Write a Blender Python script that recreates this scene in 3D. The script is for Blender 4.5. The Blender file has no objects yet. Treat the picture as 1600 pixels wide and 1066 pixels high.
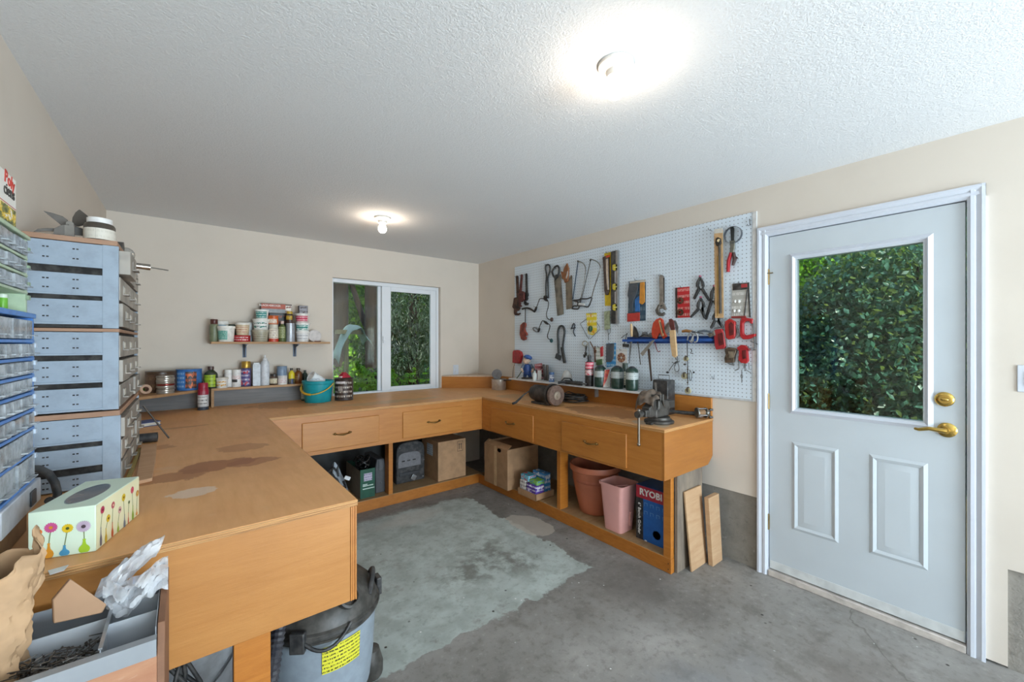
import bpy, bmesh, math, random
import numpy as np
from mathutils import Vector as V, Matrix as Mx

# ---------------------------------------------------------------- camera, world, lights, exposure
SC = bpy.context.scene
COL = SC.collection
FPX, YAW, CYP, CAMZ = 638.23, 0.6731, 536.31, 1.4222      # focal length in px of the 1600 px frame
cam_d = bpy.data.cameras.new('camera'); cam = bpy.data.objects.new('camera', cam_d); COL.objects.link(cam)
cam.location = (0, 0, CAMZ); cam.rotation_euler = (math.pi / 2, 0, -YAW)
cam_d.sensor_width = 36; cam_d.lens = FPX * 36 / 1600; cam_d.shift_y = (CYP - 533) / 1600
cam_d.clip_start = 0.02; cam_d.clip_end = 400
SC.camera = cam
vs = SC.view_settings
vs.view_transform = 'Standard'; vs.look = 'None'; vs.exposure = 0.06; vs.gamma = 1.0; vs.use_curve_mapping = False
SC.cycles.max_bounces = 8; SC.cycles.diffuse_bounces = 4; SC.cycles.glossy_bounces = 3; SC.cycles.use_adaptive_sampling = True; SC.cycles.adaptive_threshold = 0.05; SC.cycles.transparent_max_bounces = 16
SC.cycles.sample_clamp_indirect = 6.0

world = bpy.data.worlds.new('sky'); SC.world = world; world.use_nodes = True
wn = world.node_tree; bg = wn.nodes['Background']
sky = wn.nodes.new('ShaderNodeTexSky'); sky.sky_type = 'NISHITA'; sky.sun_disc = False
sky.sun_elevation = math.radians(48); sky.sun_rotation = math.radians(-165); sky.altitude = 50; sky.dust_density = 2.0
wn.links.new(sky.outputs[0], bg.inputs[0]); bg.inputs[1].default_value = 0.27

def sun_lamp(direction, energy, color=(1, .93, .82)):
    d = bpy.data.lights.new('sun', 'SUN'); d.energy = energy; d.angle = 0.01; d.color = color
    o = bpy.data.objects.new('sun', d); COL.objects.link(o)
    o.rotation_euler = V(direction).to_track_quat('-Z', 'Y').to_euler(); o.location = (0, 8, 12)
sun_lamp((0.22, 0.80, -0.75), 8.0)

def area_lamp(name, loc, direction, sx, sy, energy, color):
    d = bpy.data.lights.new(name, 'AREA'); d.shape = 'RECTANGLE'; d.size = sx; d.size_y = sy; d.energy = energy; d.color = color
    o = bpy.data.objects.new(name, d); COL.objects.link(o)
    o.location = loc; o.rotation_euler = V(direction).to_track_quat('-Z', 'Z').to_euler()
# added fill lamp, cool as rear daylight, tilted up to brighten the ceiling
area_lamp('rear_daylight_fill', (1.55, -3.15, 1.05), (-0.22, 1, 0.9), 2.2, 2.0, 265.0, (0.72, 0.88, 1.0))
BULB = 88.0   # emission of the bare bulbs

# ---------------------------------------------------------------- room constants (metres)
XR, YB, XL, ZC, ZB = 2.797, 4.161, -0.455, 2.39, 0.911
YREAR = -3.2
XA, XK, YA, YK = 2.195, 2.326, 3.21, 3.464      # apron and kick planes of the right / back benches
EA, EK = 1.3175, 1.352                          # near ends of right bench apron / base
XP, YP = 0.437, 1.359                           # side and near end of the left bench
ZAB, ZK = 0.607, 0.091                          # apron bottom, kick board height
_s, _c = math.sin(YAW), math.cos(YAW)

def ray(px, py):
    t = (px - 800) / FPX; v = (CYP - py) / FPX
    return V((_s + t * _c, _c - t * _s, v))
def hx(px, py, x):
    r = ray(px, py); k = x / r.x; return V((x, r.y * k, CAMZ + r.z * k))
def hy(px, py, y):
    r = ray(px, py); k = y / r.y; return V((r.x * k, y, CAMZ + r.z * k))
def hz(px, py, z):
    r = ray(px, py); k = (z - CAMZ) / r.z; return V((r.x * k, r.y * k, z))
def depth(p): return p[0] * _s + p[1] * _c
def W(px, py, off=0.0):                          # a point in front of the pegboard face
    return hx(px, py, XR - 0.0065 - off)

# ---------------------------------------------------------------- materials
def lin(h):
    h = h.lstrip('#'); o = []
    for i in (0, 2, 4):
        v = int(h[i:i + 2], 16) / 255
        o.append(v / 12.92 if v <= .04045 else ((v + .055) / 1.055) ** 2.4)
    return (*o, 1.0)
_mats = {}
class NT:
    def __init__(s, name):
        s.m = bpy.data.materials.new(name); s.m.use_nodes = True; s.t = s.m.node_tree
        s.b = s.t.nodes['Principled BSDF']; s.out = s.t.nodes['Material Output']
    def n(s, typ, **kw):
        x = s.t.nodes.new(typ)
        for k, v in kw.items():
            if k.startswith('i_'): x.inputs[int(k[2:]) if k[2:].isdigit() else k[2:].replace('_', ' ')].default_value = v
            else: setattr(x, k, v)
        return x
    def l(s, a, b): s.t.links.new(a, b)
    def coord(s, kind='Object'):
        if kind == 'World':
            return s.n('ShaderNodeNewGeometry').outputs['Position']
        if not hasattr(s, '_tc'): s._tc = s.n('ShaderNodeTexCoord')
        return s._tc.outputs[kind]
    def noise(s, scale, detail=4, rough=.55, vec=None, stretch=None, dist=0):
        x = s.n('ShaderNodeTexNoise'); x.inputs['Scale'].default_value = scale; x.inputs['Detail'].default_value = detail
        x.inputs['Roughness'].default_value = rough; x.inputs['Distortion'].default_value = dist
        v = vec or s.coord()
        if stretch:
            mp = s.n('ShaderNodeMapping'); mp.inputs['Scale'].default_value = stretch; s.l(v, mp.inputs[0]); v = mp.outputs[0]
        s.l(v, x.inputs['Vector']); return x.outputs['Fac']
    def ramp(s, fac, stops, interp='LINEAR'):
        r = s.n('ShaderNodeValToRGB'); r.color_ramp.interpolation = interp; e = r.color_ramp.elements
        while len(e) < len(stops): e.new(.5)
        for i, (p, c) in enumerate(stops):
            e[i].position = p; e[i].color = lin(c) if isinstance(c, str) else (c, c, c, 1)
        s.l(fac, r.inputs[0]); return r.outputs[0]
    def mix(s, fac, a, b, mode='MIX'):
        x = s.n('ShaderNodeMix', data_type='RGBA', blend_type=mode)
        for sock, v in ((x.inputs[0], fac), (x.inputs[6], a), (x.inputs[7], b)):
            if isinstance(v, str): sock.default_value = lin(v)
            elif isinstance(v, (int, float)): sock.default_value = v
            else: s.l(v, sock)
        return x.outputs[2]
    def math(s, op, a, b=0.0, c=None):
        x = s.n('ShaderNodeMath', operation=op)
        for i, v in enumerate((a, b) if c is None else (a, b, c)):
            if isinstance(v, (int, float)): x.inputs[i].default_value = v
            else: s.l(v, x.inputs[i])
        return x.outputs[0]
    def xyz(s, vec=None):
        x = s.n('ShaderNodeSeparateXYZ'); s.l(vec or s.coord(), x.inputs[0]); return x.outputs
    def step(s, v, lo, hi):                       # smooth ramp 0..1
        x = s.n('ShaderNodeMapRange', interpolation_type='SMOOTHSTEP'); x.inputs[1].default_value = lo; x.inputs[2].default_value = hi
        s.l(v, x.inputs[0]); return x.outputs[0]
    def color(s, c): s.l(c, s.b.inputs['Base Color']); return s
    def set(s, rough=.5, metal=0., spec=.5):
        s.b.inputs['Roughness'].default_value = rough; s.b.inputs['Metallic'].default_value = metal
        s.b.inputs['Specular IOR Level'].default_value = spec; return s
    def bump(s, h, strength=.3, dist=.01):
        b = s.n('ShaderNodeBump'); b.inputs['Strength'].default_value = strength; b.inputs['Distance'].default_value = dist
        s.l(h, b.inputs['Height']); s.l(b.outputs[0], s.b.inputs['Normal']); return s

def C(h, rough=.45, metal=0., var=.10, scale=30.):   # plain coloured procedural material with faint mottling
    k = ('C', h, rough, metal, var, scale)
    if k in _mats: return _mats[k]
    t = NT('tint_' + h.lstrip('#')); f = t.noise(scale, 3)
    t.color(t.mix(t.math('MULTIPLY', t.step(f, .35, .7), var * 2), h, '#000000' if sum(lin(h)[:3]) > .12 else '#8a8580')).set(rough, metal)
    _mats[k] = t.m; return t.m
def wood(name, a, b, stretch, scale=6., rough=.5, blotch=.35, dark='#5a3a20'):
    if name in _mats: return _mats[name]
    t = NT(name)
    g = t.noise(scale, 6, .6, stretch=stretch, dist=.4); big = t.noise(1.8, 4)
    fine = t.noise(scale * 5, 4, .7, stretch=stretch)
    c = t.ramp(g, [(.3, a), (.7, b)])
    c = t.mix(t.math('MULTIPLY', t.step(big, .5, .8), blotch), c, dark)
    c = t.mix(t.math('MULTIPLY', t.step(fine, .55, .75), .18), c, dark)
    t.color(c).set(rough).bump(fine, .12, .003); _mats[name] = t.m; return t.m
def printed(paper, ink, ink2=None, rows=7, cover=.5, rough=.45, key=''):  # flat print: lines of unreadable small type
    k = ('P', paper, ink, ink2, rows, cover, key)
    if k in _mats: return _mats[k]
    t = NT('print_' + paper.lstrip('#')); g = t.coord('Generated'); x = t.xyz(g)
    row = t.math('FRACT', t.math('MULTIPLY', x[2], rows))
    band = t.math('MULTIPLY', t.step(row, .25, .32), t.math('SUBTRACT', 1.0, t.step(row, .68, .75)))
    glyph = t.noise(1.0, 2, .6, vec=g, stretch=(38, 38, rows * 1.1))
    m = t.math('MULTIPLY', band, t.step(glyph, .62 - cover * .25, .64 - cover * .25))
    c = t.mix(m, paper, ink)
    if ink2:
        blob = t.noise(3.2, 2, .5, vec=g)
        c = t.mix(t.step(blob, .56, .6), c, ink2)
    t.color(c).set(rough); _mats[k] = t.m; return t.m
def emit(name, h, strength):
    t = NT(name); t.b.inputs['Base Color'].default_value = lin(h)
    t.b.inputs['Emission Color'].default_value = lin(h); t.b.inputs['Emission Strength'].default_value = strength; return t.m
def clear(name, tint='#ffffff', gloss=.05, haze=0., hazecol='#d8dde0'):   # thin clear pane / plastic
    if name in _mats: return _mats[name]
    t = NT(name); nt = t.t; tr = t.n('ShaderNodeBsdfTransparent'); tr.inputs[0].default_value = lin(tint)
    gl = t.n('ShaderNodeBsdfGlossy'); gl.inputs['Roughness'].default_value = .04
    fr = t.n('ShaderNodeFresnel'); fr.inputs[0].default_value = 1.45
    ad = t.math('ADD', t.math('MULTIPLY', fr.outputs[0], .55), gloss)
    mx = t.n('ShaderNodeMixShader'); t.l(ad, mx.inputs[0]); t.l(tr.outputs[0], mx.inputs[1]); t.l(gl.outputs[0], mx.inputs[2]); o = mx.outputs[0]
    if haze:
        df = t.n('ShaderNodeBsdfDiffuse'); df.inputs[0].default_value = lin(hazecol)
        m2 = t.n('ShaderNodeMixShader'); f = t.noise(9, 4); t.l(t.math('MULTIPLY', t.step(f, .1, .9), haze * 2), m2.inputs[0])
        t.l(o, m2.inputs[1]); t.l(df.outputs[0], m2.inputs[2]); o = m2.outputs[0]
    t.l(o, t.out.inputs[0]); nt.nodes.remove(t.b); _mats[name] = t.m; return t.m

# ---------------------------------------------------------------- mesh builder
def org(o):
    v = V((0, 0, 0))
    while o is not None: v += o.location; o = o.parent
    return v
def tag(o, label=None, cat=None, group=None, kind=None):
    for k, v in (('label', label), ('category', cat), ('group', group), ('kind', kind)):
        if v: o[k] = v
    return o
def thing(name, label, cat, loc=(0, 0, 0), group=None):
    o = bpy.data.objects.new(name, None); COL.objects.link(o); o.location = loc; o.empty_display_size = .05
    return tag(o, label, cat, group)
def frame(o, xdir, zdir=(0, 0, 1)):              # matrix with origin o, local x along xdir, local z near zdir
    x = V(xdir).normalized(); z = V(zdir); z = (z - x * z.dot(x)).normalized(); y = z.cross(x)
    m = Mx.Identity(4)
    for i in range(3): m[i][0], m[i][1], m[i][2], m[i][3] = x[i], y[i], z[i], o[i]
    return m
class MB:
    def __init__(s, M=None): s.v = []; s.f = []; s.m = []; s.M = M; s.mi = 0
    def _a(s, vs, fs):
        b = len(s.v)
        s.v += [(s.M @ V(p)) if s.M else V(p) for p in vs]
        s.f += [tuple(b + i for i in f) for f in fs]; s.m += [s.mi] * len(fs); return s
    def mat(s, i): s.mi = i; return s
    def box(s, c, size, rot=None):
        hx_, hy_, hz_ = size[0] / 2, size[1] / 2, size[2] / 2
        R = rot.to_3x3() if rot else Mx.Identity(3)
        p = [V(c) + R @ V((x * hx_, y * hy_, z * hz_)) for z in (-1, 1) for y in (-1, 1) for x in (-1, 1)]
        return s._a(p, [(0, 2, 3, 1), (4, 5, 7, 6), (0, 1, 5, 4), (2, 6, 7, 3), (0, 4, 6, 2), (1, 3, 7, 5)])
    def bb(s, x0, x1, y0, y1, z0, z1): return s.box(((x0 + x1) / 2, (y0 + y1) / 2, (z0 + z1) / 2), (abs(x1 - x0), abs(y1 - y0), abs(z1 - z0)))
    def prism(s, pts, vec):
        pts = [V(p) for p in pts]; vec = V(vec); n = len(pts); nr = V((0, 0, 0))
        for i in range(n): nr += pts[i].cross(pts[(i + 1) % n])
        if nr.dot(vec) < 0: pts.reverse()
        q = pts + [p + vec for p in pts]
        return s._a(q, [tuple(reversed(range(n))), tuple(range(n, 2 * n))] + [(i, (i + 1) % n, n + (i + 1) % n, n + i) for i in range(n)])
    def lathe(s, prof, c=(0, 0, 0), n=20, a0=0., a1=None, R=None, cap=True):
        full = a1 is None; a1 = a0 + 2 * math.pi if full else a1; k = n if full else n + 1; vs = []; fs = []
        R = R.to_3x3() if R else Mx.Identity(3)
        for r, z in prof:
            for i in range(k):
                a = a0 + (a1 - a0) * i / n; vs.append(V(c) + R @ V((r * math.cos(a), r * math.sin(a), z)))
        for j in range(len(prof) - 1):
            for i in range(n):
                i2 = (i + 1) % k; fs.append((j * k + i, j * k + i2, (j + 1) * k + i2, (j + 1) * k + i))
        if full and cap:
            if prof[0][0] > 1e-5: fs.append(tuple(reversed(range(k))))
            if prof[-1][0] > 1e-5: fs.append(tuple(range((len(prof) - 1) * k, len(prof) * k)))
        return s._a(vs, fs)
    def cyl(s, a, b, r, n=14, r2=None):
        a, b = V(a), V(b); d = b - a; R = d.to_track_quat('Z', 'Y').to_matrix()
        return s.lathe([(r, 0), (r if r2 is None else r2, d.length)], a, n, R=R)
    def tube(s, path, r, n=8, closed=False):
        P = [V(p) for p in path]; k = len(P); rs = r if isinstance(r, (list, tuple)) else [r] * k; vs = []; fs = []
        up = None
        for i in range(k):
            d = (P[(i + 1) % k] - P[i - 1]) if closed else (P[min(i + 1, k - 1)] - P[max(i - 1, 0)])
            d = d.normalized() if d.length > 1e-9 else V((0, 0, 1))
            if up is None: up = d.orthogonal().normalized()
            up = (up - d * up.dot(d)); up = up.normalized() if up.length > 1e-6 else d.orthogonal().normalized()
            w = d.cross(up)
            for j in range(n):
                a = 2 * math.pi * j / n; vs.append(P[i] + (up * math.cos(a) + w * math.sin(a)) * rs[i])
        for i in range(k if closed else k - 1):
            i2 = (i + 1) % k
            for j in range(n):
                j2 = (j + 1) % n; fs.append((i * n + j, i * n + j2, i2 * n + j2, i2 * n + j))
        if not closed: fs += [tuple(reversed(range(n))), tuple(range((k - 1) * n, k * n))]
        return s._a(vs, fs)
    def ell(s, c, rx, ry=None, rz=None, n=16, R=None):
        ry = rx if ry is None else ry; rz = rx if rz is None else rz; m = max(6, n // 2); vs = []; fs = []
        R = R.to_3x3() if R else Mx.Identity(3); c = V(c)
        vs.append(c + R @ V((0, 0, -rz)))
        for j in range(1, m):
            t = -math.pi / 2 + math.pi * j / m
            for i in range(n):
                a = 2 * math.pi * i / n; vs.append(c + R @ V((rx * math.cos(t) * math.cos(a), ry * math.cos(t) * math.sin(a), rz * math.sin(t))))
        vs.append(c + R @ V((0, 0, rz))); L = len(vs) - 1
        for i in range(n):
            fs.append((0, 1 + (i + 1) % n, 1 + i)); b = 1 + (m - 2) * n; fs.append((L, b + i, b + (i + 1) % n))
            for j in range(m - 2):
                p = 1 + j * n; fs.append((p + i, p + (i + 1) % n, p + n + (i + 1) % n, p + n + i))
        return s._a(vs, fs)
    def grid(s, fn, nu, nv):
        vs = [fn(i / nu, j / nv) for j in range(nv + 1) for i in range(nu + 1)]; k = nu + 1
        return s._a(vs, [(j * k + i, j * k + i + 1, (j + 1) * k + i + 1, (j + 1) * k + i) for j in range(nv) for i in range(nu)])
    def build(s, name, mats, parent=None, bevel=0., smooth=35, thick=0., seg=2):
        me = bpy.data.meshes.new(name); o3 = org(parent) if parent is not None else V((0, 0, 0))
        me.from_pydata([tuple(p - o3) for p in s.v], [], s.f); 
        mats = mats if isinstance(mats, (list, tuple)) else [mats]
        for m in mats: me.materials.append(m)
        if len(mats) > 1: me.polygons.foreach_set('material_index', s.m)
        if smooth:
            me.polygons.foreach_set('use_smooth', [True] * len(me.polygons)); me.set_sharp_from_angle(angle=math.radians(smooth))
        me.update()
        o = bpy.data.objects.new(name, me); COL.objects.link(o); o.parent = parent
        if thick:
            md = o.modifiers.new('thickness', 'SOLIDIFY'); md.thickness = thick; md.offset = 0
        if bevel:
            md = o.modifiers.new('bevel', 'BEVEL'); md.width = bevel; md.segments = seg; md.limit_method = 'ANGLE'; md.angle_limit = math.radians(40)
        return o
def struct(o): o['kind'] = 'structure'; return o
def text_part(txt, M, size, mat, parent, name='lettering', align='CENTER', depth_=.0006, squash=1.0, bold=0.0):
    cu = bpy.data.curves.new(name, 'FONT'); cu.body = txt; cu.size = size; cu.align_x = align; cu.align_y = 'CENTER'; cu.extrude = depth_; cu.resolution_u = 2; cu.offset = bold
    to = bpy.data.objects.new(name + '_curve', cu); COL.objects.link(to); bpy.context.view_layer.update()
    me = bpy.data.meshes.new_from_object(to.evaluated_get(bpy.context.evaluated_depsgraph_get()))
    bpy.data.objects.remove(to); bpy.data.curves.remove(cu)
    o3 = org(parent)
    for v in me.vertices: v.co = M @ V((v.co.x * squash, v.co.y, v.co.z)) - o3
    me.name = name; me.materials.clear(); me.materials.append(mat)
    o = bpy.data.objects.new(name, me); COL.objects.link(o); o.parent = parent; return o
RND = random.Random(7)
# ================================================================= the room
def wall_mat(name, h):
    t = NT(name); f = t.noise(3, 4); fine = t.noise(260, 1)
    t.color(t.mix(t.math('MULTIPLY', t.step(f, .4, .8), .07), h, '#8a8072')).set(.85, 0, .2).bump(fine, .08, .002); return t.m
M_WALL = wall_mat('wall_paint', '#d8cec2')
t = NT('ceiling_stipple'); f1 = t.noise(130, 3, .75); f2 = t.noise(50, 2, .6)
t.color(t.mix(t.math('MULTIPLY', t.step(f1, .45, .7), .16), '#e8e9ea', '#c4c5c6')).set(.95, 0, .1).bump(t.math('ADD', f1, t.math('MULTIPLY', f2, .5)), .42, .009); M_CEIL = t.m
M_WHITE = C('#cfd4de', .55, 0, .005, 4); M_DOOR = C('#c4ccd2', .5, 0, .02, 3)
M_BRASS = C('#c9a95c', .22, 1.0, .1); M_VINYL = C('#e3e7ec', .5, 0, .005, 5)
M_GLASS = clear('window_glass', '#eef4f0', .01)
# concrete floor: worn grey slab, a faded green painted rectangle, stains and paint specks
t = NT('concrete_floor'); g = t.coord(); x = t.xyz(g)
n1 = t.noise(1.3, 4, .62); n2 = t.noise(7, 4, .65); n3 = t.noise(60, 2, .7); n4 = t.noise(2.6, 4, .6, dist=.8)
c = t.ramp(n1, [(.3, '#74716d'), (.5, '#8c8985'), (.7, '#a5a29e')])
c = t.mix(t.math('MULTIPLY', t.step(n2, .48, .72), .42), c, '#5c5852')
n6 = t.noise(26, 3, .7)
c = t.mix(t.math('MULTIPLY', t.step(n6, .5, .68), .35), c, '#5f5b56'); c = t.mix(t.math('MULTIPLY', t.step(n6, .42, .3), .3), c, '#b4b1ac')
wob = t.math('MULTIPLY', t.math('SUBTRACT', t.noise(3.5, 5, .65), .5), .30)
px_ = t.math('SUBTRACT', 2.03, t.math('ADD', x[0], wob)); py_ = t.math('SUBTRACT', t.math('ADD', x[1], wob), 1.70); pf_ = t.math('SUBTRACT', 3.25, t.math('ADD', x[1], wob))
pm = t.math('MULTIPLY', t.math('MULTIPLY', t.step(px_, -.004, .012), t.step(py_, -.004, .012)), t.step(pf_, -.02, .05))
paint = t.mix(t.step(n2, .38, .66), t.mix(t.step(n4, .4, .62), '#bfcac6', '#b3bdb9'), '#a4aca7')
paint = t.mix(t.math('MULTIPLY', t.step(n6, .52, .7), .45), paint, '#868c86')
worn = t.math('MULTIPLY', pm, t.math('SUBTRACT', 1.0, t.math('MULTIPLY', t.step(t.noise(5.5, 5, .72), .57, .68), .5)))
c = t.mix(worn, c, paint)
def blob(cx, cy, rx, ry, soft=.5):
    ax = t.math('DIVIDE', t.math('SUBTRACT', x[0], cx), rx); ay = t.math('DIVIDE', t.math('SUBTRACT', x[1], cy), ry)
    d = t.math('SQRT', t.math('ADD', t.math('MULTIPLY', ax, ax), t.math('MULTIPLY', ay, ay)))
    d = t.math('ADD', d, t.math('MULTIPLY', t.math('SUBTRACT', n4, .5), 1.6)); return t.math('SUBTRACT', 1.0, t.step(d, 1 - soft, 1.0))
c = t.mix(t.math('MULTIPLY', blob(1.55, 2.15, .42, .28, .6), t.math('MULTIPLY', t.step(n2, .38, .62), .6)), c, '#5d5850')
c = t.mix(t.math('MULTIPLY', blob(1.95, 1.45, .5, .32, .9), .5), c, '#6d665f')
c = t.mix(t.math('MULTIPLY', blob(2.12, 2.42, .13, .26, .06), .65), c, '#c6beb2')
c = t.mix(t.math('MULTIPLY', blob(2.2, .45, .5, .35, .9), .45), c, '#6a615a')
c = t.mix(t.math('MULTIPLY', blob(1.5, .75, .6, .3, .9), .45), c, '#8f939a')
c = t.mix(t.math('MULTIPLY', blob(1.35, 3.1, .5, .16, .8), .6), c, '#c9c7c0')
spk = t.n('ShaderNodeTexVoronoi'); spk.inputs['Scale'].default_value = 16; t.l(g, spk.inputs['Vector'])
c = t.mix(t.math('MULTIPLY', t.math('SUBTRACT', 1.0, t.step(spk.outputs['Distance'], .05, .09)), t.step(t.noise(4, 2), .55, .6)), c, '#e6e6e4')
spk2 = t.n('ShaderNodeTexVoronoi'); spk2.inputs['Scale'].default_value = 9; t.l(g, spk2.inputs['Vector'])
c = t.mix(t.math('MULTIPLY', t.math('SUBTRACT', 1.0, t.step(spk2.outputs['Distance'], .04, .08)), t.step(n4, .5, .55)), c, '#3a3733')
# crack running out from the door
cr = t.math('ABSOLUTE', t.math('ADD', t.math('SUBTRACT', x[1], t.math('MULTIPLY', x[0], .55)), t.math('ADD', .98, t.math('MULTIPLY', t.math('SUBTRACT', n4, .5), .35))))
c = t.mix(t.math('MULTIPLY', t.math('SUBTRACT', 1.0, t.step(cr, .002, .008)), .45), c, '#57524c')
t.color(c).set(.62, 0, .35).bump(t.math('ADD', n2, t.math('MULTIPLY', n3, .4)), .12, .006); M_FLOOR = t.m
def concrete_mat(name, a, b):
    t = NT(name); n = t.noise(4, 7, .68); n2 = t.noise(22, 6, .7); n3 = t.noise(90, 3)
    c = t.ramp(n, [(.32, a), (.68, b)]); c = t.mix(t.math('MULTIPLY', t.step(n2, .55, .75), .5), c, '#55504a')
    c = t.mix(t.math('MULTIPLY', t.step(t.noise(9, 5, .6), .62, .7), .35), c, '#bdb7ae')
    t.color(c).set(.85).bump(t.math('ADD', n2, n3), .35, .01); return t.m
M_CONC = concrete_mat('foundation_concrete', '#77726b', '#97928a')

struct(MB().bb(XL - .2, XR + .14, YREAR - .1, YB + .14, -.1, 0).build('floor', M_FLOOR))
struct(MB().bb(XL - .2, XR + .2, YREAR - .1, YB + .2, ZC, ZC + .1).build('ceiling', M_CEIL))
struct(MB().bb(XL - .14, XL, YREAR, YB + .14, 0, ZC).build('wall_left', M_WALL))
WX0, WX1, WZ1 = 1.103, 2.272, 2.059
b = MB().bb(XL, WX0, YB, YB + .14, 0, ZC).bb(WX1, XR + .14, YB, YB + .14, 0, ZC).bb(WX0, WX1, YB, YB + .14, WZ1, ZC).bb(WX0, WX1, YB, YB + .14, 0, ZB - .03)
struct(b.build('wall_back', M_WALL))
DY0, DY1, DZ1 = .150, .995, 2.092                        # door opening
b = MB().bb(XR, XR + .14, DY1, YB, .453, ZC).bb(XR, XR + .14, DY0, DY1, DZ1, ZC).bb(XR, XR + .14, .045, DY0, .012, ZC).bb(XR, XR + .14, YREAR, .045, .437, ZC)
struct(b.build('wall_right', M_WALL))
struct(MB().bb(XR + .012, XR + .14, DY1, YB, 0, .453).build('baseboard_right', M_CONC))
struct(MB().bb(XR + .012, XR + .14, YREAR, .045, 0, .437).build('baseboard_front', M_CONC))
b = MB().bb(XL - .14, .42, YREAR - .1, YREAR, 0, ZC).bb(2.70, XR + .14, YREAR - .1, YREAR, 0, ZC).bb(.42, 2.70, YREAR - .1, YREAR, 2.25, ZC)
struct(b.build('wall_rear', M_WALL))

# window: vinyl slider
win = thing('window_1', None, None, (WX0, YB + .06, ZB)); win['kind'] = 'structure'; win['label'] = 'white vinyl sliding window above the back bench'
fy0, fy1 = YB + .045, YB + .125; X0, X1, Z0, Z1 = WX0, WX1, ZB - .012, WZ1
b = MB().bb(X0, X0 + .02, fy0, fy1, Z0, Z1).bb(X1 - .03, X1, fy0, fy1, Z0, Z1).bb(X0 + .02, X1 - .03, fy0, fy1, Z1 - .038, Z1).bb(X0 + .02, X1 - .03, fy0, fy1, Z0, Z0 + .022)
b.build('window_frame', M_VINYL, win, .003)
mx0, mx1 = hy(597, 500, fy0).x, hy(611, 500, fy0).x; rx = hy(673, 500, fy0).x
b = MB().bb(mx0, mx1, fy0 + .004, fy0 + .034, Z0 + .022, Z1 - .038).bb(rx, X1 - .032, fy0 + .004, fy0 + .034, Z0 + .022, Z1 - .038)
b.bb(mx1, rx, fy0 + .004, fy0 + .034, Z1 - .085, Z1 - .038).bb(mx1, rx, fy0 + .004, fy0 + .034, Z0 + .022, Z0 + .06)
sash = b.build('sash', M_VINYL, win, .003)
MB().bb(mx0 - .03, mx0 + .006, fy0 + .04, fy0 + .07, Z0 + .022, Z1 - .038).build('fixed_stile', M_VINYL, win, .003)
MB().bb(mx1, rx, fy0 + .017, fy0 + .021, Z0 + .06, Z1 - .085).build('pane', M_GLASS, win, smooth=0)
MB().bb(X0 + .02, mx0 - .03, fy0 + .053, fy0 + .057, Z0 + .022, Z1 - .038).build('pane', M_GLASS, win, smooth=0)
lz = hy(602, 531, fy0).z
MB().bb(mx0 + .008, mx0 + .022, fy0 - .012, fy0 + .006, lz - .035, lz + .035).bb(mx0 + .004, mx0 + .03, fy0 - .02, fy0 - .008, lz - .012, lz + .004).build('latch', M_VINYL, sash, .002)
struct(MB().bb(WX0, WX1, YB - .004, fy0 + .004, ZB - .03, ZB - .004).build('trim_1', M_VINYL, None, .003))

# door
door = thing('door_1', None, None, (XR, .573, 0)); door['kind'] = 'structure'; door['label'] = 'white half-glazed steel door with two raised panels and brass lever'
SY0, SY1, SZ0, SZ1 = .169, .9765, .042, 2.073; SX = XR + .006
GY0, GY1, GZ0, GZ1 = .307, .834, 1.040, 1.915
b = MB().bb(SX, SX + .044, SY0, GY0, SZ0, SZ1).bb(SX, SX + .044, GY1, SY1, SZ0, SZ1).bb(SX, SX + .044, GY0, GY1, GZ1, SZ1).bb(SX, SX + .044, GY0, GY1, SZ0, GZ0)
slab = b.build('slab', M_DOOR, door)
def ring(mb, y0, y1, z0, z1, w, x0, x1, xi=None):       # mitred moulding ring on the door face
    xi = x1 if xi is None else xi
    o = [(y0 - w, z0 - w), (y1 + w, z0 - w), (y1 + w, z1 + w), (y0 - w, z1 + w)]; i = [(y0, z0), (y1, z0), (y1, z1), (y0, z1)]; h = [((a + c_) / 2, (b_ + d) / 2) for (a, b_), (c_, d) in zip(o, i)]
    vs = [(x0, *p) for p in o] + [(x1, *p) for p in h] + [(xi, *p) for p in i]
    mb._a(vs, [(a, (a + 1) % 4, 4 + (a + 1) % 4, 4 + a) for a in range(4)] + [(4 + a, 4 + (a + 1) % 4, 8 + (a + 1) % 4, 8 + a) for a in range(4)])
b = MB(); ring(b, GY0, GY1, GZ0, GZ1, .036, SX, SX - .014, SX + .006)
b.build('glass_moulding', M_WHITE, door, smooth=20)
MB().bb(SX + .012, SX + .018, GY0, GY1, GZ0, GZ1).build('pane', M_GLASS, door, smooth=0)
for a0, a1, lo, hi in ((hx(1310, 700, XR).y, hx(1237, 700, XR).y, .321, .841), (hx(1450, 700, XR).y, hx(1358, 700, XR).y, .321, .841)):
    b = MB(); w = .03
    ring(b, a0 + w, a1 - w, lo + w, hi - w, w, SX - .0006, SX - .008, SX - .0012)
    ring(b, a0 + .062, a1 - .062, lo + .062, hi - .062, .03, SX - .0008, SX - .003, SX - .0055)
    b._a([(SX - .0055, a0 + .062, lo + .062), (SX - .0055, a1 - .062, lo + .062), (SX - .0055, a1 - .062, hi - .062), (SX - .0055, a0 + .062, hi - .062)], [(0, 1, 2, 3)])
    b.build('raised_panel', M_DOOR, door, smooth=15)
for py in (433, 627, 815):
    z = hx(1200, py, XR).z; MB().bb(SX - .004, SX + .004, SY1 - .002, SY1 + .012, z - .045, z + .045).cyl((SX - .006, SY1 + .004, z - .048), (SX - .006, SY1 + .004, z + .048), .005).build('hinge', C('#a8926a', .35, .9), door)
z = hx(1203, 427, XR).z
MB().cyl((SX - .01, SY1 - .022, z), (SX - .01, SY1 + .03, z), .004).bb(SX - .012, SX, SY1 + .012, SY1 + .022, z - .02, z + .008).build('flip_latch', C('#b8a98a', .3, 1), door)
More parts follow.
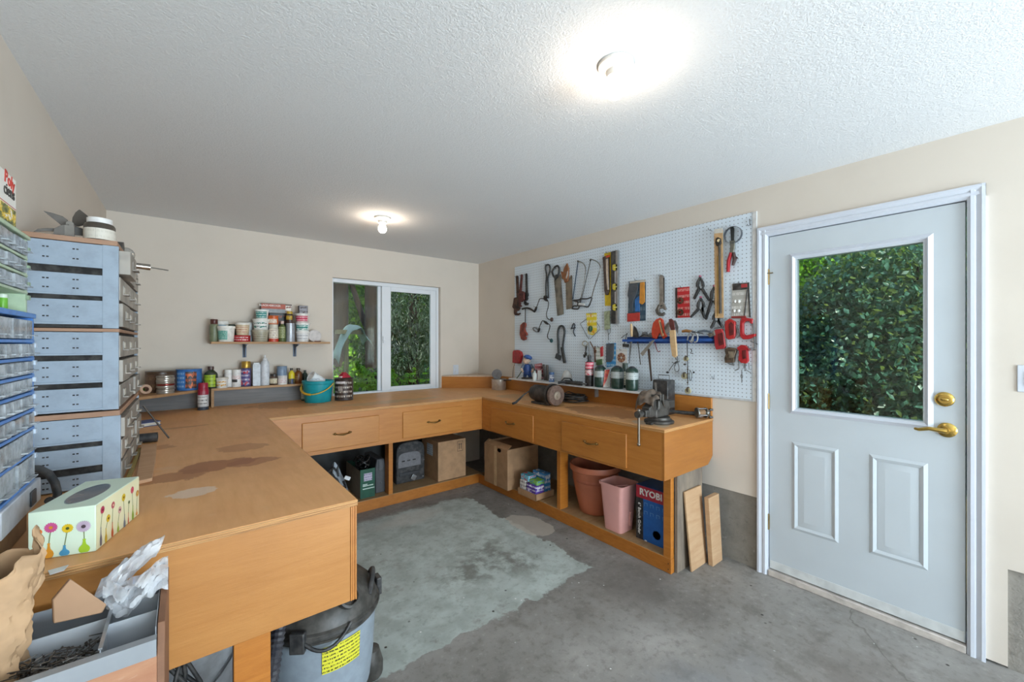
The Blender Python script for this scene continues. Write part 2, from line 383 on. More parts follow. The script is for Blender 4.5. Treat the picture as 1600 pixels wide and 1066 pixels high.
p = hx(1476, 624, SX); RX = Mx.Rotation(-math.pi / 2, 4, 'Y')
b = MB(); b.lathe([(.034, 0), (.034, .006), (.028, .012), (.02, .014), (.018, .014)], (SX, p.y, p.z), 24, R=RX); b.ell((SX - .02, p.y, p.z), .006, .016, .008, 12); b.build('deadbolt', M_BRASS, door)
p = hx(1480, 672, SX)
b = MB(); b.lathe([(.034, 0), (.034, .006), (.026, .012), (.013, .014), (.012, .05)], (SX, p.y, p.z), 24, R=RX)
b.tube([(SX - .045, p.y, p.z), (SX - .052, p.y + .02, p.z + .002), (SX - .05, p.y + .055, p.z + .004), (SX - .05, p.y + .09, p.z - .006), (SX - .046, p.y + .105, p.z - .004)], [.012, .011, .009, .008, .006], 10); b.build('lever_handle', M_BRASS, door)
p = hx(1509, 676, SX); MB().bb(SX - .001, SX + .03, SY0 - .014, SY0 - .004, p.z - .035, p.z + .035).build('strike_plate', M_BRASS, door)
MB().bb(SX - .003, SX - .0002, SY0 + .004, SY1 - .004, SZ0 + .002, SZ0 + .05).build('door_sweep', C('#d5d8d8', .6, 0, .08, 14), door)
# frame: jambs, threshold, casing
MB().bb(XR + .05, XR + .14, DY0, SY0 - .004, 0, DZ1).bb(XR + .05, XR + .14, SY1 + .004, DY1, 0, DZ1).bb(XR + .05, XR + .14, SY0, SY1, SZ1 + .004, DZ1).bb(XR - .004, XR + .05, DY0 - .002, SY0 - .005, 0, DZ1).bb(XR - .004, XR + .05, SY1 + .005, DY1 + .002, 0, DZ1).bb(XR - .004, XR + .05, SY0 - .005, SY1 + .005, SZ1 + .005, DZ1 + .004).build('jamb', M_WHITE, door)
MB().bb(XR - .012, XR + .14, SY0 - .003, SY1 + .003, .0, .034).build('threshold', C('#cfc6be', .6, 0, .12, 18), door, .003)
cas = thing('trim_2', None, None, (XR, .573, 0)); cas['kind'] = 'structure'; cas['label'] = 'white moulded casing around the door'
def casing(name, y0, y1, z0, z1, horiz, flip):
    b = MB(); prof = [(0, .006), (.12, .010), (.2, .016), (.42, .015), (.5, .011), (.58, .013), (.8, .019), (1, .018)]
    if horiz:
        pts = [(XR - d, y0, z0 + u * (z1 - z0)) for u, d in prof] + [(XR, y0, z1), (XR, y0, z0)]; b.prism(pts, (0, y1 - y0, 0))
    else:
        a, e = (y1, y0) if flip else (y0, y1)
        pts = [(XR - d, a + u * (e - a), z0) for u, d in prof] + [(XR, e, z0), (XR, a, z0)]; b.prism(pts, (0, 0, z1 - z0))
    return b.build(name, M_WHITE, cas, smooth=25)
casing('casing_leg', SY1 + .006, 1.0385, 0, 2.137, False, False); casing('casing_leg', .107, SY0 - .006, 0, 2.137, False, True); casing('casing_head', .107, 1.0385, SZ1 + .008, 2.137, True, False)

# switch and outlet plates
sw = thing('light_switch', 'white light switch plate on the wall right of the door', 'switch', (XR, -.03, 1.27))
MB().bb(XR - .006, XR, -.052, .019, 1.213, 1.328).build('plate', M_WHITE, sw, .002); MB().bb(XR - .011, XR - .005, -.030, -.004, 1.24, 1.30).build('rocker', M_WHITE, sw, .002)
p = hy(712, 578, YB); ou = thing('wall_outlet', 'white outlet plate on the back wall right of the window', 'outlet', p)
MB().bb(p.x - .035, p.x + .035, YB - .006, YB, p.z - .057, p.z + .057).build('plate', M_WHITE, ou, .002)
for dz in (-.025, .025): MB().bb(p.x - .016, p.x + .016, YB - .009, YB - .005, p.z + dz - .016, p.z + dz + .016).build('socket', C('#d4d8dc', .4), ou, .002)

# bare-bulb ceiling lamps
def lamp(x, y, label):
    L = thing('ceiling_lamp', label, 'lamp', (x, y, ZC), 'bare-bulb porcelain lampholders'); R = Mx.Rotation(math.pi, 4, 'X')
    MB().lathe([(.060, 0), (.060, .012), (.052, .020), (.034, .026), (.03, .046), (.0, .046)], (x, y, ZC), 28, R=R).build('lampholder', C('#f2efe8', .3), L)
    MB().lathe([(.014, .044), (.016, .056), (.028, .075), (.030, .090), (.027, .105), (.016, .116), (0, .120)], (x, y, ZC), 20, R=R).build('bulb', emit('bulb_glow', '#ffe9d0', BULB), L)
lamp(1.165, .884, 'bare bulb in porcelain holder, the one nearest the door and camera')
lamp(1.18, 3.08, 'bare bulb in porcelain holder, the far one near the window wall')
# ================================================================= the U-shaped workbench
M_PLY = wood('varnished_plywood', '#bc7c39', '#ae6d2d', (1.2, 1.2, 9), 5, .42, .25, '#8a5a2c')
M_PLYX = wood('varnished_plywood_end', '#b87f42', '#ac7236', (1.0, 9, 9), 4, .42, .2, '#93602f')
M_STUD = wood('varnished_stud', '#bc772e', '#ac6723', (1.5, 1.5, 14), 6, .4, .15, '#7c4a1e')
M_RAIL = wood('varnished_rail', '#b7732d', '#a46220', (6, 6, 20), 3, .42, .3, '#6e431c')
M_EDGE = wood('ply_edge', '#c99a60', '#8f6338', (3, 3, 160), 2, .6, .1, '#7a5026')
M_SHELF = wood('shelf_ply', '#a88a66', '#94754f', (2, 9, 9), 4, .7, .4, '#5d4730')
M_GREYW = wood('weathered_board', '#8b8a8a', '#76777a', (1, 14, 14), 3, .85, .3, '#55504c')
def top_mat(name, stains):
    t = NT(name); g = t.coord('World'); x = t.xyz(g)
    gr = t.noise(4, 5, .6, vec=g, stretch=(9, 1.2, 9), dist=.3); n = t.noise(2.2, 4, .62, vec=g); n5 = t.noise(6, 5, .65, vec=g)
    c = t.ramp(gr, [(.3, '#e4ac74'), (.7, '#d89e64')])
    c = t.mix(t.math('MULTIPLY', t.step(n, .42, .75), .4), c, '#b98050')
    c = t.mix(t.math('MULTIPLY', t.step(n5, .6, .75), .22), c, '#d9c2a4')
    for (sx, sy, rx_, ry_, col, am) in stains:
        ax = t.math('DIVIDE', t.math('SUBTRACT', x[0], sx), rx_); ay = t.math('DIVIDE', t.math('SUBTRACT', x[1], sy), ry_)
        d = t.math('SQRT', t.math('ADD', t.math('MULTIPLY', ax, ax), t.math('MULTIPLY', ay, ay)))
        d = t.math('ADD', d, t.math('MULTIPLY', t.math('SUBTRACT', n5, .5), 2.0))
        c = t.mix(t.math('MULTIPLY', t.math('SUBTRACT', 1.0, t.step(d, .86, .95)), am), c, col)
    t.color(c).set(.45, 0, .4).bump(gr, .05, .002); return t.m
TT = .019
# worktops
def dy(px, py): q = hz(px, py, ZB); return q.x, q.y
st = []
for px, py, rx_, ry_, col, am in ((330, 728, .17, .09, '#94552c', .8), (270, 745, .12, .09, '#9c6034', .7), (390, 722, .10, .07, '#94552c', .65), (300, 770, .08, .06, '#ddd2c4', .55), (245, 700, .10, .07, '#a5673a', .55), (375, 700, .12, .09, '#a86c40', .55), (290, 667, .14, .04, '#8f5b30', .45), (350, 645, .35, .06, '#9a6a40', .35)):
    q = hz(px, py, ZB); st.append((q.x, q.y, rx_, ry_, col, am))
M_TOPL = top_mat('worn_worktop_left', st)
M_TOPB = top_mat('worn_worktop_back', [(1.4, 3.45, .5, .1, '#b39a78', .5), (.7, 3.8, .3, .2, '#9a6a3e', .5)])
M_TOPR = top_mat('worn_worktop_right', [(2.45, 1.95, .22, .35, '#8a5a38', .6), (2.3, 1.5, .08, .12, '#c8b8a0', .7), (2.5, 3.0, .2, .3, '#b39a78', .5)])
def top(name, label, x0, x1, y0, y1, m, edge):
    o = thing(name, label, 'worktop', ((x0 + x1) / 2, (y0 + y1) / 2, ZB - TT), 'plywood worktops')
    MB().bb(x0, x1, y0, y1, ZB - TT, ZB).build('board', m, o, .0015)
    e = MB()
    for k in range(3):                                   # visible veneer layers on the open edges
        z0 = ZB - TT + .0008 + k * .0062
        for (a, b2, c2, d2) in edge: e.bb(a, b2, c2, d2, z0, z0 + .0042)
    e.build('edge_veneer', M_EDGE, o); return o
top('worktop', 'stained plywood top of the left bench that runs toward the camera', XL + .002, XP, YP, YA - .001, M_TOPL, [(XL + .002, XP, YP - .002, YP + .001), (XP - .001, XP + .002, YP, YA - .001)])
top('worktop', 'worn plywood top of the back bench below the window', XL + .002, XR - .002, YA, YB - .002, M_TOPB, [(XP, XA, YA - .0015, YA + .001)])
top('worktop', 'worn plywood top of the right bench under the vise and grinder', XA, XR - .002, EA, YA - .001, M_TOPR, [(XA - .0015, XA + .001, EA, YA - .001), (XA, XR - .002, EA - .0015, EA + .001)])
ZT = ZB - TT
# left bench carcass
lb = thing('left_bench', 'varnished plywood bench frame with deep end panel, left of the room', 'workbench', (0, 2.2, 0), 'plywood benches')
MB().bb(XL + .004, XP - .022, YP + .001, YP + .019, ZAB - .02, ZT).build('end_panel', M_PLYX, lb, .001)
b = MB()
for k in range(3): b.bb(XP - .021 + k * .007, XP - .016 + k * .007, YP + .001 - (.0012 if k != 1 else 0), YP + .02, ZAB - .02, ZT - .001)
b.bb(XP - .02, XP - .001, YP + .003, YA, ZAB - .02, ZT); b.build('side_apron', M_PLY, lb)
for px0, px1, yy in ((365, 423, 1.385),):
    MB().bb(hy(px0, 1000, yy).x, hy(px1, 1000, yy).x, yy, yy + .04, 0, ZT).build('leg', M_STUD, lb, .002)
MB().bb(XL + .01, XL + .05, YP + .025, YP + .11, 0, ZT).build('leg', M_STUD, lb, .002); MB().bb(XP - .11, XP - .022, 2.45, 2.49, 0, ZAB).build('leg', M_STUD, lb, .002)
MB().bb(XL + .01, XP - .03, 1.9, 1.94, ZT - .09, ZT).build('cross_rail', M_STUD, lb)
# handles: antique brass bow pulls
M_PULL = C('#8a6a3a', .3, .8, .2)
def pull(c, along, out, parent):
    a, o = V(along), V(out); c = V(c); L = .052; z = V((0, 0, 1)); pts = []; rs = []
    for i in range(13):
        u = -1 + i / 6; pts.append(c + a * (u * L) + o * (.006 + .022 * (1 - abs(u) ** 3)) - z * (.006 * (1 - u * u))); rs.append(.0042 + .003 * math.exp(-(u / .28) ** 2))
    b = MB().tube(pts, rs, 8)
    for u in (-1, 1): b.ell(c + a * (u * L) + o * .003, .010, .010, .010, 10); b.ell(c + a * (u * (L + .012)) + o * .002, .006, .004, .006, 8)
    return b.build('handle', M_PULL, parent)
# back bench
bbn = thing('back_bench', 'varnished plywood bench with two drawers and open shelf below the window', 'workbench', (1.3, 3.6, 0), 'plywood benches')
MB().bb(XP - .001, XA + .0015, YA + .002, YA + .021, ZAB, ZT).build('apron', M_PLY, bbn, .001)
M_DRAW = wood('drawer_front_ply', '#be803c', '#b17130', (1.2, 9, 9), 4, .4, .22, '#8a5a2c')
M_DRAWR = wood('drawer_front_ply_right', '#ba7a37', '#ac6b2d', (9, 1.2, 9), 4, .4, .22, '#8a5a2c')
for x0, x1, z0, z1, hpx, hpy in ((.644, 1.201, .637, .849, 535, 677), (1.4, 1.971, .632, .85, 678, 658.5)):
    d = MB().bb(x0, x1, YA - .009, YA + .002, z0, z1).build('drawer', M_DRAW, bbn, .004)
    pull(hy(hpx, hpy, YA - .009), (1, 0, 0), (0, -1, 0), d)
MB().bb(XP - .1, XK + .038, YK, YK + .038, .001, ZK).build('kick_board', M_RAIL, bbn, .002)
MB().bb(XL + .01, XK + .04, YK + .002, YB - .003, ZK - .006, ZK + .004).build('shelf', M_SHELF, bbn)
MB().bb(1.384, 1.422, YK + .001, YK + .09, ZK + .004, ZT).build('post', M_STUD, bbn, .002)
MB().bb(.30, .338, YK + .001, YK + .09, ZK + .004, ZT).build('post', M_STUD, bbn, .002)
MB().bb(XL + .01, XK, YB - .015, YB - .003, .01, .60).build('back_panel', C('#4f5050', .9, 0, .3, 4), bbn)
# right bench
rb = thing('right_bench', 'varnished plywood bench with two drawers along the pegboard wall', 'workbench', (2.5, 2.3, 0), 'plywood benches')
MB().bb(XA + .002, XA + .021, EA + .0195, YA + .002, ZAB, ZT).build('apron', M_PLY, rb, .001)
MB().prism([(XA + .002, EA + .001, ZAB + .002), (XR - .07, EA + .001, ZAB + .002), (XR - .018, EA + .001, ZAB + .04), (XR - .004, EA + .001, ZAB + .055), (XR - .004, EA + .001, ZT), (XA + .002, EA + .001, ZT)], (0, .0185, 0)).build('end_apron', wood('varnished_plywood_dark_end', '#aa6d2d', '#9c6026', (1.0, 9, 9), 4, .42, .2, '#7d5026'), rb, .001)
for y0, y1, z0, z1, hpx, hpy in ((2.471, 3.055, .620, .833, 797, 661), (1.578, 2.150, .624, .842, 923, 691.5)):
    d = MB().bb(XA - .009, XA + .002, y0, y1, z0, z1).build('drawer', M_DRAWR, rb, .004)
    pull(hx(hpx, hpy, XA - .009), (0, 1, 0), (-1, 0, 0), d)
MB().bb(XK, XK + .038, EK, YK - .001, .001, ZK).build('kick_board', M_RAIL, rb, .002)
MB().bb(XK + .002, XR + .008, EK + .02, YK, ZK - .006, ZK + .004).build('shelf', M_SHELF, rb)
MB().bb(XK + .001, XK + .09, 2.302, 2.340, ZK + .004, ZT).build('post', M_STUD, rb, .002); MB().bb(XK + .001, XK + .038, EK + .002, EK + .052, ZK + .001, ZT).build('post', M_STUD, rb, .002)
M_OLDPLY = wood('old_weathered_plywood', '#8d7f6e', '#6d6258', (5, 5, 1.4), 4, .85, .5, '#4a4038')
MB().bb(XK + .042, XR - .12, EK - .018, EK + .0005, .001, ZAB + .004).build('side_panel', M_OLDPLY, rb)
for k, z in enumerate((.02, .055)):
    b = MB()
    for yy in (EK + .018,): b.cyl((XK - .0012, yy, z + .005), (XK + .001, yy, z + .005), .004, 8)
    b.build('screw_head', C('#4a3016', .5), rb)
# backsplash along the right wall and the diagonal corner box
bs = MB().bb(XR - .022, XR - .004, EA + .002, 3.70, ZB, 1.050).build('backsplash', M_PLY, None, .001); tag(bs, 'varnished plywood backsplash strip along the pegboard wall', 'backsplash')
cb = thing('corner_ledge', 'small diagonal corner ledge with pale top between window and pegboard', 'ledge', (2.55, 3.95, ZB))
pa, pb_ = V((2.285, 4.157, 0)), V((2.778, 3.705, 0)); nrm = V((pb_.y - pa.y, -(pb_.x - pa.x), 0)).normalized()
MB().prism([(pa.x, pa.y, ZB), (pb_.x, pb_.y, ZB), (pb_.x - nrm.x * .018, pb_.y - nrm.y * .018, ZB), (pa.x + .02, pa.y, ZB)], (0, 0, .128)).build('front_board', M_PLY, cb)
MB().prism([(pa.x - .0, pa.y, ZB + .128), (pb_.x + .0, pb_.y, ZB + .128), (XR - .004, pb_.y, ZB + .128), (XR - .004, pa.y, ZB + .128)], (0, 0, .014)).build('top_board', C('#cdb8a4', .6), cb)
# white shelf below the pegboard
ws = MB().bb(2.618, XR - .022, 1.66, 3.34, 1.046, 1.060).build('wall_shelf', C('#dcdcdc', .5, 0, .08), None, .001); tag(ws, 'narrow white shelf below the pegboard', 'shelf')
sb = MB().bb(2.735, XR - .022, 2.285, 2.297, .96, 1.046).build('bracket', C('#8a8682', .5), ws)
# pegboard panels with a grid of holes
t = NT('pegboard'); g = t.coord('Object'); x = t.xyz(g)
def hole(u): fr = t.math('SUBTRACT', t.math('FRACT', t.math('MULTIPLY', u, 1 / .0254)), .5); return t.math('MULTIPLY', fr, fr)
d2 = t.math('ADD', hole(x[1]), hole(x[2])); hm = t.math('SUBTRACT', 1.0, t.step(d2, .008, .022))
base = t.mix(t.math('MULTIPLY', t.step(t.noise(3, 4), .4, .8), .08), '#dbe6f0', '#bfc9d4')
t.color(t.mix(hm, base, '#7d7f84')).set(.4, 0, .4).bump(t.math('SUBTRACT', 1.0, hm), .5, .004); M_PEG = t.m
for y0, y1, lab in ((1.044, 2.2555, 'white pegboard panel next to the door, holding clamps'), (2.2575, 3.453, 'white pegboard panel by the corner, holding saws and pipe wrenches')):
    P = thing('pegboard', lab, 'pegboard', (XR - .003, (y0 + y1) / 2, 1.65), 'pegboard panels')
    MB().bb(XR - .0065, XR - .0005, y0, y1, 1.054, 2.248).build('panel', M_PEG, P, smooth=0)
    if y0 < 2: PD = P
P = PD
P2 = MB().bb(XR - .011, XR - .0066, 1.044, 1.066, 1.056, 2.247).build('edge_strip', C('#d5d3d0', .5), P)
P2 = MB().bb(XR - .010, XR - .0068, 1.066, 2.2, 1.054, 1.066).build('edge_strip', C('#cdd0d4', .5), P)
# ================================================================= left bench: drawer cabinets and what stands around them
M_STEEL = NT('blue_grey_steel')
_t = M_STEEL; _n = _t.noise(14, 5, .65); _n2 = _t.noise(70, 3)
_t.color(_t.mix(_t.math('MULTIPLY', _t.step(_n, .4, .7), .5), '#98a6b5', '#7f8b98')).set(.5, .0, .5).bump(_n2, .05, .002); M_STEEL = _t.m
M_STEELD = C('#a49d94', .45, .15, .2, 9); M_BLACKIN = C('#1d1b1a', .8); M_BOARD = wood('thin_reddish_board', '#b08c74', '#9c7860', (2, 9, 9), 4, .7, .3, '#6d5140')  # drawer steel: same paint, its dimmer, browner reflections put into the colour
M_PAPER = C('#d9d4c8', .7, 0, .08)
CY0, CY1, CXF = 2.05, 2.785, -.192
def zs(py): return hy(110, py, CY0).z
units = [('topmost', 1.475, 1.773, [(378, 416), (427, 461), (468, 507)]), ('middle', 1.183, 1.462, [(519, 555.5), (564, 599.5), (608, 644)]), ('lowest', .9125, 1.160, [(656, 694), (702, 732), (744, 766)])]
px160 = hy(160, 450, CY0).x
for ui, (pos, z0, z1, rows) in enumerate(units):
    cu = thing('drawer_cabinet', 'blue-grey steel small-parts drawer cabinet, %s of the stack of three' % pos, 'cabinet', (-.32, 2.4, z0), 'stacked steel drawer cabinets')
    xf = CXF + (.005 if ui == 2 else 0)
    MB().bb(XL + .004, xf - .012, CY0 + .008, CY1, z0 + .001, z1 - .001).build('carcass', M_BLACKIN, cu)
    MB().bb(px160, xf, CY0 - .002, CY0 + .014, z0, z1).build('corner_post', M_STEEL, cu, .001); MB().bb(xf - .014, xf, CY1 - .012, CY1 + .002, z0, z1).build('corner_post', M_STEEL, cu, .001)
    for a, b_ in rows:
        zt, zb = zs(a), max(zs(b_), z0 + .001)
        p = MB().bb(XL + .006, px160 + .001, CY0 - .001, CY0 + .008, zb + .006, zt).bb(XL + .006, px160 + .001, CY0 - .005, CY0 + .004, zb, zb + .007).build('side_panel', M_STEEL, cu, .001)
        s = MB()
        for cx in (-.37, -.30):
            for zz in ((zt - zb) * .72, (zt - zb) * .32):
                for dx in (-.0045, .0045): s.bb(cx + dx - .0028, cx + dx + .0028, CY0 - .0016, CY0, zb + zz - .0022, zb + zz + .0022)
        sl = s.build('punched_slots', M_BLACKIN, p); sl['kind'] = 'stuff'
    w = (CY1 - CY0 - .028) / 3; zz = np.linspace(z0 + .004, z1 - .004, 4)
    for r in range(3):
        for k in range(3):
            y0 = CY0 + .014 + k * w; out = .03 if (ui == 0 and r == 2 and k == 0) else (.01 if (ui * 3 + r * 2 + k) % 5 == 0 else .003)
            d = MB().bb(xf - .03, xf + out, y0 + .003, y0 + w - .003, zz[r] + .003, zz[r + 1] - .008).build('drawer', M_STEELD, cu, .001)
            zc = (zz[r] + zz[r + 1]) / 2
            MB().bb(xf + out, xf + out + .002, y0 + w / 2 - .035, y0 + w / 2 + .035, zc - .014, zc + .016).bb(xf + out, xf + out + .016, y0 + w / 2 - .03, y0 + w / 2 + .03, zc - .018, zc - .014).build('label_holder', M_STEELD, d)
            if (r + k + ui) % 3 != 2: MB().bb(xf + out + .0021, xf + out + .003, y0 + w / 2 - .026, y0 + w / 2 + .026, zc - .010, zc + .012).build('paper_tag', M_PAPER, d)
for z, h, lab, x1 in ((1.1605, .018, 'thin brown board between the lowest and middle steel cabinets', CXF + .004), (1.4625, .011, 'thin brown board between the middle and topmost steel cabinets', CXF + .002), (1.7735, .017, 'reddish board lying on top of the stacked steel cabinets', CXF - .003)):
    tag(MB().bb(XL + .004, x1, CY0 - .004, CY1 - .01, z, z + h).build('shelf_board', M_BOARD, None, .001), lab, 'board', 'boards between the steel cabinets')
ZTOP = 1.791
# ---- clear plastic drawer cabinets
M_BLUE = C('#4f86cf', .35, 0, .08); M_GREEN = C('#b9cdb0', .45, 0, .08)
def plastic(name, col, tr):
    t = NT(name); f = t.noise(25, 4, .6); t.color(t.mix(t.step(f, .3, .7), col, '#8f9498')).set(.15, 0, .5)
    tp = t.n('ShaderNodeBsdfTransparent'); m = t.n('ShaderNodeMixShader'); m.inputs[0].default_value = tr
    t.l(t.b.outputs[0], m.inputs[1]); t.l(tp.outputs[0], m.inputs[2]); t.l(m.outputs[0], t.out.inputs[0]); return t.m
M_CLR = plastic('clear_plastic_drawer', '#d2d8dc', .35)
def drawers(parent, xf, y0, y1, z0, z1, n, seed):
    r = random.Random(seed); w = (y1 - y0) / n
    for k in range(n):
        a, b_ = y0 + k * w + .002, y0 + (k + 1) * w - .002
        out = r.choice((0, .002, .004))
        m = MB().bb(xf - .09, xf + out, a, b_, z0 + .003, z0 + .006).bb(xf - .09, xf - .088, a, b_, z0 + .006, z1 - .004)
        m.bb(xf + out - .002, xf + out, a, b_, z0 + .006, z1 - .004).bb(xf - .088, xf + out - .002, a, a + .0015, z0 + .006, z1 - .004).bb(xf - .088, xf + out - .002, b_ - .0015, b_, z0 + .006, z1 - .004)
        m.bb(xf + out, xf + out + .012, (a + b_) / 2 - w * .28, (a + b_) / 2 + w * .28, z0 + .010, z0 + .013)
        d = m.build('drawer', M_CLR, parent)
        MB().bb(xf + out - .005, xf + out - .003, a + w * .28, b_ - w * .28, z0 + .012, z1 - .008).build('label_card', C(r.choice(('#e9e4da', '#f0ece4', '#ddd6c8', '#e3d9a8')), .7), d)
        c = MB()
        for q in range(7):
            c.box((xf - .045 + r.uniform(-.03, .03), (a + b_) / 2 + r.uniform(-.3, .3) * w, z0 + .006 + r.uniform(.003, (z1 - z0) * .45)), (r.uniform(.006, .02), r.uniform(.004, .012), r.uniform(.004, .012)), Mx.Rotation(r.uniform(0, 3), 4, V((r.random(), r.random(), 1))))
        q = c.build('small_parts', C(r.choice(('#6b655c', '#4e4a46', '#8a7f70', '#9a9a98')), .5, .4), d); q['kind'] = 'stuff'
BX, BY1 = -.33, hx(53, 600, -.33).y; BY0 = BY1 - .306
bc = thing('plastic_drawer_cabinet', 'bright blue framed cabinet of clear plastic drawers at the left edge', 'cabinet', (BX - .06, BY0 + .15, .965))
zr = [hx(50, y, BX).z for y in (497, 533, 560, 586.5, 613, 640, 668, 706, 748, 786)]
b = MB().bb(XL + .005, XL + .009, BY0, BY1, zr[-1], zr[0])
for y0 in (BY0, BY1 - .012): b.bb(XL + .005, BX, y0, y0 + .012, zr[-1], zr[0])
b.build('frame', M_BLUE, bc, .001)
MB().bb(XL + .005, BX + .004, BY0 - .002, BY1 + .002, zr[0] - .001, zr[0] + .012).build('top_tray', M_BLUE, bc, .002)
for z in zr[1:9]: MB().bb(XL + .009, BX + .003, BY0 + .010, BY1 - .010, z - .004, z + .003).build('rail', M_BLUE, bc)
b = MB()
for z in zr[1:8]: b.bb(BX, BX + .006, BY1 - .014, BY1 + .001, z - .018, z - .006)
b.build('post_clip', C('#c6d4e4', .3), bc)
for i in range(8):
    drawers(bc, BX, BY0 + .012, BY1 - .012, zr[i + 1] + .003, zr[i] - .004, 5 if i < 6 else 2, 11 + i)
b = MB().bb(XL + .005, BX + .012, BY0, BY1 + .006, zr[9], zr[8] - .004); b.build('base_drawer', C('#b4bac2', .35), bc, .003)
MB().bb(BX + .012, BX + .016, BY1 - .10, BY1 - .055, zr[9] + .01, zr[8] - .018).build('drawer_pull', C('#3a3c40', .5), bc, .002)
rs = MB().bb(XL + .01, BX - .01, BY0 + .03, BY1 - .015, ZB, zr[9]).build('riser_block', wood('riser_wood', '#8f6d4c', '#7a5a3c', (1, 8, 8), 4), None, .002); tag(rs, 'brown wooden riser block under the blue drawer cabinet', 'block')
GX, GY1 = -.345, hx(42.5, 430, -.345).y; GY0 = GY1 - .30; gz0 = zr[0] + .0125
gr = [hx(40, y, GX).z for y in (374, 404.5, 431, 458)]
gc = thing('plastic_drawer_cabinet', 'pale green framed cabinet of clear drawers standing on the blue one', 'cabinet', (GX - .05, GY0 + .15, gz0))
b = MB().bb(XL + .005, XL + .009, GY0, GY1, gz0, gr[0])
for y0 in (GY0, GY1 - .012): b.bb(XL + .005, GX, y0, y0 + .012, gz0, gr[0])
b.build('frame', M_GREEN, gc, .001); MB().bb(XL + .005, GX + .006, GY0 - .003, GY1 + .003, gr[0], gr[0] + .010).build('top_tray', M_GREEN, gc, .002)
MB().bb(XL + .005, GX, GY0, GY1, gz0 - .0003, gz0 + .004).build('bottom_tray', M_GREEN, gc)
for z in gr[1:]: MB().bb(XL + .009, GX + .003, GY0 + .010, GY1 - .010, z - .003, z + .003).build('rail', M_GREEN, gc)
b = MB()
for yy in (390, 418, 444, 465): z = hx(40, yy, GX).z; b.bb(GX, GX + .006, GY1 - .014, GY1 + .002, z - .006, z + .006)
b.build('post_clip', C('#93a98c', .4), gc)
for i in range(3): drawers(gc, GX, GY0 + .012, GY1 - .012, gr[i + 1] + .004, gr[i] - .003, 5, 31 + i)
# small jars inside the open bay of the green cabinet
def jarx(name, label, px, w, y0, y1, body, lid, group=None, x=GX - .03, z0=gz0 + .0045):
    q = hx(px, y1, x); d = depth(q); r = w * d / FPX / 2; h = (y1 - y0) * d / FPX
    o = thing(name, label, 'jar', (q.x, q.y, z0), group)
    MB().lathe([(r * .95, 0), (r, .004), (r, h * .74), (r * .9, h * .8)], (q.x, q.y, z0), 16).build('body', C(body, .3), o)
    MB().lathe([(r * .93, h * .76), (r * .93, h), (0, h)], (q.x, q.y, z0), 16).build('lid', C(lid, .4), o)
jarx('small_jar', 'small lime green jar in the open bay of the green cabinet', 4, 11, 467, 492, '#79c045', '#e6efe0')
jarx('small_jar', 'small dark brown jar in the open bay of the green cabinet', 20, 13, 481, 494, '#4c2a1e', '#35211a')
# seed box
SXF = -.362; q1 = hx(25, 283, SXF); sb0 = gr[0] + .0105
sd = thing('seed_box', 'flat seed box with red and black lettering above yellow flowers, on the green cabinet', 'box', (SXF - .02, q1.y - .12, sb0))
t = NT('seed_box_print'); g = t.coord('Generated'); x = t.xyz(g); n = t.noise(5, 5, .6, vec=g, dist=.6)
pic = t.ramp(n, [(.3, '#3e4a22'), (.42, '#8b8a3a'), (.5, '#e9c424'), (.58, '#f0f0e8'), (.66, '#e8a020'), (.75, '#5d6b2c')], 'CONSTANT')
c = t.mix(t.step(x[2], .425, .43), pic, '#f2efe8'); c = t.mix(t.math('MULTIPLY', t.step(x[2], .44, .444), t.math('SUBTRACT', 1.0, t.step(x[2], .458, .462))), c, '#c4402e')
t.color(c).set(.4); M_SEED = t.m
MB().bb(XL + .03, SXF, q1.y - .25, q1.y, sb0, q1.z).build('carton', M_SEED, sd, .001)
p = hx(23, 293, SXF + .0006); text_part('Poly', frame(p, (0, 1, 0)) @ Mx.Rotation(math.pi / 2, 4, 'X') @ Mx.Rotation(math.radians(-6), 4, 'Z'), .046, C('#cf3a2c', .5), sd, align='RIGHT', bold=.0006)
p = hx(23, 307, SXF + .0006); text_part('ciens', frame(p, (0, 1, 0)) @ Mx.Rotation(math.pi / 2, 4, 'X'), .042, C('#22201e', .5), sd, align='RIGHT', bold=.0006)
# fan blades on the top board
fb = thing('fan_blade_assembly', 'grey metal fan blades with hub lying on the steel cabinets', 'fan', (-.33, 2.25, ZTOP)); M_FAN = C('#605a54', .5, .25, .25, 12)
def blade(pts, Y0, slope):
    b = MB(); P = [hy(x_, y_, Y0) for x_, y_ in pts]
    for p in P: p.y += slope * (p.x - P[0].x)
    b.prism(P, (0.0015, .0025, .001)); b.build('blade', M_FAN, fb, .0008)
blade([(67, 329.5), (80, 332), (95, 336), (103, 342), (105, 351), (95, 351.5), (83, 342)], 2.16, .4)
blade([(112, 351), (113, 340), (118, 332), (124, 328), (133, 335), (143, 344), (136, 352), (122, 355)], 2.185, -.3)
blade([(51, 362.5), (58, 357.5), (72, 356), (88, 356), (88, 361), (70, 361)], 2.13, .2)
blade([(83, 367), (84, 357), (96, 351), (106, 350), (106, 367)], 2.12, .2)
blade([(112, 367), (113, 353), (126, 356), (137, 362), (136, 369)], 2.14, .2)
q = hy(109, 350, 2.13); MB().cyl(q, q + V((0, .05, 0)), .010).bb(q.x - .012, q.x + .012, 2.125, 2.133, ZTOP, q.z - .006).build('hub', C('#8a857e', .45, .3), fb)
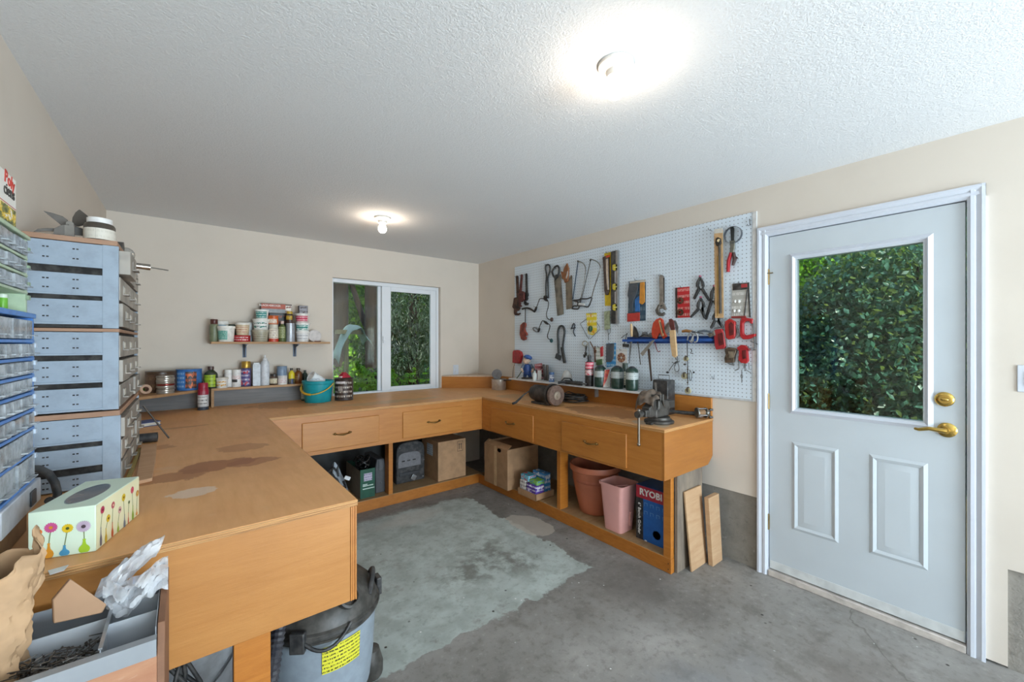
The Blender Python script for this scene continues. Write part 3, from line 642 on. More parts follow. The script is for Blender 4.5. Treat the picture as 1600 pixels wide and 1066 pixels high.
# ================================================================= jars, tubs, bottles and cans placed by their spot on a shelf
FACE = math.atan2(-_c, -_s)                              # direction from things back to the room
def vessel(kind, name, label, cat, px, w, yt, yb, Yc, z0, body, lid='#e8e6e0', lab=None, ink='#303030', ink2=None, group=None, band=(.18, .72), rows=5, arc=1.35, turn=0.0, metal=0., parent_fit=True):
    c = hy(px, (yt + yb) / 2, Yc); d = depth(c); r = w * d / FPX / 2; h = (yb - yt) * d / FPX
    c = V((c.x, Yc, z0)); o = thing(name, label, cat, c, group); mb, ml = C(body, .38, metal), C(lid, .38, .7 if lid in ('#b9b4aa', '#c9a24a', '#8f8a80') else 0.)
    A = FACE + turn
    if kind == 'tub':
        MB().lathe([(r * .80, 0), (r * .82, .002), (r * .93, h * .84), (r * .90, h * .85), (0, h * .85)], c, 24).build('body', mb, o)
        MB().lathe([(r * .97, h * .83), (r, h * .835), (r, h * .97), (r * .96, h), (r * .86, h), (r * .84, h * .975), (0, h * .975)], c, 24).build('lid', ml, o); rr = lambda u: r * (.82 + (.11) * u / .84) + .0006
    elif kind == 'can':
        MB().lathe([(r * .98, 0), (r, .003), (r * .975, .006), (r * .975, h - .006), (r, h - .003), (r * .98, h), (r * .93, h), (r * .92, h - .005), (r * .6, h - .005), (r * .58, h - .002), (0, h - .002)], c, 26).build('body', mb, o)
        if lid: MB().lathe([(r * .93, h - .004), (r * .93, h - .0005), (r * .9, h + .0005), (r * .8, h - .001), (0, h - .001)], c, 26).build('lid', ml, o)
        rr = lambda u: r * .98 + .0006
    elif kind == 'jar':
        MB().lathe([(r * .92, 0), (r, .006), (r, h * .66), (r * .9, h * .76), (r * .72, h * .8)], c, 22).build('body', mb, o)
        MB().lathe([(r * .8, h * .78), (r * .82, h * .785), (r * .82, h * .985), (r * .78, h), (0, h)], c, 22).build('lid', ml, o); rr = lambda u: r + .0006
    elif kind == 'bottle':
        MB().lathe([(r * .92, 0), (r, .006), (r, h * .62), (r * .92, h * .70), (r * .55, h * .80), (r * .38, h * .84), (r * .38, h * .88)], c, 22).build('body', mb, o)
        MB().lathe([(r * .46, h * .86), (r * .46, h * .99), (r * .42, h), (0, h)], c, 18).build('cap', ml, o); rr = lambda u: r + .0006
    elif kind == 'spice':
        MB().lathe([(r * .95, 0), (r, .004), (r, h * .74), (r * .94, h * .78)], c, 22).build('body', mb, o)
        MB().lathe([(r * .97, h * .77), (r * .97, h * .98), (r * .9, h), (0, h)], c, 22).build('cap', ml, o); rr = lambda u: r + .0006
    elif kind == 'spray':
        MB().lathe([(r * .96, 0), (r, .003), (r, h * .70), (r * .95, h * .73), (r * .8, h * .75)], c, 22).build('body', mb, o)
        MB().lathe([(r * .9, h * .74), (r * .93, h * .76), (r * .9, h * .97), (r * .8, h), (0, h)], c, 22).build('cap', ml, o); rr = lambda u: r + .0006
    elif kind == 'nozzle':
        MB().lathe([(r * .92, 0), (r, .006), (r, h * .70), (r * .85, h * .78), (r * .5, h * .84)], c, 22).build('body', mb, o)
        MB().lathe([(r * .5, h * .835), (r * .5, h * .88), (r * .22, h * .92), (r * .12, h), (0, h)], c, 16).build('spout', ml, o); rr = lambda u: r + .0006
    if lab:
        u0, u1 = band; b = MB()
        b.lathe([(rr(u0), h * u0), (rr(u1), h * u1)], c, 14, A - arc, A + arc)
        b.build('label', printed(lab, ink, ink2, rows, key=name + str(px)), o)
    return o, c, r, h
def cuboid(name, label, cat, px0, px1, yt, yb, Yf, dpt, z0, col, lab=None, ink='#303030', ink2=None, rows=4, group=None, rotz=0.):
    a, b_ = hy(px0, yb, Yf), hy(px1, yb, Yf); h = (yb - yt) * depth(a) / FPX
    o = thing(name, label, cat, ((a.x + b_.x) / 2, Yf + dpt / 2, z0), group)
    MB().bb(a.x, b_.x, Yf, Yf + dpt, z0, z0 + h).build('carton', C(col, .5), o, .001)
    if lab: MB().bb(a.x + .002, b_.x - .002, Yf - .0008, Yf, z0 + .004, z0 + h - .004).build('label', printed(lab, ink, ink2, rows, key=label), o)
    return o, a, b_, h
M_SHWOOD = wood('pine_shelf', '#b9936a', '#a67e57', (1, 9, 9), 4, .6, .3, '#6e5036')
# upper wall shelf with two steel brackets
ZS = 1.4335
us = thing('wall_shelf', 'narrow wooden wall shelf full of tubs, left of the window', 'shelf', (.6, 4.06, 1.415)); x0, x1 = hy(330, 536, 3.97).x, hy(516, 536, 3.97).x
MB().bb(x0, x1, 3.97, YB - .001, 1.4155, ZS).build('board', M_SHWOOD, us, .001)
M_BRK = C('#5b6474', .5, .3)
for px in (384, 464):
    x = hy(px, 550, 4.06).x
    MB().bb(x - .014, x + .014, YB - .004, YB - .0005, 1.30, 1.4150).prism([(x - .003, YB - .004, 1.30), (x - .003, YB - .004, 1.4150), (x - .003, 4.0, 1.4150), (x - .003, 4.0, 1.404), (x - .003, YB - .05, 1.385)], (.006, 0, 0)).bb(x - .012, x + .012, 3.99, YB - .004, 1.411, 1.4152).build('bracket', M_BRK, us)
YF, YM, YBk = 4.025, 4.06, 4.105
G1 = 'tubs and bottles on the upper shelf'
vessel('jar', 'glass_jar', 'olive glass jar with dark red lid, leftmost on the upper shelf', 'jar', 334.5, 12, 498, 533, 4.03, ZS, '#7d8468', '#5a2f2a', group=G1)
vessel('tub', 'plastic_tub', 'white tub with pale blue label at the back left of the upper shelf', 'tub', 346.5, 18, 501, 533, 4.11, ZS, '#e6e6e0', '#eceae4', '#a9cbe0', '#5d86a8', group=G1, band=(.45, .82))
vessel('tub', 'plastic_tub', 'white tub with teal printed label in front at the left shelf end', 'tub', 353.5, 24, 509, 533.5, 3.998, ZS, '#eceae2', '#f1efe8', '#3f9c8c', '#dff0ea', group=G1, band=(.12, .70), arc=.75, rows=6)
vessel('can', 'paint_can', 'dark green can between the white tubs on the upper shelf', 'can', 363, 12, 506, 533, 4.125, ZS, '#3d4a38', '#2e2a26', group=G1)
o, c, r, h = vessel('can', 'flat_can', 'flat red can with white print under a beige tub', 'can', 378, 23, 523.5, 533.5, YF + .01, ZS, '#b3242b', '#a8a39a', '#b3242b', '#f4e8e6', group=G1, band=(.12, .85), rows=2)
vessel('tub', 'plastic_tub', 'beige tub with white lid standing on a flat red can', 'tub', 379, 20, 504, 523.5, YF + .01, ZS + h, '#d8c2a2', '#eae6de', '#dcc7a8', '#a5342c', group=G1, rows=3)
vessel('spice', 'white_bottle', 'slim white bottle behind the beige tub on the upper shelf', 'bottle', 390, 8, 503, 533, YBk, ZS, '#d5d9da', '#e2e6e6', group=G1)
o, c, r, h = vessel('tub', 'plastic_tub', 'grey-beige tub at the bottom of a three-tub stack', 'tub', 407, 23.5, 515, 533.5, YF + .012, ZS, '#aca692', '#b4ae9c', '#a8a28e', '#77725f', group=G1, rows=3)
o, c, r2, h2 = vessel('tub', 'plastic_tub', 'white tub with black letters and teal stripe, middle of the stack', 'tub', 408, 23, 498.5, 515.5, YF + .012, ZS + h, '#e9e8e2', '#efeee8', '#e6e8e6', '#33413c', '#2c7d6c', group=G1, rows=2)
vessel('tub', 'plastic_tub', 'white tub with teal label on top of the three-tub stack', 'tub', 409.5, 19, 484, 498.5, YF + .012, ZS + h + h2, '#efeee8', '#f2f2ee', '#2b8c86', '#e8f2f0', group=G1, rows=3, band=(.1, .8))
o, a, b_, h = cuboid('cardboard_carton', 'tall dark carton standing behind the cans on the upper shelf', 'box', 421, 452, 488, 533, 4.092, .06, ZS, '#3a3d3c', '#3c4044', '#b85a34', '#26292b', 5, G1)
o, a, b_, h2 = cuboid('tool_box_carton', 'long orange and black tool carton lying on top of the shelf stack', 'box', 408, 456, 473, 488, 4.078, .075, ZS + h, '#5a4238', group=G1)
zt = ZS + h; xm = hy(446, 480, 4.078).x
MB().bb(a.x + .002, xm, 4.0772, 4.078, zt + h2 * .45, zt + h2 - .003).build('label', C('#b5533a', .5), o); MB().bb(a.x + .002, xm, 4.0774, 4.078, zt + .003, zt + h2 * .44).build('label', C('#9aa0a4', .5), o)
MB().bb(xm + .001, b_.x - .002, 4.0772, 4.078, zt + .003, zt + h2 - .012).build('label', printed('#ece4d8', '#7a3a30', '#7a3a30', 2), o)
text_part('BLACK+DECKER', frame(V((a.x + (xm - a.x) * .36, 4.0768, zt + h2 * .78)), (1, 0, 0)) @ Mx.Rotation(math.pi / 2, 4, 'X'), .022, C('#f2ece6', .5), o, bold=.0004)
o, c, r, h = vessel('spray', 'caulk_bottle', 'white bottle with red foot and printed label on the upper shelf', 'bottle', 427.5, 13.5, 506, 533.5, YF - .002, ZS, '#e4dccb', '#d7d2c4', '#ece4d4', '#6a2a22', group=G1, band=(.2, .68), rows=4)
MB().lathe([(r * 1.01, 0), (r * 1.01, h * .18)], c, 20).build('foot_band', C('#d0402a', .4), o)
vessel('can', 'putty_can', 'small orange and white can standing on a white bottle', 'can', 427, 14, 493, 506, YF - .002, ZS + h, '#d9682e', '#5d4a40', '#ece3d2', '#c0552a', group=G1, rows=2, band=(.1, .6))
vessel('bottle', 'green_bottle', 'slim olive green bottle with pink cap on the upper shelf', 'bottle', 441, 10, 501, 533.5, YF, ZS, '#5d6a3c', '#e9cfc6', '#6d7a44', '#d8d8b4', group=G1, rows=7)
o, c, r, h = vessel('can', 'silver_can', 'silver grey spray can under a dark jar on the upper shelf', 'can', 453.5, 13, 504.5, 533.5, YF + .004, ZS, '#b4b8c0', '#8f8a80', group=G1, metal=.5)
vessel('jar', 'dark_jar', 'dark brown jar with yellow label standing on a silver can', 'jar', 452.5, 10, 486, 504.5, YF + .004, ZS + h, '#3a1e18', '#c2a33c', '#c9a83c', '#5a3a1c', group=G1, rows=2, band=(.3, .62))
z = ZS
for lab, px, w, yt, yb, body, lab_c, ink, ink2 in (('white tub with faint print, lowest of the four-high stack', 473, 20, 517, 533.5, '#e9e8e6', '#e4e4e4', '#8a8f96', None), ('white tub with teal block print, second in the four-high stack', 473, 21, 504, 517, '#e6ece8', '#2f8a80', '#dff0ec', '#e6ece8'), ('pink and red tub, third in the four-high stack', 472.5, 21, 489.5, 504, '#e4d6d2', '#c8345a', '#efd8d8', None)):
    o, c, r, h = vessel('tub', 'plastic_tub', lab, 'tub', px, w, yt, yb, YF + .015, z, body, '#eceae6', lab_c, ink, ink2, group=G1, rows=2); z += h
cuboid('square_tin', 'small grey square tin on top of the four-high tub stack', 'tin', 467.5, 481, 477, 489.5, YF - .005, .06, z, '#6f6a70', '#8d8a92', '#3a3438', '#4a3a3c', 2, G1)
q = hy(492, 521, 4.08); o = thing('round_lid', 'round white plastic lid leaning upright at the right shelf end', 'lid', (q.x, 4.08, ZS), G1); r = 17 * depth(q) / FPX / 2 * 1.12
MB().lathe([(0, 0), (r * .9, 0), (r * .9, .004), (r, .004), (r, -.008), (r * .96, -.008)], (q.x, 4.085, ZS + r), 28, R=Mx.Rotation(math.radians(82), 4, 'X')).build('disc', C('#d4cdca', .4), o)
tag(MB().bb(q.x - .02, q.x + .03, 3.985, 4.01, ZS, ZS + .008).build('rubber_strip', C('#6a3f34', .7), None, .001), 'short dark brown strip lying at the right end of the upper shelf', 'strip')
# lower shelf along the back wall
ZL = 1.0605
lo = thing('low_shelf', 'low wooden shelf board along the back wall above the bench', 'shelf', (.5, 4.09, ZB)); LX0, LX1 = hy(330, 608, 4.02).x, hy(479, 602, 4.02).x
MB().bb(LX0, LX1, 4.02, YB - .001, ZL - .019, ZL).build('board', M_SHWOOD, lo, .001); MB().bb(LX0 - .0005, LX0 + .018, 4.022, YB - .002, ZB, ZL - .019).build('end_support', M_SHWOOD, lo, .001)
dg = thing('corner_shelf', 'diagonal wooden shelf board across the back left corner', 'shelf', (-.15, 3.95, ZL - .02)); pA, pB = hz(222, 622, ZL), hz(315, 607.5, ZL)
pA = V((-.235, 3.70, 0)); pB = V((.125, 4.04, 0)); dv = (pB - pA).normalized(); pA = pA - dv * .25
MB().prism([(pA.x, pA.y, ZL - .02), (pB.x, pB.y, ZL - .02), (pB.x, YB - .001, ZL - .02), (XL + .002, YB - .001, ZL - .02), (XL + .002, pA.y, ZL - .02)], (0, 0, .019)).build('board', M_SHWOOD, dg, .001)
MB().bb(pB.x - .02, pB.x, 4.06, YB - .002, ZB, ZL - .02).build('end_support', wood('brown_support', '#7c5434', '#6a4528', (1, 1, 8), 5), dg)
tag(MB().bb(LX0 + .02, LX1, 4.075, 4.10, ZB, ZL - .02).build('backing_board', M_GREYW, None), 'weathered grey board behind the bench under the low shelf', 'board', 'grey boards behind the bench')
tag(MB().bb(XL + .004, pB.x - .021, 4.075, 4.10, ZB, ZL - .021).build('backing_board', M_GREYW, None), 'weathered grey board under the diagonal corner shelf', 'board', 'grey boards behind the bench')
ZD = ZL - .001; G2 = 'cans and bottles on the low shelf'
o, c, r, h = vessel('can', 'brown_tin', 'large dark brown tin with black lid on the corner shelf', 'can', 252, 39, 570, 602, 4.035, ZD, '#54402f', '#2b221c', '#6a5040', '#8a6e50', group=G2, band=(.15, .85), rows=2)
cs = thing('lid_stack', 'stack of silver jar lids in front of the brown tin', 'lids', hy(260, 603, 3.875), G2); cs.location.z = ZD
q = hy(259, 590, 3.875); rr_ = 11 * depth(q) / FPX
for k in range(9): MB().lathe([(rr_, 0), (rr_ * 1.02, .002), (rr_ * 1.0, .013), (rr_ * .9, .014), (0, .0135)], (q.x + RND.uniform(-.003, .003), 3.875, ZD + k * .0142), 20).build('jar_lid', C(['#b9b4ac', '#a39d94', '#c4beb4', '#8d3a34'][(k * 2) % 3 if k != 4 else 3], .3, .6), cs)
o, c, r, h = vessel('can', 'coffee_can', 'large blue can with orange and black picture on the corner shelf', 'can', 295.5, 33, 574.5, 607, 4.06, ZD, '#3f78bd', '#8f8a80', '#4a86cc', '#a8cbe8', group=G2, band=(.1, .9), rows=4, arc=.8, turn=-.5)
MB().lathe([(r * .985 + .0008, h * .1), (r * .985 + .0008, h * .88)], c, 10, FACE + .4, FACE + 1.25).build('label', printed('#3c3436', '#d8682a', '#d96a28', 3, key='cof'), o)
tr_ = thing('tape_roll', 'roll of tan masking tape lying on its side on the corner shelf', 'tape', hy(226, 600, 3.86), G2); tr_.location.z = ZD; q = hy(226, 597, 3.86); q.z = ZD + .034; R_ = Mx.Rotation(math.radians(72), 4, 'X') @ Mx.Rotation(.4, 4, 'Y')
MB().lathe([(.018, -.02), (.034, -.02), (.034, .02), (.018, .02), (.018, -.02)], q, 22, R=R_, cap=False).build('roll', C('#c8a58c', .6), tr_); MB().lathe([(.0165, -.019), (.0179, -.019), (.0179, .019), (.0165, .019), (.0165, -.019)], q, 22, R=R_, cap=False).build('core', C('#8d6a58', .7), tr_)
gt = thing('glue_tube', 'green tube with blue cap lying on the corner shelf', 'tube', hz(238, 609, ZD), G2); a, b_ = hz(222, 613, ZD), hz(250, 608, ZD); a.z = b_.z = ZD + .016
MB().cyl(a, a + (b_ - a) * .82, .016, 14, .015).build('tube', C('#74b43a', .4), gt); MB().cyl(a + (b_ - a) * .80, b_, .0155, 14, .011).build('cap', C('#2c5aa0', .4), gt)
o, c, r, h = vessel('bottle', 'green_bottle', 'dark green square-shouldered bottle with lime label on the low shelf', 'bottle', 329.5, 17.5, 570, 604, 4.07, ZL, '#22301a', '#4a2620', '#a6c22c', '#5d7a1c', group=G2, band=(.08, .62), rows=3)
vessel('tub', 'paste_tub', 'squat white tub with yellow round mark on the low shelf', 'tub', 347, 17, 589, 605, 4.05, ZL, '#e9e6e0', '#ded8cc', '#ebe4da', '#d8a030', '#d8a030', group=G2, rows=2)
vessel('spice', 'white_bottle', 'plain white bottle with white cap beside the squat tub', 'bottle', 357.5, 12, 577, 604, 4.10, ZL, '#ece9e6', '#efeeea', group=G2)
o, c, r, h = vessel('spice', 'white_bottle', 'white bottle with red cap print and dark oval mark', 'bottle', 370, 12.5, 577, 604, 4.07, ZL, '#ece9e6', '#efeeea', '#ebe7e4', '#c9404a', group=G2, rows=3, band=(.45, .66))
MB().lathe([(r + .0009, h * .28), (r + .0009, h * .44)], c, 8, FACE - .7, FACE + .7).build('oval_mark', C('#2a2426', .5), o)
vessel('spray', 'spray_can', 'spray can with gold cap and violet label on the low shelf', 'can', 384.5, 13.5, 565, 604, 4.06, ZL, '#4a4670', '#c9a24a', '#544c86', '#e4e0ea', '#b8384a', group=G2, band=(.05, .68), rows=4)
o, a, b_, h = cuboid('white_carton', 'plain white tall carton on the low shelf', 'box', 395, 407, 570, 604, 4.05, .055, ZL, '#d6dde4', group=G2)
MB().bb(a.x + .006, b_.x - .006, 4.06, 4.095, ZL + h, ZL + h + .012).build('folded_top', C('#e2e6ea', .5), o)
vessel('nozzle', 'white_bottle', 'plain white bottle with pointed spout, tallest on the low shelf', 'bottle', 414, 12.5, 557, 604, 4.07, ZL, '#dce0e6', '#e4e6ea', group=G2)
vessel('jar', 'brown_jar', 'small brown jar with cream label on the low shelf', 'jar', 428, 12, 584, 601, 4.06, ZL, '#46301f', '#2c211b', '#d9cfb4', '#7a6a4c', group=G2, rows=3, band=(.15, .6))
o, c, r, h = vessel('can', 'white_can', 'white printed can under a blue-grey can on the low shelf', 'can', 441, 14.5, 587, 601, 4.06, ZL, '#dcd8d4', '#8f8a80', '#e2dcd8', '#a8647a', group=G2, rows=3)
vessel('can', 'blue_grey_can', 'plain blue-grey can stacked on a white can', 'can', 440.5, 14.5, 572.5, 587, 4.06, ZL + h, '#7d92aa', '#8f8a80', group=G2)
o, c, r, h = vessel('bottle', 'glue_bottle', 'small yellow bottle with navy foot on the low shelf', 'bottle', 455.5, 9, 576, 600.5, 4.06, ZL, '#e0cb2c', '#3a3a38', group=G2)
MB().lathe([(r * 1.01, .001), (r * 1.01, h * .34)], c, 18).build('foot_band', C('#27345a', .4), o)
vessel('bottle', 'amber_bottle', 'amber glass bottle next to the yellow one on the low shelf', 'bottle', 466, 11.5, 576, 600, 4.06, ZL, '#6a3c12', '#3c2616', '#5a3214', '#c8a86a', group=G2, band=(.2, .5), arc=.5)
vessel('bottle', 'dark_bottle', 'little dark green bottle at the right end of the low shelf', 'bottle', 476.5, 8, 580, 600, 4.08, ZL, '#15352c', '#1c2a26', group=G2)
# on the bench below
o, c, r, h = vessel('spray', 'caulk_cartridge', 'red and white cartridge with dark base standing on the bench', 'can', 317.5, 14, 597, 639, 3.93, ZB, '#c9ccd0', '#a0223a', '#dcdcdc', '#3a3a3c', group=None, band=(.18, .55), rows=3)
MB().lathe([(r * 1.01, h * .56), (r * 1.01, h * .755)], c, 20).build('red_band', C('#a8203c', .35), o); MB().lathe([(r * 1.02, 0), (r * 1.02, h * .12)], c, 20).build('base_ring', C('#3c4654', .5), o); MB().cyl(c + V((0, 0, h)), c + V((0, 0, h + .012)), .008).build('nozzle', C('#2c1c1e', .5), o)
c = hz(497, 622, ZB); c.y = 3.86; c.x = hy(497, 610, 3.86).x; d = depth(c); rt = 46 * d / FPX / 2; hb = .185
bk = thing('plastic_bucket', 'turquoise bucket with yellow bail handle on the back bench', 'bucket', (c.x, c.y, ZB)); M_TQ = C('#1897a4', .35, 0, .06)
MB().lathe([(rt * .80, 0), (rt * .82, .004), (rt * .93, hb * .84), (rt * .97, hb * .86), (rt, hb * .99), (rt * .985, hb), (rt * .95, hb * .97), (rt * .89, hb * .8), (rt * .78, .01), (0, .01)], (c.x, c.y, ZB), 32).build('pail', M_TQ, bk)
MB().lathe([(rt * .845 + .001, hb * .42), (rt * .87 + .001, hb * .55)], (c.x, c.y, ZB), 12, FACE - 1.0, FACE + .1).build('sticker', printed('#e8d8b8', '#c86a3a', '#8a4a8a', 3, key='bk'), bk)
A = V((math.cos(FACE + math.pi / 2), math.sin(FACE + math.pi / 2), 0)); O = V((math.cos(FACE), math.sin(FACE), 0)); P = []
for i in range(17):
    a = math.pi * i / 16; P.append(V((c.x, c.y, ZB + hb * .86)) + A * (rt * 1.03 * math.cos(a)) + O * (rt * 1.06 * math.sin(a)) - V((0, 0, math.sin(a) * hb * .45)))
MB().tube(P, .0045, 8).build('bail_handle', C('#d9b23a', .4), bk); MB().tube(P[8:15], .009, 10).build('grip', C('#d8a830', .4), bk)
cp = thing('paper_cup', 'white printed cup lying tilted inside the turquoise bucket', 'cup', (c.x, c.y, ZB + .13)); R_ = Mx.Rotation(math.radians(-58), 4, 'Y') @ Mx.Rotation(.2, 4, 'X')
MB().lathe([(.036, 0), (.038, .002), (.046, .115), (.049, .118), (.046, .121), (.043, .117)], (c.x + .035, c.y, ZB + .165), 24, R=R_).build('cup', printed('#e9ecee', '#8a94a2', None, 3, .3, key='cup'), cp)
o, cc, r, h = vessel('can', 'stain_can', 'dark brown wood stain can at the window sill', 'can', 537.5, 27.5, 592, 626, 3.83, ZB, '#33221b', '#2a211d', '#3a2720', '#cfc6ba', group=None, band=(.1, .9), rows=4)
MB().lathe([(r * .985 + .0009, h * .78), (r * .985 + .0009, h * .87)], cc, 10, FACE - .6, FACE + .5).build('brand_strip', C('#d9cfd0', .5), o); MB().lathe([(r * .985 + .0009, h * .45), (r * .985 + .0009, h * .66)], cc, 8, FACE - .25, FACE + .25).build('emblem', printed('#a89e98', '#3a2720', None, 3), o)
P = [cc + A * (r * 1.03 * math.cos(math.pi * i / 12)) + V((0, 0, h * .8 + math.sin(math.pi * i / 12) * -.0)) + O * (r * 1.05 * math.sin(math.pi * i / 12)) - V((0, 0, .05 * math.sin(math.pi * i / 12))) for i in range(4)]
rg = thing('folded_rag', 'crumpled red and white rag on the stain can', 'rag', (cc.x, cc.y, ZB + h + .001)); b = MB()
def rag(u, v):
    a = u * 2 * math.pi; rr__ = (.012 + .036 * v) * (1 + .25 * math.sin(3 * a + 2 * v)); return V((cc.x + rr__ * math.cos(a), cc.y + rr__ * math.sin(a), ZB + h + .004 + .045 * (1 - v) ** .8 + .006 * math.sin(5 * a) * (1 - v)))
b.grid(rag, 24, 6).build('cloth', C('#b02838', .8), rg, thick=.003); MB().box((cc.x + O.x * .035, cc.y + O.y * .035, ZB + h + .012), (.05, .03, .014), Mx.Rotation(.5, 4, 'Z')).build('cloth_fold', C('#e6d4d4', .8), rg, .004)
vessel('bottle', 'cleaner_bottle', 'slim green and white bottle standing left of the turquoise bucket', 'bottle', 475, 8, 596, 624, 4.0, ZB, '#1d5248', '#1b2a28', '#cdd8d0', '#1d5248', band=(.1, .6), rows=5)
# left bench clutter
bk2 = thing('blue_book', 'blue and grey book lying flat beside the steel cabinets', 'book', hz(236, 664, ZB)); q0, q1 = hz(224, 668, ZB), hz(252, 664, ZB); dv = (q1 - q0).normalized(); M_ = frame(q0 + V((0, 0, 0)), dv)
MB(M_).bb(-.02, (q1 - q0).length, 0, .12, .0, .004).bb(-.02, (q1 - q0).length, 0, .12, .022, .026).build('cover', C('#2f4a86', .45), bk2, .001); MB(M_).bb(-.018, (q1 - q0).length - .004, .003, .117, .004, .022).build('pages', C('#d8d4c8', .7), bk2)
tb = thing('black_tube', 'short black rubber tube lying beside the steel cabinets', 'tube', hz(235, 690, ZB)); a, b_ = hz(216, 693, ZB), hz(246, 690, ZB); a.z = b_.z = ZB + .024; dv = (b_ - a).normalized(); R_ = dv.to_track_quat('Z', 'Y').to_matrix().to_4x4()
L_ = (b_ - a).length; MB().lathe([(.017, 0), (.024, 0), (.024, L_), (.017, L_), (.017, L_ - .03), (.017, 0)], a, 20, R=R_, cap=False).build('tube', C('#2a2b2e', .5), tb)
rd = MB().tube([hz(264, 686, ZB) + V((0, 0, .004)), V((CXF + .018, CY1 + .05, hy(222, 634, CY1 + .05).z))], .004, 8).build('steel_rod', C('#4a4038', .4, .4), None); tag(rd, 'thin dark steel rod leaning against the steel cabinets', 'rod')
def slabz(name, label, cat, pts, th, m):
    P = [hz(a, b2, ZB) for a, b2 in pts]; return tag(MB().prism(P, (0, 0, th)).build(name, m, None, .001), label, cat)
slabz('plank', 'pale bare wood plank lying along the foot of the steel cabinets', 'plank', [(221, 699), (245, 697), (243, 722), (238, 752), (212, 758)], .012, wood('bare_pine', '#c9a07c', '#b98e68', (1, 9, 9), 4, .6, .3))
slabz('wooden_ruler', 'narrow yellowed wooden ruler at the foot of the steel cabinets', 'ruler', [(216, 702), (222, 701), (205, 748), (197, 748)], .006, wood('yellow_ruler', '#a89450', '#8f7a3c', (1, 9, 9), 8, .5, .4))
hs = MB().tube([V((-.42, 1.98, 1.03)), hy(62, 733, 1.97), hy(76, 740, 1.96), hy(86, 755, 1.95), hy(90, 772, 1.94), hy(86, 786, 1.93) ,V((hy(80, 790, 1.93).x, 1.9, ZB + .02))], .011, 10).build('rubber_hose', C('#2b2f33', .55), None, smooth=60); tag(hs, 'black rubber hose curving between the cabinets and the tissue box', 'hose')
# jar and odds and ends on the top board
o, c, r, h = vessel('jar', 'pill_jar', 'dark jar with white cap and cream label on the steel cabinets', 'jar', 156, 36, 335, 371, 2.105, ZTOP, '#4a423a', '#eceae8', '#d6d0c4', '#ccc6ba', band=(.06, .52), rows=2, arc=2.4)
q = hy(178, 378, 2.44); dsp = thing('tape_dispenser', 'small dark tape dispenser at the corner of the steel cabinets', 'dispenser', (CXF - .03, 2.45, ZTOP)); 
MB().bb(CXF - .05, CXF - .02, 2.42, 2.52, ZTOP, ZTOP + .02).lathe([(.012, -.012), (.03, -.012), (.03, .012), (.012, .012), (.012, -.012)], (CXF - .035, 2.47, ZTOP + .045), 18, R=Mx.Rotation(math.pi / 2, 4, 'Y'), cap=False).build('body', C('#4c4743', .5), dsp)
gb = thing('glass_globe', 'small clear glass globe on the far end of the steel cabinets', 'globe', (CXF - .03, 2.62, ZTOP)); MB().ell((CXF - .03, 2.62, ZTOP + .045), .034).build('globe', C('#b4b0a8', .1, .3), gb); MB().cyl((CXF - .03, 2.62, ZTOP), (CXF - .03, 2.62, ZTOP + .016), .018).build('collar', C('#8a8680', .3, .8), gb)
ct = thing('chrome_torch', 'short chrome torch lying over the cabinet edge', 'torch', (CXF, 2.72, ZTOP + .004)); MB().cyl((CXF - .06, 2.72, ZTOP + .014), (CXF + .05, 2.74, ZTOP + .012), .013, 14, .015).build('barrel', C('#b8b2aa', .25, .9), ct); MB().cyl((CXF + .05, 2.74, ZTOP + .012), (CXF + .12, 2.75, ZTOP + .006), .003).build('pin', C('#6a645c', .4, .6), ct)
# ================================================================= tools on the pegboard
M_IRON = C('#4a4643', .5, .6, .3, 18); M_RUST = C('#5d4034', .65, .2, .4, 25); M_REDRUST = C('#6a3630', .6, .2, .35, 25); M_CHROME = C('#a9a7a4', .25, .9, .15); M_BLACK = C('#262729', .45); M_RUBBER = C('#2b2d2f', .6)
M_SAWST = C('#8d857a', .4, .6, .35, 9); M_HWOOD = wood('tool_handle_wood', '#94603a', '#7a4a2a', (2, 2, 8), 9, .5, .3); M_LWOOD = wood('pale_handle_wood', '#d9b98e', '#c8a274', (2, 2, 8), 9, .5, .2); M_RED = C('#b3262b', .4, 0, .12)
M_ZINC = C('#8c8f92', .35, .8, .2); M_YEL = C('#e2c21c', .45); M_BLUEP = C('#2b4f95', .45, .1, .15)
def PG(mb, pts, off=0., th=.006):                       # a flat tool part: outline on the board, real thickness toward the room
    return mb.prism([W(x_, y_, off) for x_, y_ in pts], (-th, 0, 0))
def PT(mb, pts, r, off=.01, n=8, closed=False):
    return mb.tube([W(x_, y_, off) for x_, y_ in pts], r, n, closed)
def tool(name, label, cat, px, py, group=None): return thing(name, label, cat, W(px, py, .01), group)
def smooth_path(pts, k=4):                               # Catmull-Rom through pixel points
    out = []; n = len(pts)
    for i in range(n - 1):
        p0, p1, p2, p3 = pts[max(i - 1, 0)], pts[i], pts[i + 1], pts[min(i + 2, n - 1)]
        for j in range(k):
            t_ = j / k; out.append(tuple(.5 * (2 * b_ + (c_ - a) * t_ + (2 * a - 5 * b_ + 4 * c_ - d) * t_ ** 2 + (-a + 3 * b_ - 3 * c_ + d) * t_ ** 3) for a, b_, c_, d in zip(p0, p1, p2, p3)))
    out.append(pts[-1]); return out
def hook(px, py, parent, l=.03): 
    a = W(px, py, 0); return MB().tube([a, a + V((-l, 0, 0)), a + V((-l - .004, 0, .012))], .0022, 6).build('peg_hook', M_ZINC, parent)
GP = 'pipe wrenches on the pegboard'
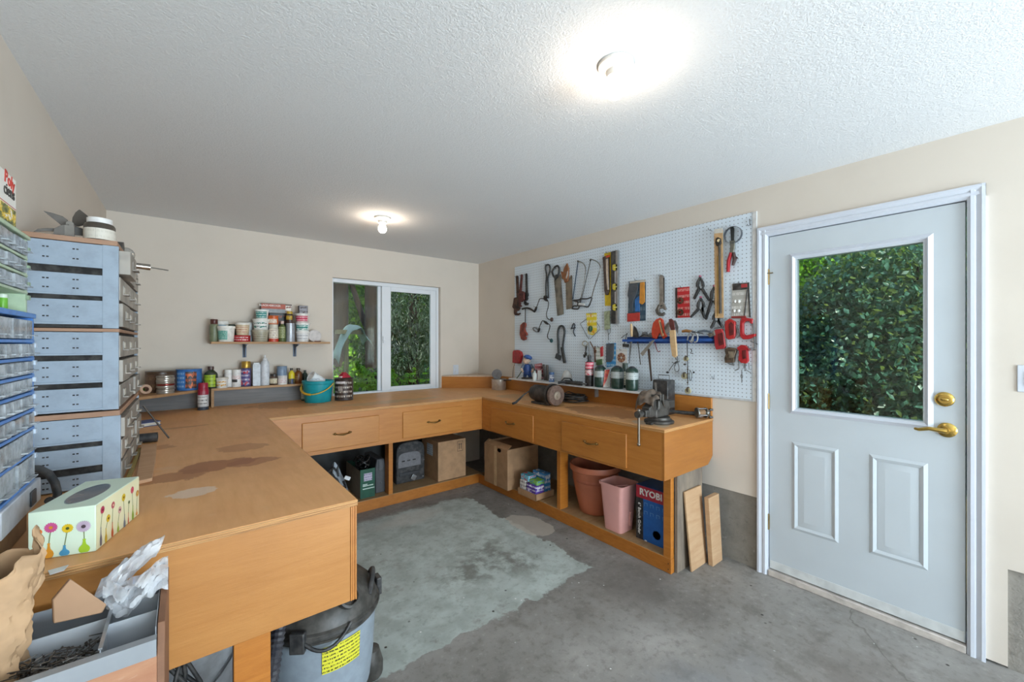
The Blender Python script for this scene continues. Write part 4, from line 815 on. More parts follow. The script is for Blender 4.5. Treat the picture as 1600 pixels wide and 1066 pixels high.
def pipe_wrench(label, m, h0, h1, body, jaw, w, k):
    o = tool('pipe_wrench', label, 'wrench', h0[0], h0[1], GP); (ax, ay), (bx, by) = h0, h1
    b = MB(); PG(b, [(ax - w * .8, ay), (ax - w * .3, ay - 1.2), (ax + w * .7, ay - 1), (ax + w, ay + 1), (bx + w * 1.15, by), (bx - w * 1.05, by)], .004 + k, .014); b.build('handle', m, o, .003)
    b = MB(); PG(b, body, .002 + k, .022); b.build('housing', m, o, .003)
    b = MB(); PG(b, jaw, .005 + k, .016); b.build('hook_jaw', m, o, .002)
    q = W(bx, by + 3, .013 + k); MB().cyl(q + V((0, -.013, 0)), q + V((0, .013, 0)), .009, 12).build('knurl_nut', m, o); hook(ax, ay + 1.5, o); return o
pipe_wrench('large rust brown pipe wrench, leftmost on the pegboard', M_RUST, (808.5, 432), (810.5, 470), [(805, 466), (808, 465), (813, 468), (813.5, 482), (811, 486), (805.5, 484), (802.5, 480), (804, 473)], [(804.5, 484), (809, 485), (807.5, 489), (810, 490), (813.5, 489), (813.8, 490.5), (811, 493), (806, 493), (804.5, 490)], 1.7, 0)
pipe_wrench('red-brown pipe wrench, middle of the three', M_REDRUST, (816, 430), (813.5, 462), [(812, 458), (816, 458), (817, 455), (820.5, 457), (820.5, 468), (817, 472), (812.5, 472)], [(812, 472), (815, 473), (814, 476), (816, 477.5), (815.5, 480), (812.5, 479)], 1.5, .026)
pipe_wrench('dark grey pipe wrench, rightmost and smallest of the three', M_IRON, (823.2, 428.5), (824, 458), [(821, 457), (825.5, 457), (826.3, 459), (825, 465), (826, 467), (824, 470), (821, 470)], [(820.5, 470), (823, 471), (823, 474), (825, 473), (827, 474), (825.5, 477), (822, 477.5), (820.3, 475)], 1.2, 0)
# braces
def brace(label, path, grip, pad, padr, padm, chuck):
    o = tool('bit_brace', label, 'brace', path[0][0], path[0][1], 'bit braces on the pegboard')
    b = MB(); PT(b, smooth_path(path), .0042, .03); b.build('crank', M_IRON, o)
    b = MB(); PT(b, [grip[0], ((grip[0][0] * 2 + grip[1][0]) / 3, (grip[0][1] * 2 + grip[1][1]) / 3), ((grip[0][0] + 2 * grip[1][0]) / 3, (grip[0][1] + 2 * grip[1][1]) / 3), grip[1]], [.008, .012, .012, .008], .03, 12); b.build('grip', M_IRON, o)
    q = W(pad[0], pad[1], .03); MB().ell(q, padr * .6, padr, padr, 16).build('head_knob', padm, o)
    b = MB(); PT(b, [chuck[0], ((chuck[0][0] + chuck[1][0]) / 2, (chuck[0][1] + chuck[1][1]) / 2), chuck[1]], [.010, .013, .008], .03, 12); b.build('chuck', M_IRON, o); hook(chuck[0][0], chuck[0][1], o, .036)
brace('dark bit brace with wooden head knob hanging below the black strap', [(837, 484), (840, 476), (843, 468), (846, 466.5), (850, 467), (855, 470), (857, 473), (856.5, 480), (854, 490), (855, 497), (859, 500)], [(850, 467), (855.5, 470)], (862, 499.5), .021, C('#4e3a33', .5), [(838.5, 480), (835, 488)])
brace('bit brace with teal head knob, the lower one', [(842, 514), (845, 506), (847.5, 501.5), (850, 502), (855, 505.5), (859, 508), (858.5, 514), (855.5, 524), (856.5, 529), (860, 531)], [(850, 502), (856, 506.5)], (861.5, 532.5), .021, C('#2c5458', .4), [(843, 513), (841, 519)])
b = MB(); o = tool('brace_ring_handle', 'loose grey steel ring handle left of the lower bit brace', 'handle', 836, 515); PT(b, smooth_path([(832.5, 513), (836, 512), (840, 515), (841.5, 518), (838, 518.5), (834, 516)]) , .006, .02, 8, True); b.build('ring', M_ZINC, o)
# T-shaped tool with red hooked body
o = tool('hay_hook', 'T-handled tool with rusty red curved body at the left of the pegboard', 'hook', 821, 500)
b = MB(); PT(b, smooth_path([(816, 483), (822, 481.5), (828, 482.5), (834, 486.5)]), .009, .018, 10); b.build('handle', M_IRON, o)
b = MB(); PT(b, [(820.8, 483), (820.8, 506)], .0055, .018); b.build('shank', M_IRON, o)
b = MB(); PG(b, [(815, 508), (820, 503.5), (823, 505), (823, 509), (821.5, 514), (822.5, 518), (825, 521), (825, 524), (822, 525.5), (824, 528), (823, 531), (819.5, 532.5), (816, 530), (814, 522)], .006, .022); b.build('red_body', C('#94402e', .55, 0, .3, 20), o, .005)
# black rubber strap loop, strap with buckle
o = tool('rubber_strap', 'long black rubber strap folded over a hook above the bit brace', 'strap', 855, 415)
b = MB(); PT(b, smooth_path([(853, 463), (853, 445), (854, 430), (852.5, 421), (853, 415.5), (856, 413.5), (859, 416), (859, 424), (856, 434), (856.5, 448), (857, 466)]), .0075, .014, 8); b.build('strap', M_RUBBER, o); b = MB(); PG(b, [(851, 463), (854, 461), (856, 465), (853, 469), (850.5, 467)], .006, .014); b.build('buckle', M_IRON, o); hook(856, 415, o)
o = tool('ratchet_strap', 'black webbing strap with metal buckle hanging below the handsaw', 'strap', 877, 512)
b = MB(); PT(b, smooth_path([(872.5, 553), (872, 535), (871.5, 522), (873, 513), (876.5, 509.5), (880.5, 511.5), (882, 519), (880.5, 532), (879.5, 545), (883, 566)]), .010, .014, 8); b.build('webbing', M_RUBBER, o)
b = MB(); PG(b, [(870.5, 552), (877.5, 556), (876, 563.5), (868.5, 559.5)], .004, .016); b.build('buckle', C('#55565a', .35, .7), o, .003); b = MB(); PG(b, [(877, 543), (880, 542), (884.5, 567), (881, 567.5)], .004, .012); b.build('end_plate', C('#3c3f42', .4, .5), o, .002); hook(877, 511, o)
# handsaws
GS = 'handsaws on the pegboard'
o = tool('hand_saw', 'handsaw with black loop handle and dull grey blade', 'saw', 869, 425, GS)
b = MB(); PG(b, [(866, 437.5), (872, 434), (876, 428), (881, 491), (871, 494)], .008, .002); b.build('blade', M_SAWST, o)
b = MB(); PT(b, smooth_path([(862.5, 424.5), (867, 417.5), (871, 415.5), (873.5, 419), (873, 426), (870.5, 433), (867.5, 434), (864.5, 431), (862.5, 424.5)]), .0085, .012, 8, False); PG(b, [(866, 432), (871, 429), (872.5, 433), (868.5, 438)], .004, .014); b.build('handle', M_BLACK, o); hook(869, 420, o)
o = tool('hand_saw', 'handsaw with carved brown wooden handle', 'saw', 885, 428, GS)
b = MB(); PG(b, [(884, 441), (889, 438), (892.5, 429.5), (894, 431), (894.5, 481.5), (885, 484)], .008, .002); b.build('blade', C('#8f8272', .4, .6, .3, 9), o)
b = MB(); PG(b, [(887.5, 411.5), (890, 420), (889.5, 430), (889, 440), (884, 442.5), (882.5, 437), (880, 436), (878, 424), (881.5, 426), (883, 419)], .004, .018); b.build('handle', M_HWOOD, o, .004)
b = MB(); PG(b, [(884, 434), (886.5, 424), (887.5, 423), (887.3, 430), (885, 436)], .0225, .0006); b.build('handle_slot', C('#cfcdcb', .6), o); hook(887, 427, o)
# hacksaws
GH = 'hacksaws on the pegboard'
def hacksaw(label, blade, frame_, handle, m, extra, k=0.):
    o = tool('hack_saw', label, 'saw', blade[0][0], blade[0][1], GH)
    b = MB(); PT(b, smooth_path(frame_), .0048, .014 + k); b.build('bow_frame', M_CHROME, o)
    b = MB(); (ax, ay), (bx, by) = blade; PG(b, [(ax - .5, ay), (ax + .8, ay), (bx + .8, by), (bx - .6, by)], .012 + k, .002); b.build('blade', C(m, .4, .5), o)
    b = MB(); PT(b, smooth_path(handle), .0062, .014 + k, 8, True); b.build('handle', M_BLACK, o)
    if extra: b = MB(); PG(b, extra, .009 + k, .011); b.build('handle_plate', C('#d8d8d6', .4), o, .002)
    b = MB(); q = W(ax, ay - 1.2, .014 + k); MB().ell(q, .008).build('tension_knob', M_IRON, o)
hacksaw('hacksaw with dark blue blade, left of the pair', [(903, 409.5), (895, 468)], [(903, 409), (908, 409.5), (913, 414), (915, 422), (913.5, 437), (908, 465)], [(895, 469.5), (905, 468.5), (908, 466), (906.5, 474), (904, 482), (900, 483), (894, 482), (897, 478), (902, 478), (903, 472)], '#3c5a78', None)
hacksaw('hacksaw with long chromed bow, right of the pair', [(922.5, 408), (908.5, 468)], [(922.5, 405), (929, 407), (935, 411), (938, 418), (935, 430), (929, 448), (924.5, 465)], [(908, 467), (917, 467), (924.5, 465), (922, 474), (918.5, 479.5), (910, 478), (904, 478.5), (905, 473)], '#77797b', [(905, 473.2), (915, 474.6), (914, 478), (904.4, 477)], .018)
# yellow card with dark folding tool, spirit level
o = tool('carded_tool', 'brown and silver multi-tool on a tall yellow card', 'tool pack', 950, 396)
b = MB(); PG(b, [(944.5, 396), (957, 393.5), (956.5, 478), (945.5, 478)], .002, .002); b.build('card', M_YEL, o); hook(951, 396, o)
b = MB(); PG(b, [(942.8, 402), (953, 398.5), (953.5, 440), (953, 456), (951.5, 461), (947.5, 461.5), (945.5, 455), (944.5, 430)], .004, .014); b.build('tool_body', C('#43302a', .4, .2), o, .004)
b = MB(); PG(b, [(947, 405), (950.5, 404), (951, 436), (951.5, 453), (949, 453), (947.3, 430)], .018, .004); b.build('steel_insert', C('#b8b0a8', .25, .8), o, .001)
b = MB(); PG(b, [(947, 399.5), (953, 398), (953, 401.5), (947, 403)], .018, .001); b.build('orange_tag', C('#d8542a', .5), o)
o = tool('spirit_level', 'black spirit level with three yellow vials hanging upright', 'level', 961, 395)
b = MB(); PG(b, [(957, 394), (966.5, 391.5), (966.5, 506), (957, 506)], .002, .022); b.build('rail', C('#2b2d2f', .4, .2), o, .001); b = MB(); PG(b, [(965, 392.5), (967.8, 391.8), (967.8, 506), (965, 506)], .003, .026); b.build('edge_rail', C('#8f8e8c', .35, .5), o)
for py in (418, 448.5, 480.5):
    b = MB(); PG(b, [(957.5, py - 3.5), (960, py - 5), (964.5, py - 5), (965, py - 3), (965, py + 3), (964, py + 5), (959.5, py + 5), (957.5, py + 3)], .024, .005); v = b.build('vial_housing', C('#d8c53a', .4), o, .001)
    q = W(961.5, py, .03); MB().cyl(q + V((0, -.014, 0)), q + V((0, .014, 0)), .005).build('vial', C('#e9e08a', .15), v)
for y0, y1 in ((424, 442), (456, 474)): b = MB(); PG(b, [(960.5, y0), (964.3, y0 - .4), (964.3, y1), (960.5, y1)], .0242, .0006); b.build('slot', C('#c6c8cc', .5), o)
# small bits
o = tool('spring_clip', 'small dark spring clip hook on the pegboard', 'clip', 896, 510); b = MB(); PT(b, smooth_path([(893, 513), (896, 506), (898, 508), (897, 514), (896, 519), (898, 524), (899, 525)]), .0055, .010); PT(b, [(892, 514), (899, 512)], .005, .016); b.build('clip', C('#4b4f58', .4, .4), o)
o = tool('carded_scraper', 'yellow card with green dome and bent wire handles', 'tool pack', 924, 492); b = MB(); PG(b, [(916, 490), (932.5, 489), (932.5, 520), (926, 524), (919, 522)], .003, .002); b.build('card', printed('#e6cf2c', '#f4efd8', '#e0a428', 4), o)
b = MB(); q = W(922.5, 514, .006); b.ell(q, .012, .026, .028, 18); b.build('green_dome', C('#1d5b38', .35), o); b = MB(); PT(b, [(916, 499), (906.5, 506), (911, 514), (920, 530)], .0028, .012); PT(b, [(932, 503), (937, 511), (936.8, 515), (922, 530)], .0028, .012); PT(b, [(922.5, 510), (920.5, 530)], .002, .02); b.build('wire_handle', M_ZINC, o); hook(925, 491, o)
o = tool('scraper_pad', 'sage green pad with forked hook below the spirit level', 'pad', 949, 488); b = MB(); PG(b, [(945, 487), (953.5, 485.5), (954, 514), (945.5, 516)], .003, .010); b.build('pad', C('#a7b090', .7, 0, .2, 40), o, .002); b = MB(); PT(b, [(949, 515), (950.5, 521), (951, 532)], .0032, .01); PT(b, [(954, 513), (953, 520), (951, 523)], .0028, .01); b.build('fork', M_ZINC, o)
o = tool('key_ring', 'bunch of old keys on a brass ring behind the gas bottles', 'keys', 914, 537); b = MB(); PT(b, [(914 + 4 * math.cos(a), 537 + 4 * math.sin(a)) for a in np.linspace(0, 6.0, 14)], .003, .014, 6, True); b.build('ring', C('#a89a78', .35, .7), o)
for k, (ax, ay, bx, by, m) in enumerate(((915, 541, 915.5, 553, '#5a5550'), (920, 535, 921, 556, '#8f8c88'), (922, 534, 930, 549, '#6a4a36'), (917, 541, 913.5, 556, '#4a4744'))):
    b = MB(); PT(b, [(ax, ay), (bx, by)], .0045, .02 + k * .004); PG(b, [(bx - 2, by - 2), (bx + 2, by - 2), (bx + 1.4, by + 3), (bx - 1.4, by + 3)], .018 + k * .004, .004); b.build('key', C(m, .4, .6), o)
def pack(label, pts, card, ink, ink2, blobs, cat='tool pack', name='blister_pack', group='carded goods on the pegboard', off=.003, rows=5):
    cx = sum(p[0] for p in pts) / len(pts); o = tool(name, label, cat, cx, pts[0][1], group)
    b = MB(); PG(b, pts, off, .002); b.build('card', printed(card, ink, ink2, rows, key=label), o); hook(cx, min(p[1] for p in pts) + 1.5, o)
    for nm, pp, th, col, mt in blobs:
        b = MB(); PG(b, pp, off + .002, th); b.build(nm, C(col, .35, mt), o, .002)
    return o
pack('white pack with red corner and green foot behind the gas bottles', [(931, 543), (943.5, 541), (943.5, 569), (931, 571)], '#e3e4de', '#9aa89a', None, [('red_tool', [(938.5, 543), (942.5, 541), (943, 556), (939, 558)], .008, '#b9323a', 0), ('green_foot', [(932, 563), (941, 561), (941.5, 570), (932.5, 571)], .008, '#4c6a40', 0), ('brown_strip', [(929.3, 541), (931, 541), (931.2, 566), (929.3, 566)], .008, '#6a4434', 0)])
pack('dark grey pack with bright blue edge behind the gas bottles', [(947.5, 537), (962.5, 536), (962.5, 572), (948, 574)], '#3a8fc8', '#bfe0ee', None, [('grey_tool', [(948, 537.5), (960, 536.5), (959.5, 560), (955, 566), (947.5, 566)], .008, '#55585e', 0)])
o = pack('white card with fan-shaped sanding flower', [(963, 546), (980, 545.5), (980.5, 574), (963, 575)], '#e4e4e2', '#c9c9c8', None, []); q = W(971, 559, .006)
for k in range(12):
    a = k * math.pi / 6; d = V((0, math.cos(a), math.sin(a))); e = V((0, -math.sin(a), math.cos(a))); MB().prism([q + d * .010 - e * .004, q + d * .036 - e * .009, q + d * .040, q + d * .036 + e * .009, q + d * .010 + e * .004], (-.004, 0, 0)).build('flap', C(['#b08a6a', '#8f5a48'][k % 2], .7), o)
pack('black and red blister pack of pliers', [(983, 440), (1009, 437), (1009, 501), (981, 503)], '#2f4a5e', '#5f7480', None, [('label_red', [(980.5, 490), (1000, 488.5), (1000, 501.5), (980.5, 503)], .006, '#c23c34', 0), ('pliers_grey', [(984, 444), (997, 442), (998, 450), (996, 458), (990.5, 470), (989, 488), (984.5, 488), (984, 470), (981.5, 462), (982, 456)], .010, '#3f4852', 0), ('pliers_yellow', [(1001, 442), (1007.5, 441), (1008, 472), (1004, 476), (1000, 474)], .010, '#d08a2c', 0), ('hanger_strip', [(984, 440.2), (1009, 437), (1009, 440.5), (984, 443.5)], .002, '#c9c3b8', 0), ('blue_patch', [(992, 468), (999.5, 462), (1000, 487), (992.5, 487)], .004, '#2d6fb4', 0)])
pack('red card holding two round wire brushes', [(1055, 450), (1077.5, 448), (1078, 496), (1056, 497)], '#c2272c', '#e9b0a8', None, [('dark_edge', [(1055, 450), (1058.5, 449.7), (1058.8, 496.5), (1056, 497)], .003, '#33221f', 0)])
for py in (470, 488): q = W(1063.5, py, .010); MB().lathe([(.010, 0), (.024, .002), (.024, .010), (.010, .012), (.010, 0)], q, 18, R=Mx.Rotation(-math.pi / 2, 4, 'Y'), cap=False).build('wire_brush', C('#6e4a36', .6, .3, .4, 60), bpy.data.objects[[x.name for x in bpy.data.objects if x.get('label') == 'red card holding two round wire brushes'][0]])
o = pack('grey blister card with white knobs, right side of the pegboard', [(1144, 444), (1171, 441.5), (1173.5, 496), (1143, 496.5)], '#aeaba4', '#d6d4d0', None, [('header', [(1145, 443.5), (1171, 441.3), (1171.3, 452), (1145, 454)], .003, '#35302e', 0), ('red_header', [(1158, 444), (1168, 443.3), (1168, 449), (1158, 450)], .0036, '#b03a3c', 0), ('black_edge', [(1168.5, 452), (1171.2, 452), (1173.5, 496), (1171, 496)], .004, '#2b2a2a', 0), ('black_edge', [(1167, 453), (1168.6, 453), (1164.5, 494), (1162.6, 494)], .005, '#2b2a2a', 0), ('red_foot', [(1143, 494.5), (1166, 493.5), (1166, 497.5), (1143, 497.5)], .006, '#9a3a36', 0)])
for px, py in ((1148.5, 471), (1154.5, 471), (1147.5, 486), (1154, 486)): MB().ell(W(px, py, .012), .009, .010, .011, 12).build('white_knob', C('#eae8e4', .3), o)
# adjustable wrench
o = tool('adjustable_wrench', 'large adjustable steel wrench hanging at the centre of the pegboard', 'wrench', 1033, 432)
b = MB(); PG(b, [(1031, 432), (1033, 429.5), (1036, 430), (1038.5, 432), (1038.5, 458), (1038.5, 473), (1042, 481), (1043, 483.5), (1040, 485), (1036.5, 482), (1032, 483), (1030.5, 478), (1032, 472)], .004, .014); b.build('handle', M_CHROME, o, .003)
b = MB(); PG(b, [(1030, 476), (1033, 476), (1031.5, 482), (1032, 488), (1036, 490), (1039, 487.5), (1040, 491), (1037, 494.5), (1031, 494), (1027, 490), (1025.5, 485)], .003, .018); b.build('jaw', C('#77746f', .35, .8), o, .003); b = MB(); PG(b, [(1036.6, 434), (1038.4, 434), (1038.5, 474), (1036.8, 472)], .018, .001); b.build('handle_groove', C('#3a3836', .4, .4), o); hook(1033, 432, o); MB().cyl(W(1033, 478, .024), W(1033, 478, .018), .006).build('adjusting_screw', M_IRON, o)
# spring clamps
GC = 'black spring clamps on the pegboard'
def spring_clamp(label, top, l, r, neck, off):
    o = tool('spring_clamp', label, 'clamp', top[0], top[1], GC)
    tx, ty = top; nx, ny = neck
    for sgn, (ex, ey) in ((-1, l), (1, r)):
        b = MB(); PG(b, [(tx, ty - .5), (tx + sgn * 5.5, ty + 9), (tx + sgn * 6.5, ty + 15), (nx + sgn * 4, ny), (ex + sgn * 1.6, ey - 1), (ex, ey + 1.2), (ex - sgn * 1.8, ey - .5), (nx + sgn * .6, ny + 2.5), (tx + sgn * 2.5, ty + 15), (tx + sgn * 2, ty + 9), (tx + sgn * .2, ty + 5)], off, .018); b.build('jaw', M_BLACK, o, .003)
    MB().cyl(W(nx, ny - .8, off + .020), W(nx, ny - .8, off - .001), .008).build('pivot', M_ZINC, o); b = MB(); PG(b, [(tx - 1, ty - 1.4), (tx + 1, ty - 1.4), (tx + 1.2, ty + 1.2), (tx - 1.2, ty + 1.2)], off, .019); b.build('pad', C('#b06078', .5), o)
spring_clamp('black spring clamp, upper left of the group beside the long card', (1095, 432), (1086, 467), (1109, 470), (1095.5, 450), .003)
spring_clamp('black spring clamp, lower left of the group beside the long card', (1096, 464.5), (1081, 496), (1102, 497), (1094.5, 482), .024)
spring_clamp('black spring clamp with slanted arms tucked under the long card', (1117, 447), (1104, 499), (1127, 492), (1115, 469), .003)
spring_clamp('small black spring clamp hanging just below the long card', (1120, 485), (1112.5, 513), (1130, 512), (1120, 500), .024)
# long tan card with ratchet
o = tool('carded_ratchet', 'long ratchet bar on a tall tan card', 'tool pack', 1123, 360)
b = MB(); PG(b, [(1116, 361), (1129.5, 359), (1131, 497), (1117.5, 497)], .045, .003); b.build('card', C('#cfa97c', .6, 0, .1), o); b = MB(); PG(b, [(1116.5, 358.5), (1129, 356.5), (1129.2, 364), (1116.2, 365)], .045, .004); b.build('clear_header', C('#d6d2c8', .2), o)
b = MB(); PG(b, [(1120, 373), (1123, 371), (1127, 373), (1128, 380), (1126, 384), (1121, 385), (1119, 380)], .048, .016); b.build('ratchet_head', C('#3f3a35', .4, .5), o, .003); b = MB(); PT(b, [(1124, 384), (1124.5, 404), (1125, 440), (1125.8, 490)], [.008, .0065, .008, .008], .054, 10); b.build('bar', C('#5a554f', .35, .6), o); MB().cyl(W(1123, 376, .066), W(1123, 376, .062), .010).build('ratchet_dial', C('#c9b48c', .4, .3), o)
b = MB(); PG(b, [(1120.3, 400), (1121.6, 400), (1122, 494), (1120.6, 494)], .048, .001); b.build('gold_stripe', C('#b08a34', .5), o); hook(1112.5, 361, o, .05)
# oil filter wrench
o = tool('filter_wrench', 'oil filter band wrench with red grip, top right of the pegboard', 'wrench', 1145, 356); n = 40
q = W(1145.5, 367, .02); rr_ = 12.6 * depth(q) / FPX; vs_ = []
MB().lathe([(rr_, -.011), (rr_ + .0018, -.011), (rr_ + .0018, .011), (rr_, .011), (rr_, -.011)], q, 40, R=Mx.Rotation(math.pi / 2, 4, 'Y'), cap=False).build('band', C('#6b7078', .3, .8), o)
b = MB(); PG(b, [(1141.5, 356.5), (1146, 354.5), (1147.5, 358), (1147, 376), (1142.5, 377)], .016, .004); b.build('adjuster_plate', C('#3b3d3c', .4, .4), o); b = MB(); PG(b, [(1141, 377), (1149, 376), (1149, 388), (1146.5, 397), (1141, 396), (1142, 386)], .012, .014); b.build('neck', C('#7d7c70', .4, .5), o, .003)
b = MB(); PT(b, [(1142.5, 395), (1138.5, 408), (1137.5, 425)], [.011, .012, .010], .02, 10); b.build('red_grip', C('#b3202c', .4), o); b = MB(); PT(b, [(1146, 395), (1148, 406), (1145, 415)], [.010, .012, .008], .02, 10); PG(b, [(1147, 398), (1153.5, 403), (1148, 408)], .014, .010); b.build('dark_grip', C('#4a3432', .5), o); hook(1144, 359, o)
hk = tool('loose_hook', 'empty steel hook at the top right corner of the pegboard', 'hook', 1172, 348); b = MB(); a = W(1172, 343, 0); b.tube([a, a + V((-.01, 0, 0)), W(1172, 352, .01), W(1169, 353, .02), W(1167.5, 350.5, .03)], .0026, 6); b.build('wire', M_ZINC, hk)
hk = tool('loose_hook', 'long double steel hook sticking out at the door edge of the pegboard', 'hook', 1180, 544); b = MB(); a = W(1180, 544, 0); b.tube([a, a + V((-.10, 0, 0)), a + V((-.104, 0, .012))], .0025, 6); a = W(1180, 547, 0); b.tube([a, a + V((-.10, 0, 0))], .0025, 6); b.build('wire', M_ZINC, hk)
hk = tool('loose_hook', 'small empty hook low on the pegboard near the pulleys', 'hook', 1114, 590); b = MB(); PT(b, [(1112, 588), (1114, 593), (1116, 588)], .0022, .012, 6); b.build('wire', M_ZINC, hk)
# C-clamps
GK = 'C-clamps on the pegboard'
def cclamp(label, fr, screw, m, w=.012, off=.006, th=.024, bar=None):
    o = tool('c_clamp', label, 'clamp', fr[0][0], fr[0][1], GK); b = MB(); PG(b, fr, off, th); b.build('frame', m, o, .004)
    b = MB(); PT(b, screw, .0055, off + th / 2, 8); b.build('screw', M_ZINC, o)
    if bar: b = MB(); PT(b, bar, .003, off + th / 2 + .008, 6); b.build('tommy_bar', M_ZINC, o)
    hook(fr[0][0] + 2, fr[0][1] + 3, o); return o
cclamp('large red C-clamp opening to the right, at the pegboard edge', [(1159, 498), (1163, 496.5), (1176, 498), (1178.5, 500), (1178, 506), (1174.5, 506), (1173, 502), (1166, 502.5), (1163.5, 506), (1163.5, 521), (1167, 524.5), (1176, 522.5), (1182, 521.5), (1182, 525.5), (1172, 530), (1163, 530.5), (1158.5, 526), (1158, 510)], [(1177, 500), (1178, 520), (1180, 545)], M_RED, bar=[(1174, 534), (1184, 538)])
cclamp('red C-clamp hanging edge-on, left of the largest clamp', [(1134, 503), (1142, 498), (1151, 503), (1151, 508), (1151, 524), (1149, 529), (1140, 531), (1136, 527)], [(1150.5, 508), (1153, 520), (1156, 526)], C('#b52c2a', .4), bar=[(1151, 528), (1157, 524)])
cclamp('red C-clamp tilted at the right end of the blue rack', [(1117, 519), (1120, 515), (1130, 514), (1133, 520), (1136, 541), (1133, 545), (1121, 546.5), (1119, 540)], [(1131, 516), (1134, 530), (1136, 543)], C('#ac3034', .4), off=.012, bar=[(1116, 513), (1130, 511)])
cclamp('red C-clamp, lowest one, with chain of keys below', [(1153, 544), (1160, 539), (1166, 539.5), (1174, 547), (1171, 549), (1169.5, 546), (1171, 564), (1168, 568), (1160, 567), (1156, 562), (1157, 549)], [(1163, 560), (1163, 576)], M_RED, bar=[(1148, 579), (1154, 577)])
cclamp('rusty small C-clamp left of the lowest red one', [(1134, 546), (1140, 543), (1150, 544), (1153, 547), (1150, 556), (1149, 566), (1143, 567), (1135, 567), (1134, 560), (1136, 554)], [(1143, 562), (1146, 570)], C('#6d5a48', .6, .2, .4, 25), bar=[(1137, 568), (1147, 571)])
for lab_, pts_ in (('red C-clamp hanging edge-on, left of the largest clamp', [(1138.5, 507), (1142.5, 503), (1146.5, 507), (1146.5, 523), (1140, 525)]), ('red C-clamp tilted at the right end of the blue rack', [(1122, 522), (1130, 519.5), (1132, 538), (1124, 541)]), ('red C-clamp, lowest one, with chain of keys below', [(1159.5, 548), (1165.5, 547), (1166, 560), (1160.5, 561)]), ('rusty small C-clamp left of the lowest red one', [(1138, 549), (1147, 549), (1146, 559), (1139, 560)])):
    o = [x for x in bpy.data.objects if x.get('label') == lab_][0]; b = MB(); PG(b, pts_, .030, .0025 + (.006 if 'tilted' in lab_ else 0)); b.build('recess_tone', C('#6e1d1e' if 'red' in lab_[:4] else '#8a7a66', .5, 0, .3), o, .001)  # proud plates; darker red paints in the shade of each frame's recess
o = tool('key_chain', 'small steel keys and chain hanging under the lowest red clamp', 'keys', 1160, 570)
for k, (ax, ay, bx, by) in enumerate(((1154, 560, 1154.5, 576), (1165, 568, 1164, 580), (1170, 567, 1170.5, 578), (1159, 578, 1159, 598))): b = MB(); PT(b, [(ax, ay), ((ax + bx) / 2, (ay + by) / 2), (bx, by)], .0026, .016 + .003 * k, 6); b.build('key', M_ZINC, o)
b = MB(); PT(b, [(1159 + 1.6 * math.cos(a), 588 + 3 * math.sin(a)) for a in np.linspace(0, 5.8, 10)], .0018, .024, 6, True); b.build('link', M_ZINC, o)
b = MB(); PT(b, [(1163, 578.5), (1168, 579.5), (1173, 583)], .0024, .02, 6); b.build('bar', M_ZINC, o)
# blue tool rack with what hangs in it
o = thing('tool_rack', 'blue metal tool rack rail across the lower pegboard', 'rack', W(1050, 525)); p0, p1 = W(980, 531, .0), W(1119, 527, .0)
MB().bb(XR - .0085, XR - .0066, p1.y, p0.y, p0.z - .03, p0.z + .022).build('back_plate', M_BLUEP, o); MB().bb(XR - .0700, XR - .0086, p1.y, p0.y, p0.z - .008, p0.z - .004).build('shelf_plate', M_BLUEP, o); MB().bb(XR - .072, XR - .070, p1.y, p0.y, p0.z - .016, p0.z + .003).build('front_lip', C('#2c5aa6', .4), o)
ZRk = p0.z - .004
def hung(name, label, cat, parts, px, py, group='tools in the blue rack'):
    o = tool(name, label, cat, px, py, group)
    for nm, kind, pts, a1, a2, m in parts:
        b = MB(); (PG(b, pts, a1, a2) if kind == 'p' else PT(b, pts, a1, a2, 10)); b.build(nm, m, o, .0015 if kind == 'p' else 0)
    return o
hung('tin_snips', 'tin snips with pale wooden grip standing in the blue rack', 'snips', [('grip', 't', [(986, 506), (986.8, 515), (987, 526)], [.008, .011, .009], .045, M_LWOOD), ('head', 'p', [(991, 509), (995, 513), (998, 521), (998, 528), (989, 527)], .028, .01, M_BLACK), ('blade', 'p', [(985, 533), (988.5, 532), (986, 552), (984, 568), (983, 568)], .04, .006, M_ZINC)], 988, 508)
hung('bar_hook', 'thin black rod hanging from the blue rack', 'rod', [('rod', 't', [(996, 532), (998, 545), (1000.8, 570)], .0035, .04, M_BLACK)], 996, 532)
hung('angle_bracket', 'black bent bracket at the left end of the blue rack', 'bracket', [('arm', 't', [(971, 528), (980, 521), (976, 534), (975, 541), (983, 541)], .0038, .03, M_BLACK), ('foot', 'p', [(974, 537), (983, 538), (982.5, 543), (974, 542)], .022, .012, M_BLACK)], 979, 522)
hung('putty_knife', 'grey flat scraper hanging slanted from the blue rack', 'scraper', [('blade', 'p', [(1019, 532), (1024, 531), (1004.5, 557), (1000.5, 552.5)], .076, .003, C('#9a958c', .4, .4))], 1020, 533)
hung('steel_file', 'long dark steel file hanging straight down from the blue rack', 'file', [('blade', 'p', [(1012, 546), (1015.5, 545), (1019.4, 595), (1017.2, 596)], .04, .005, C('#5a4a42', .5, .4)), ('tang', 't', [(1014, 546), (1015, 533)], .004, .042, M_ZINC)], 1014, 540)
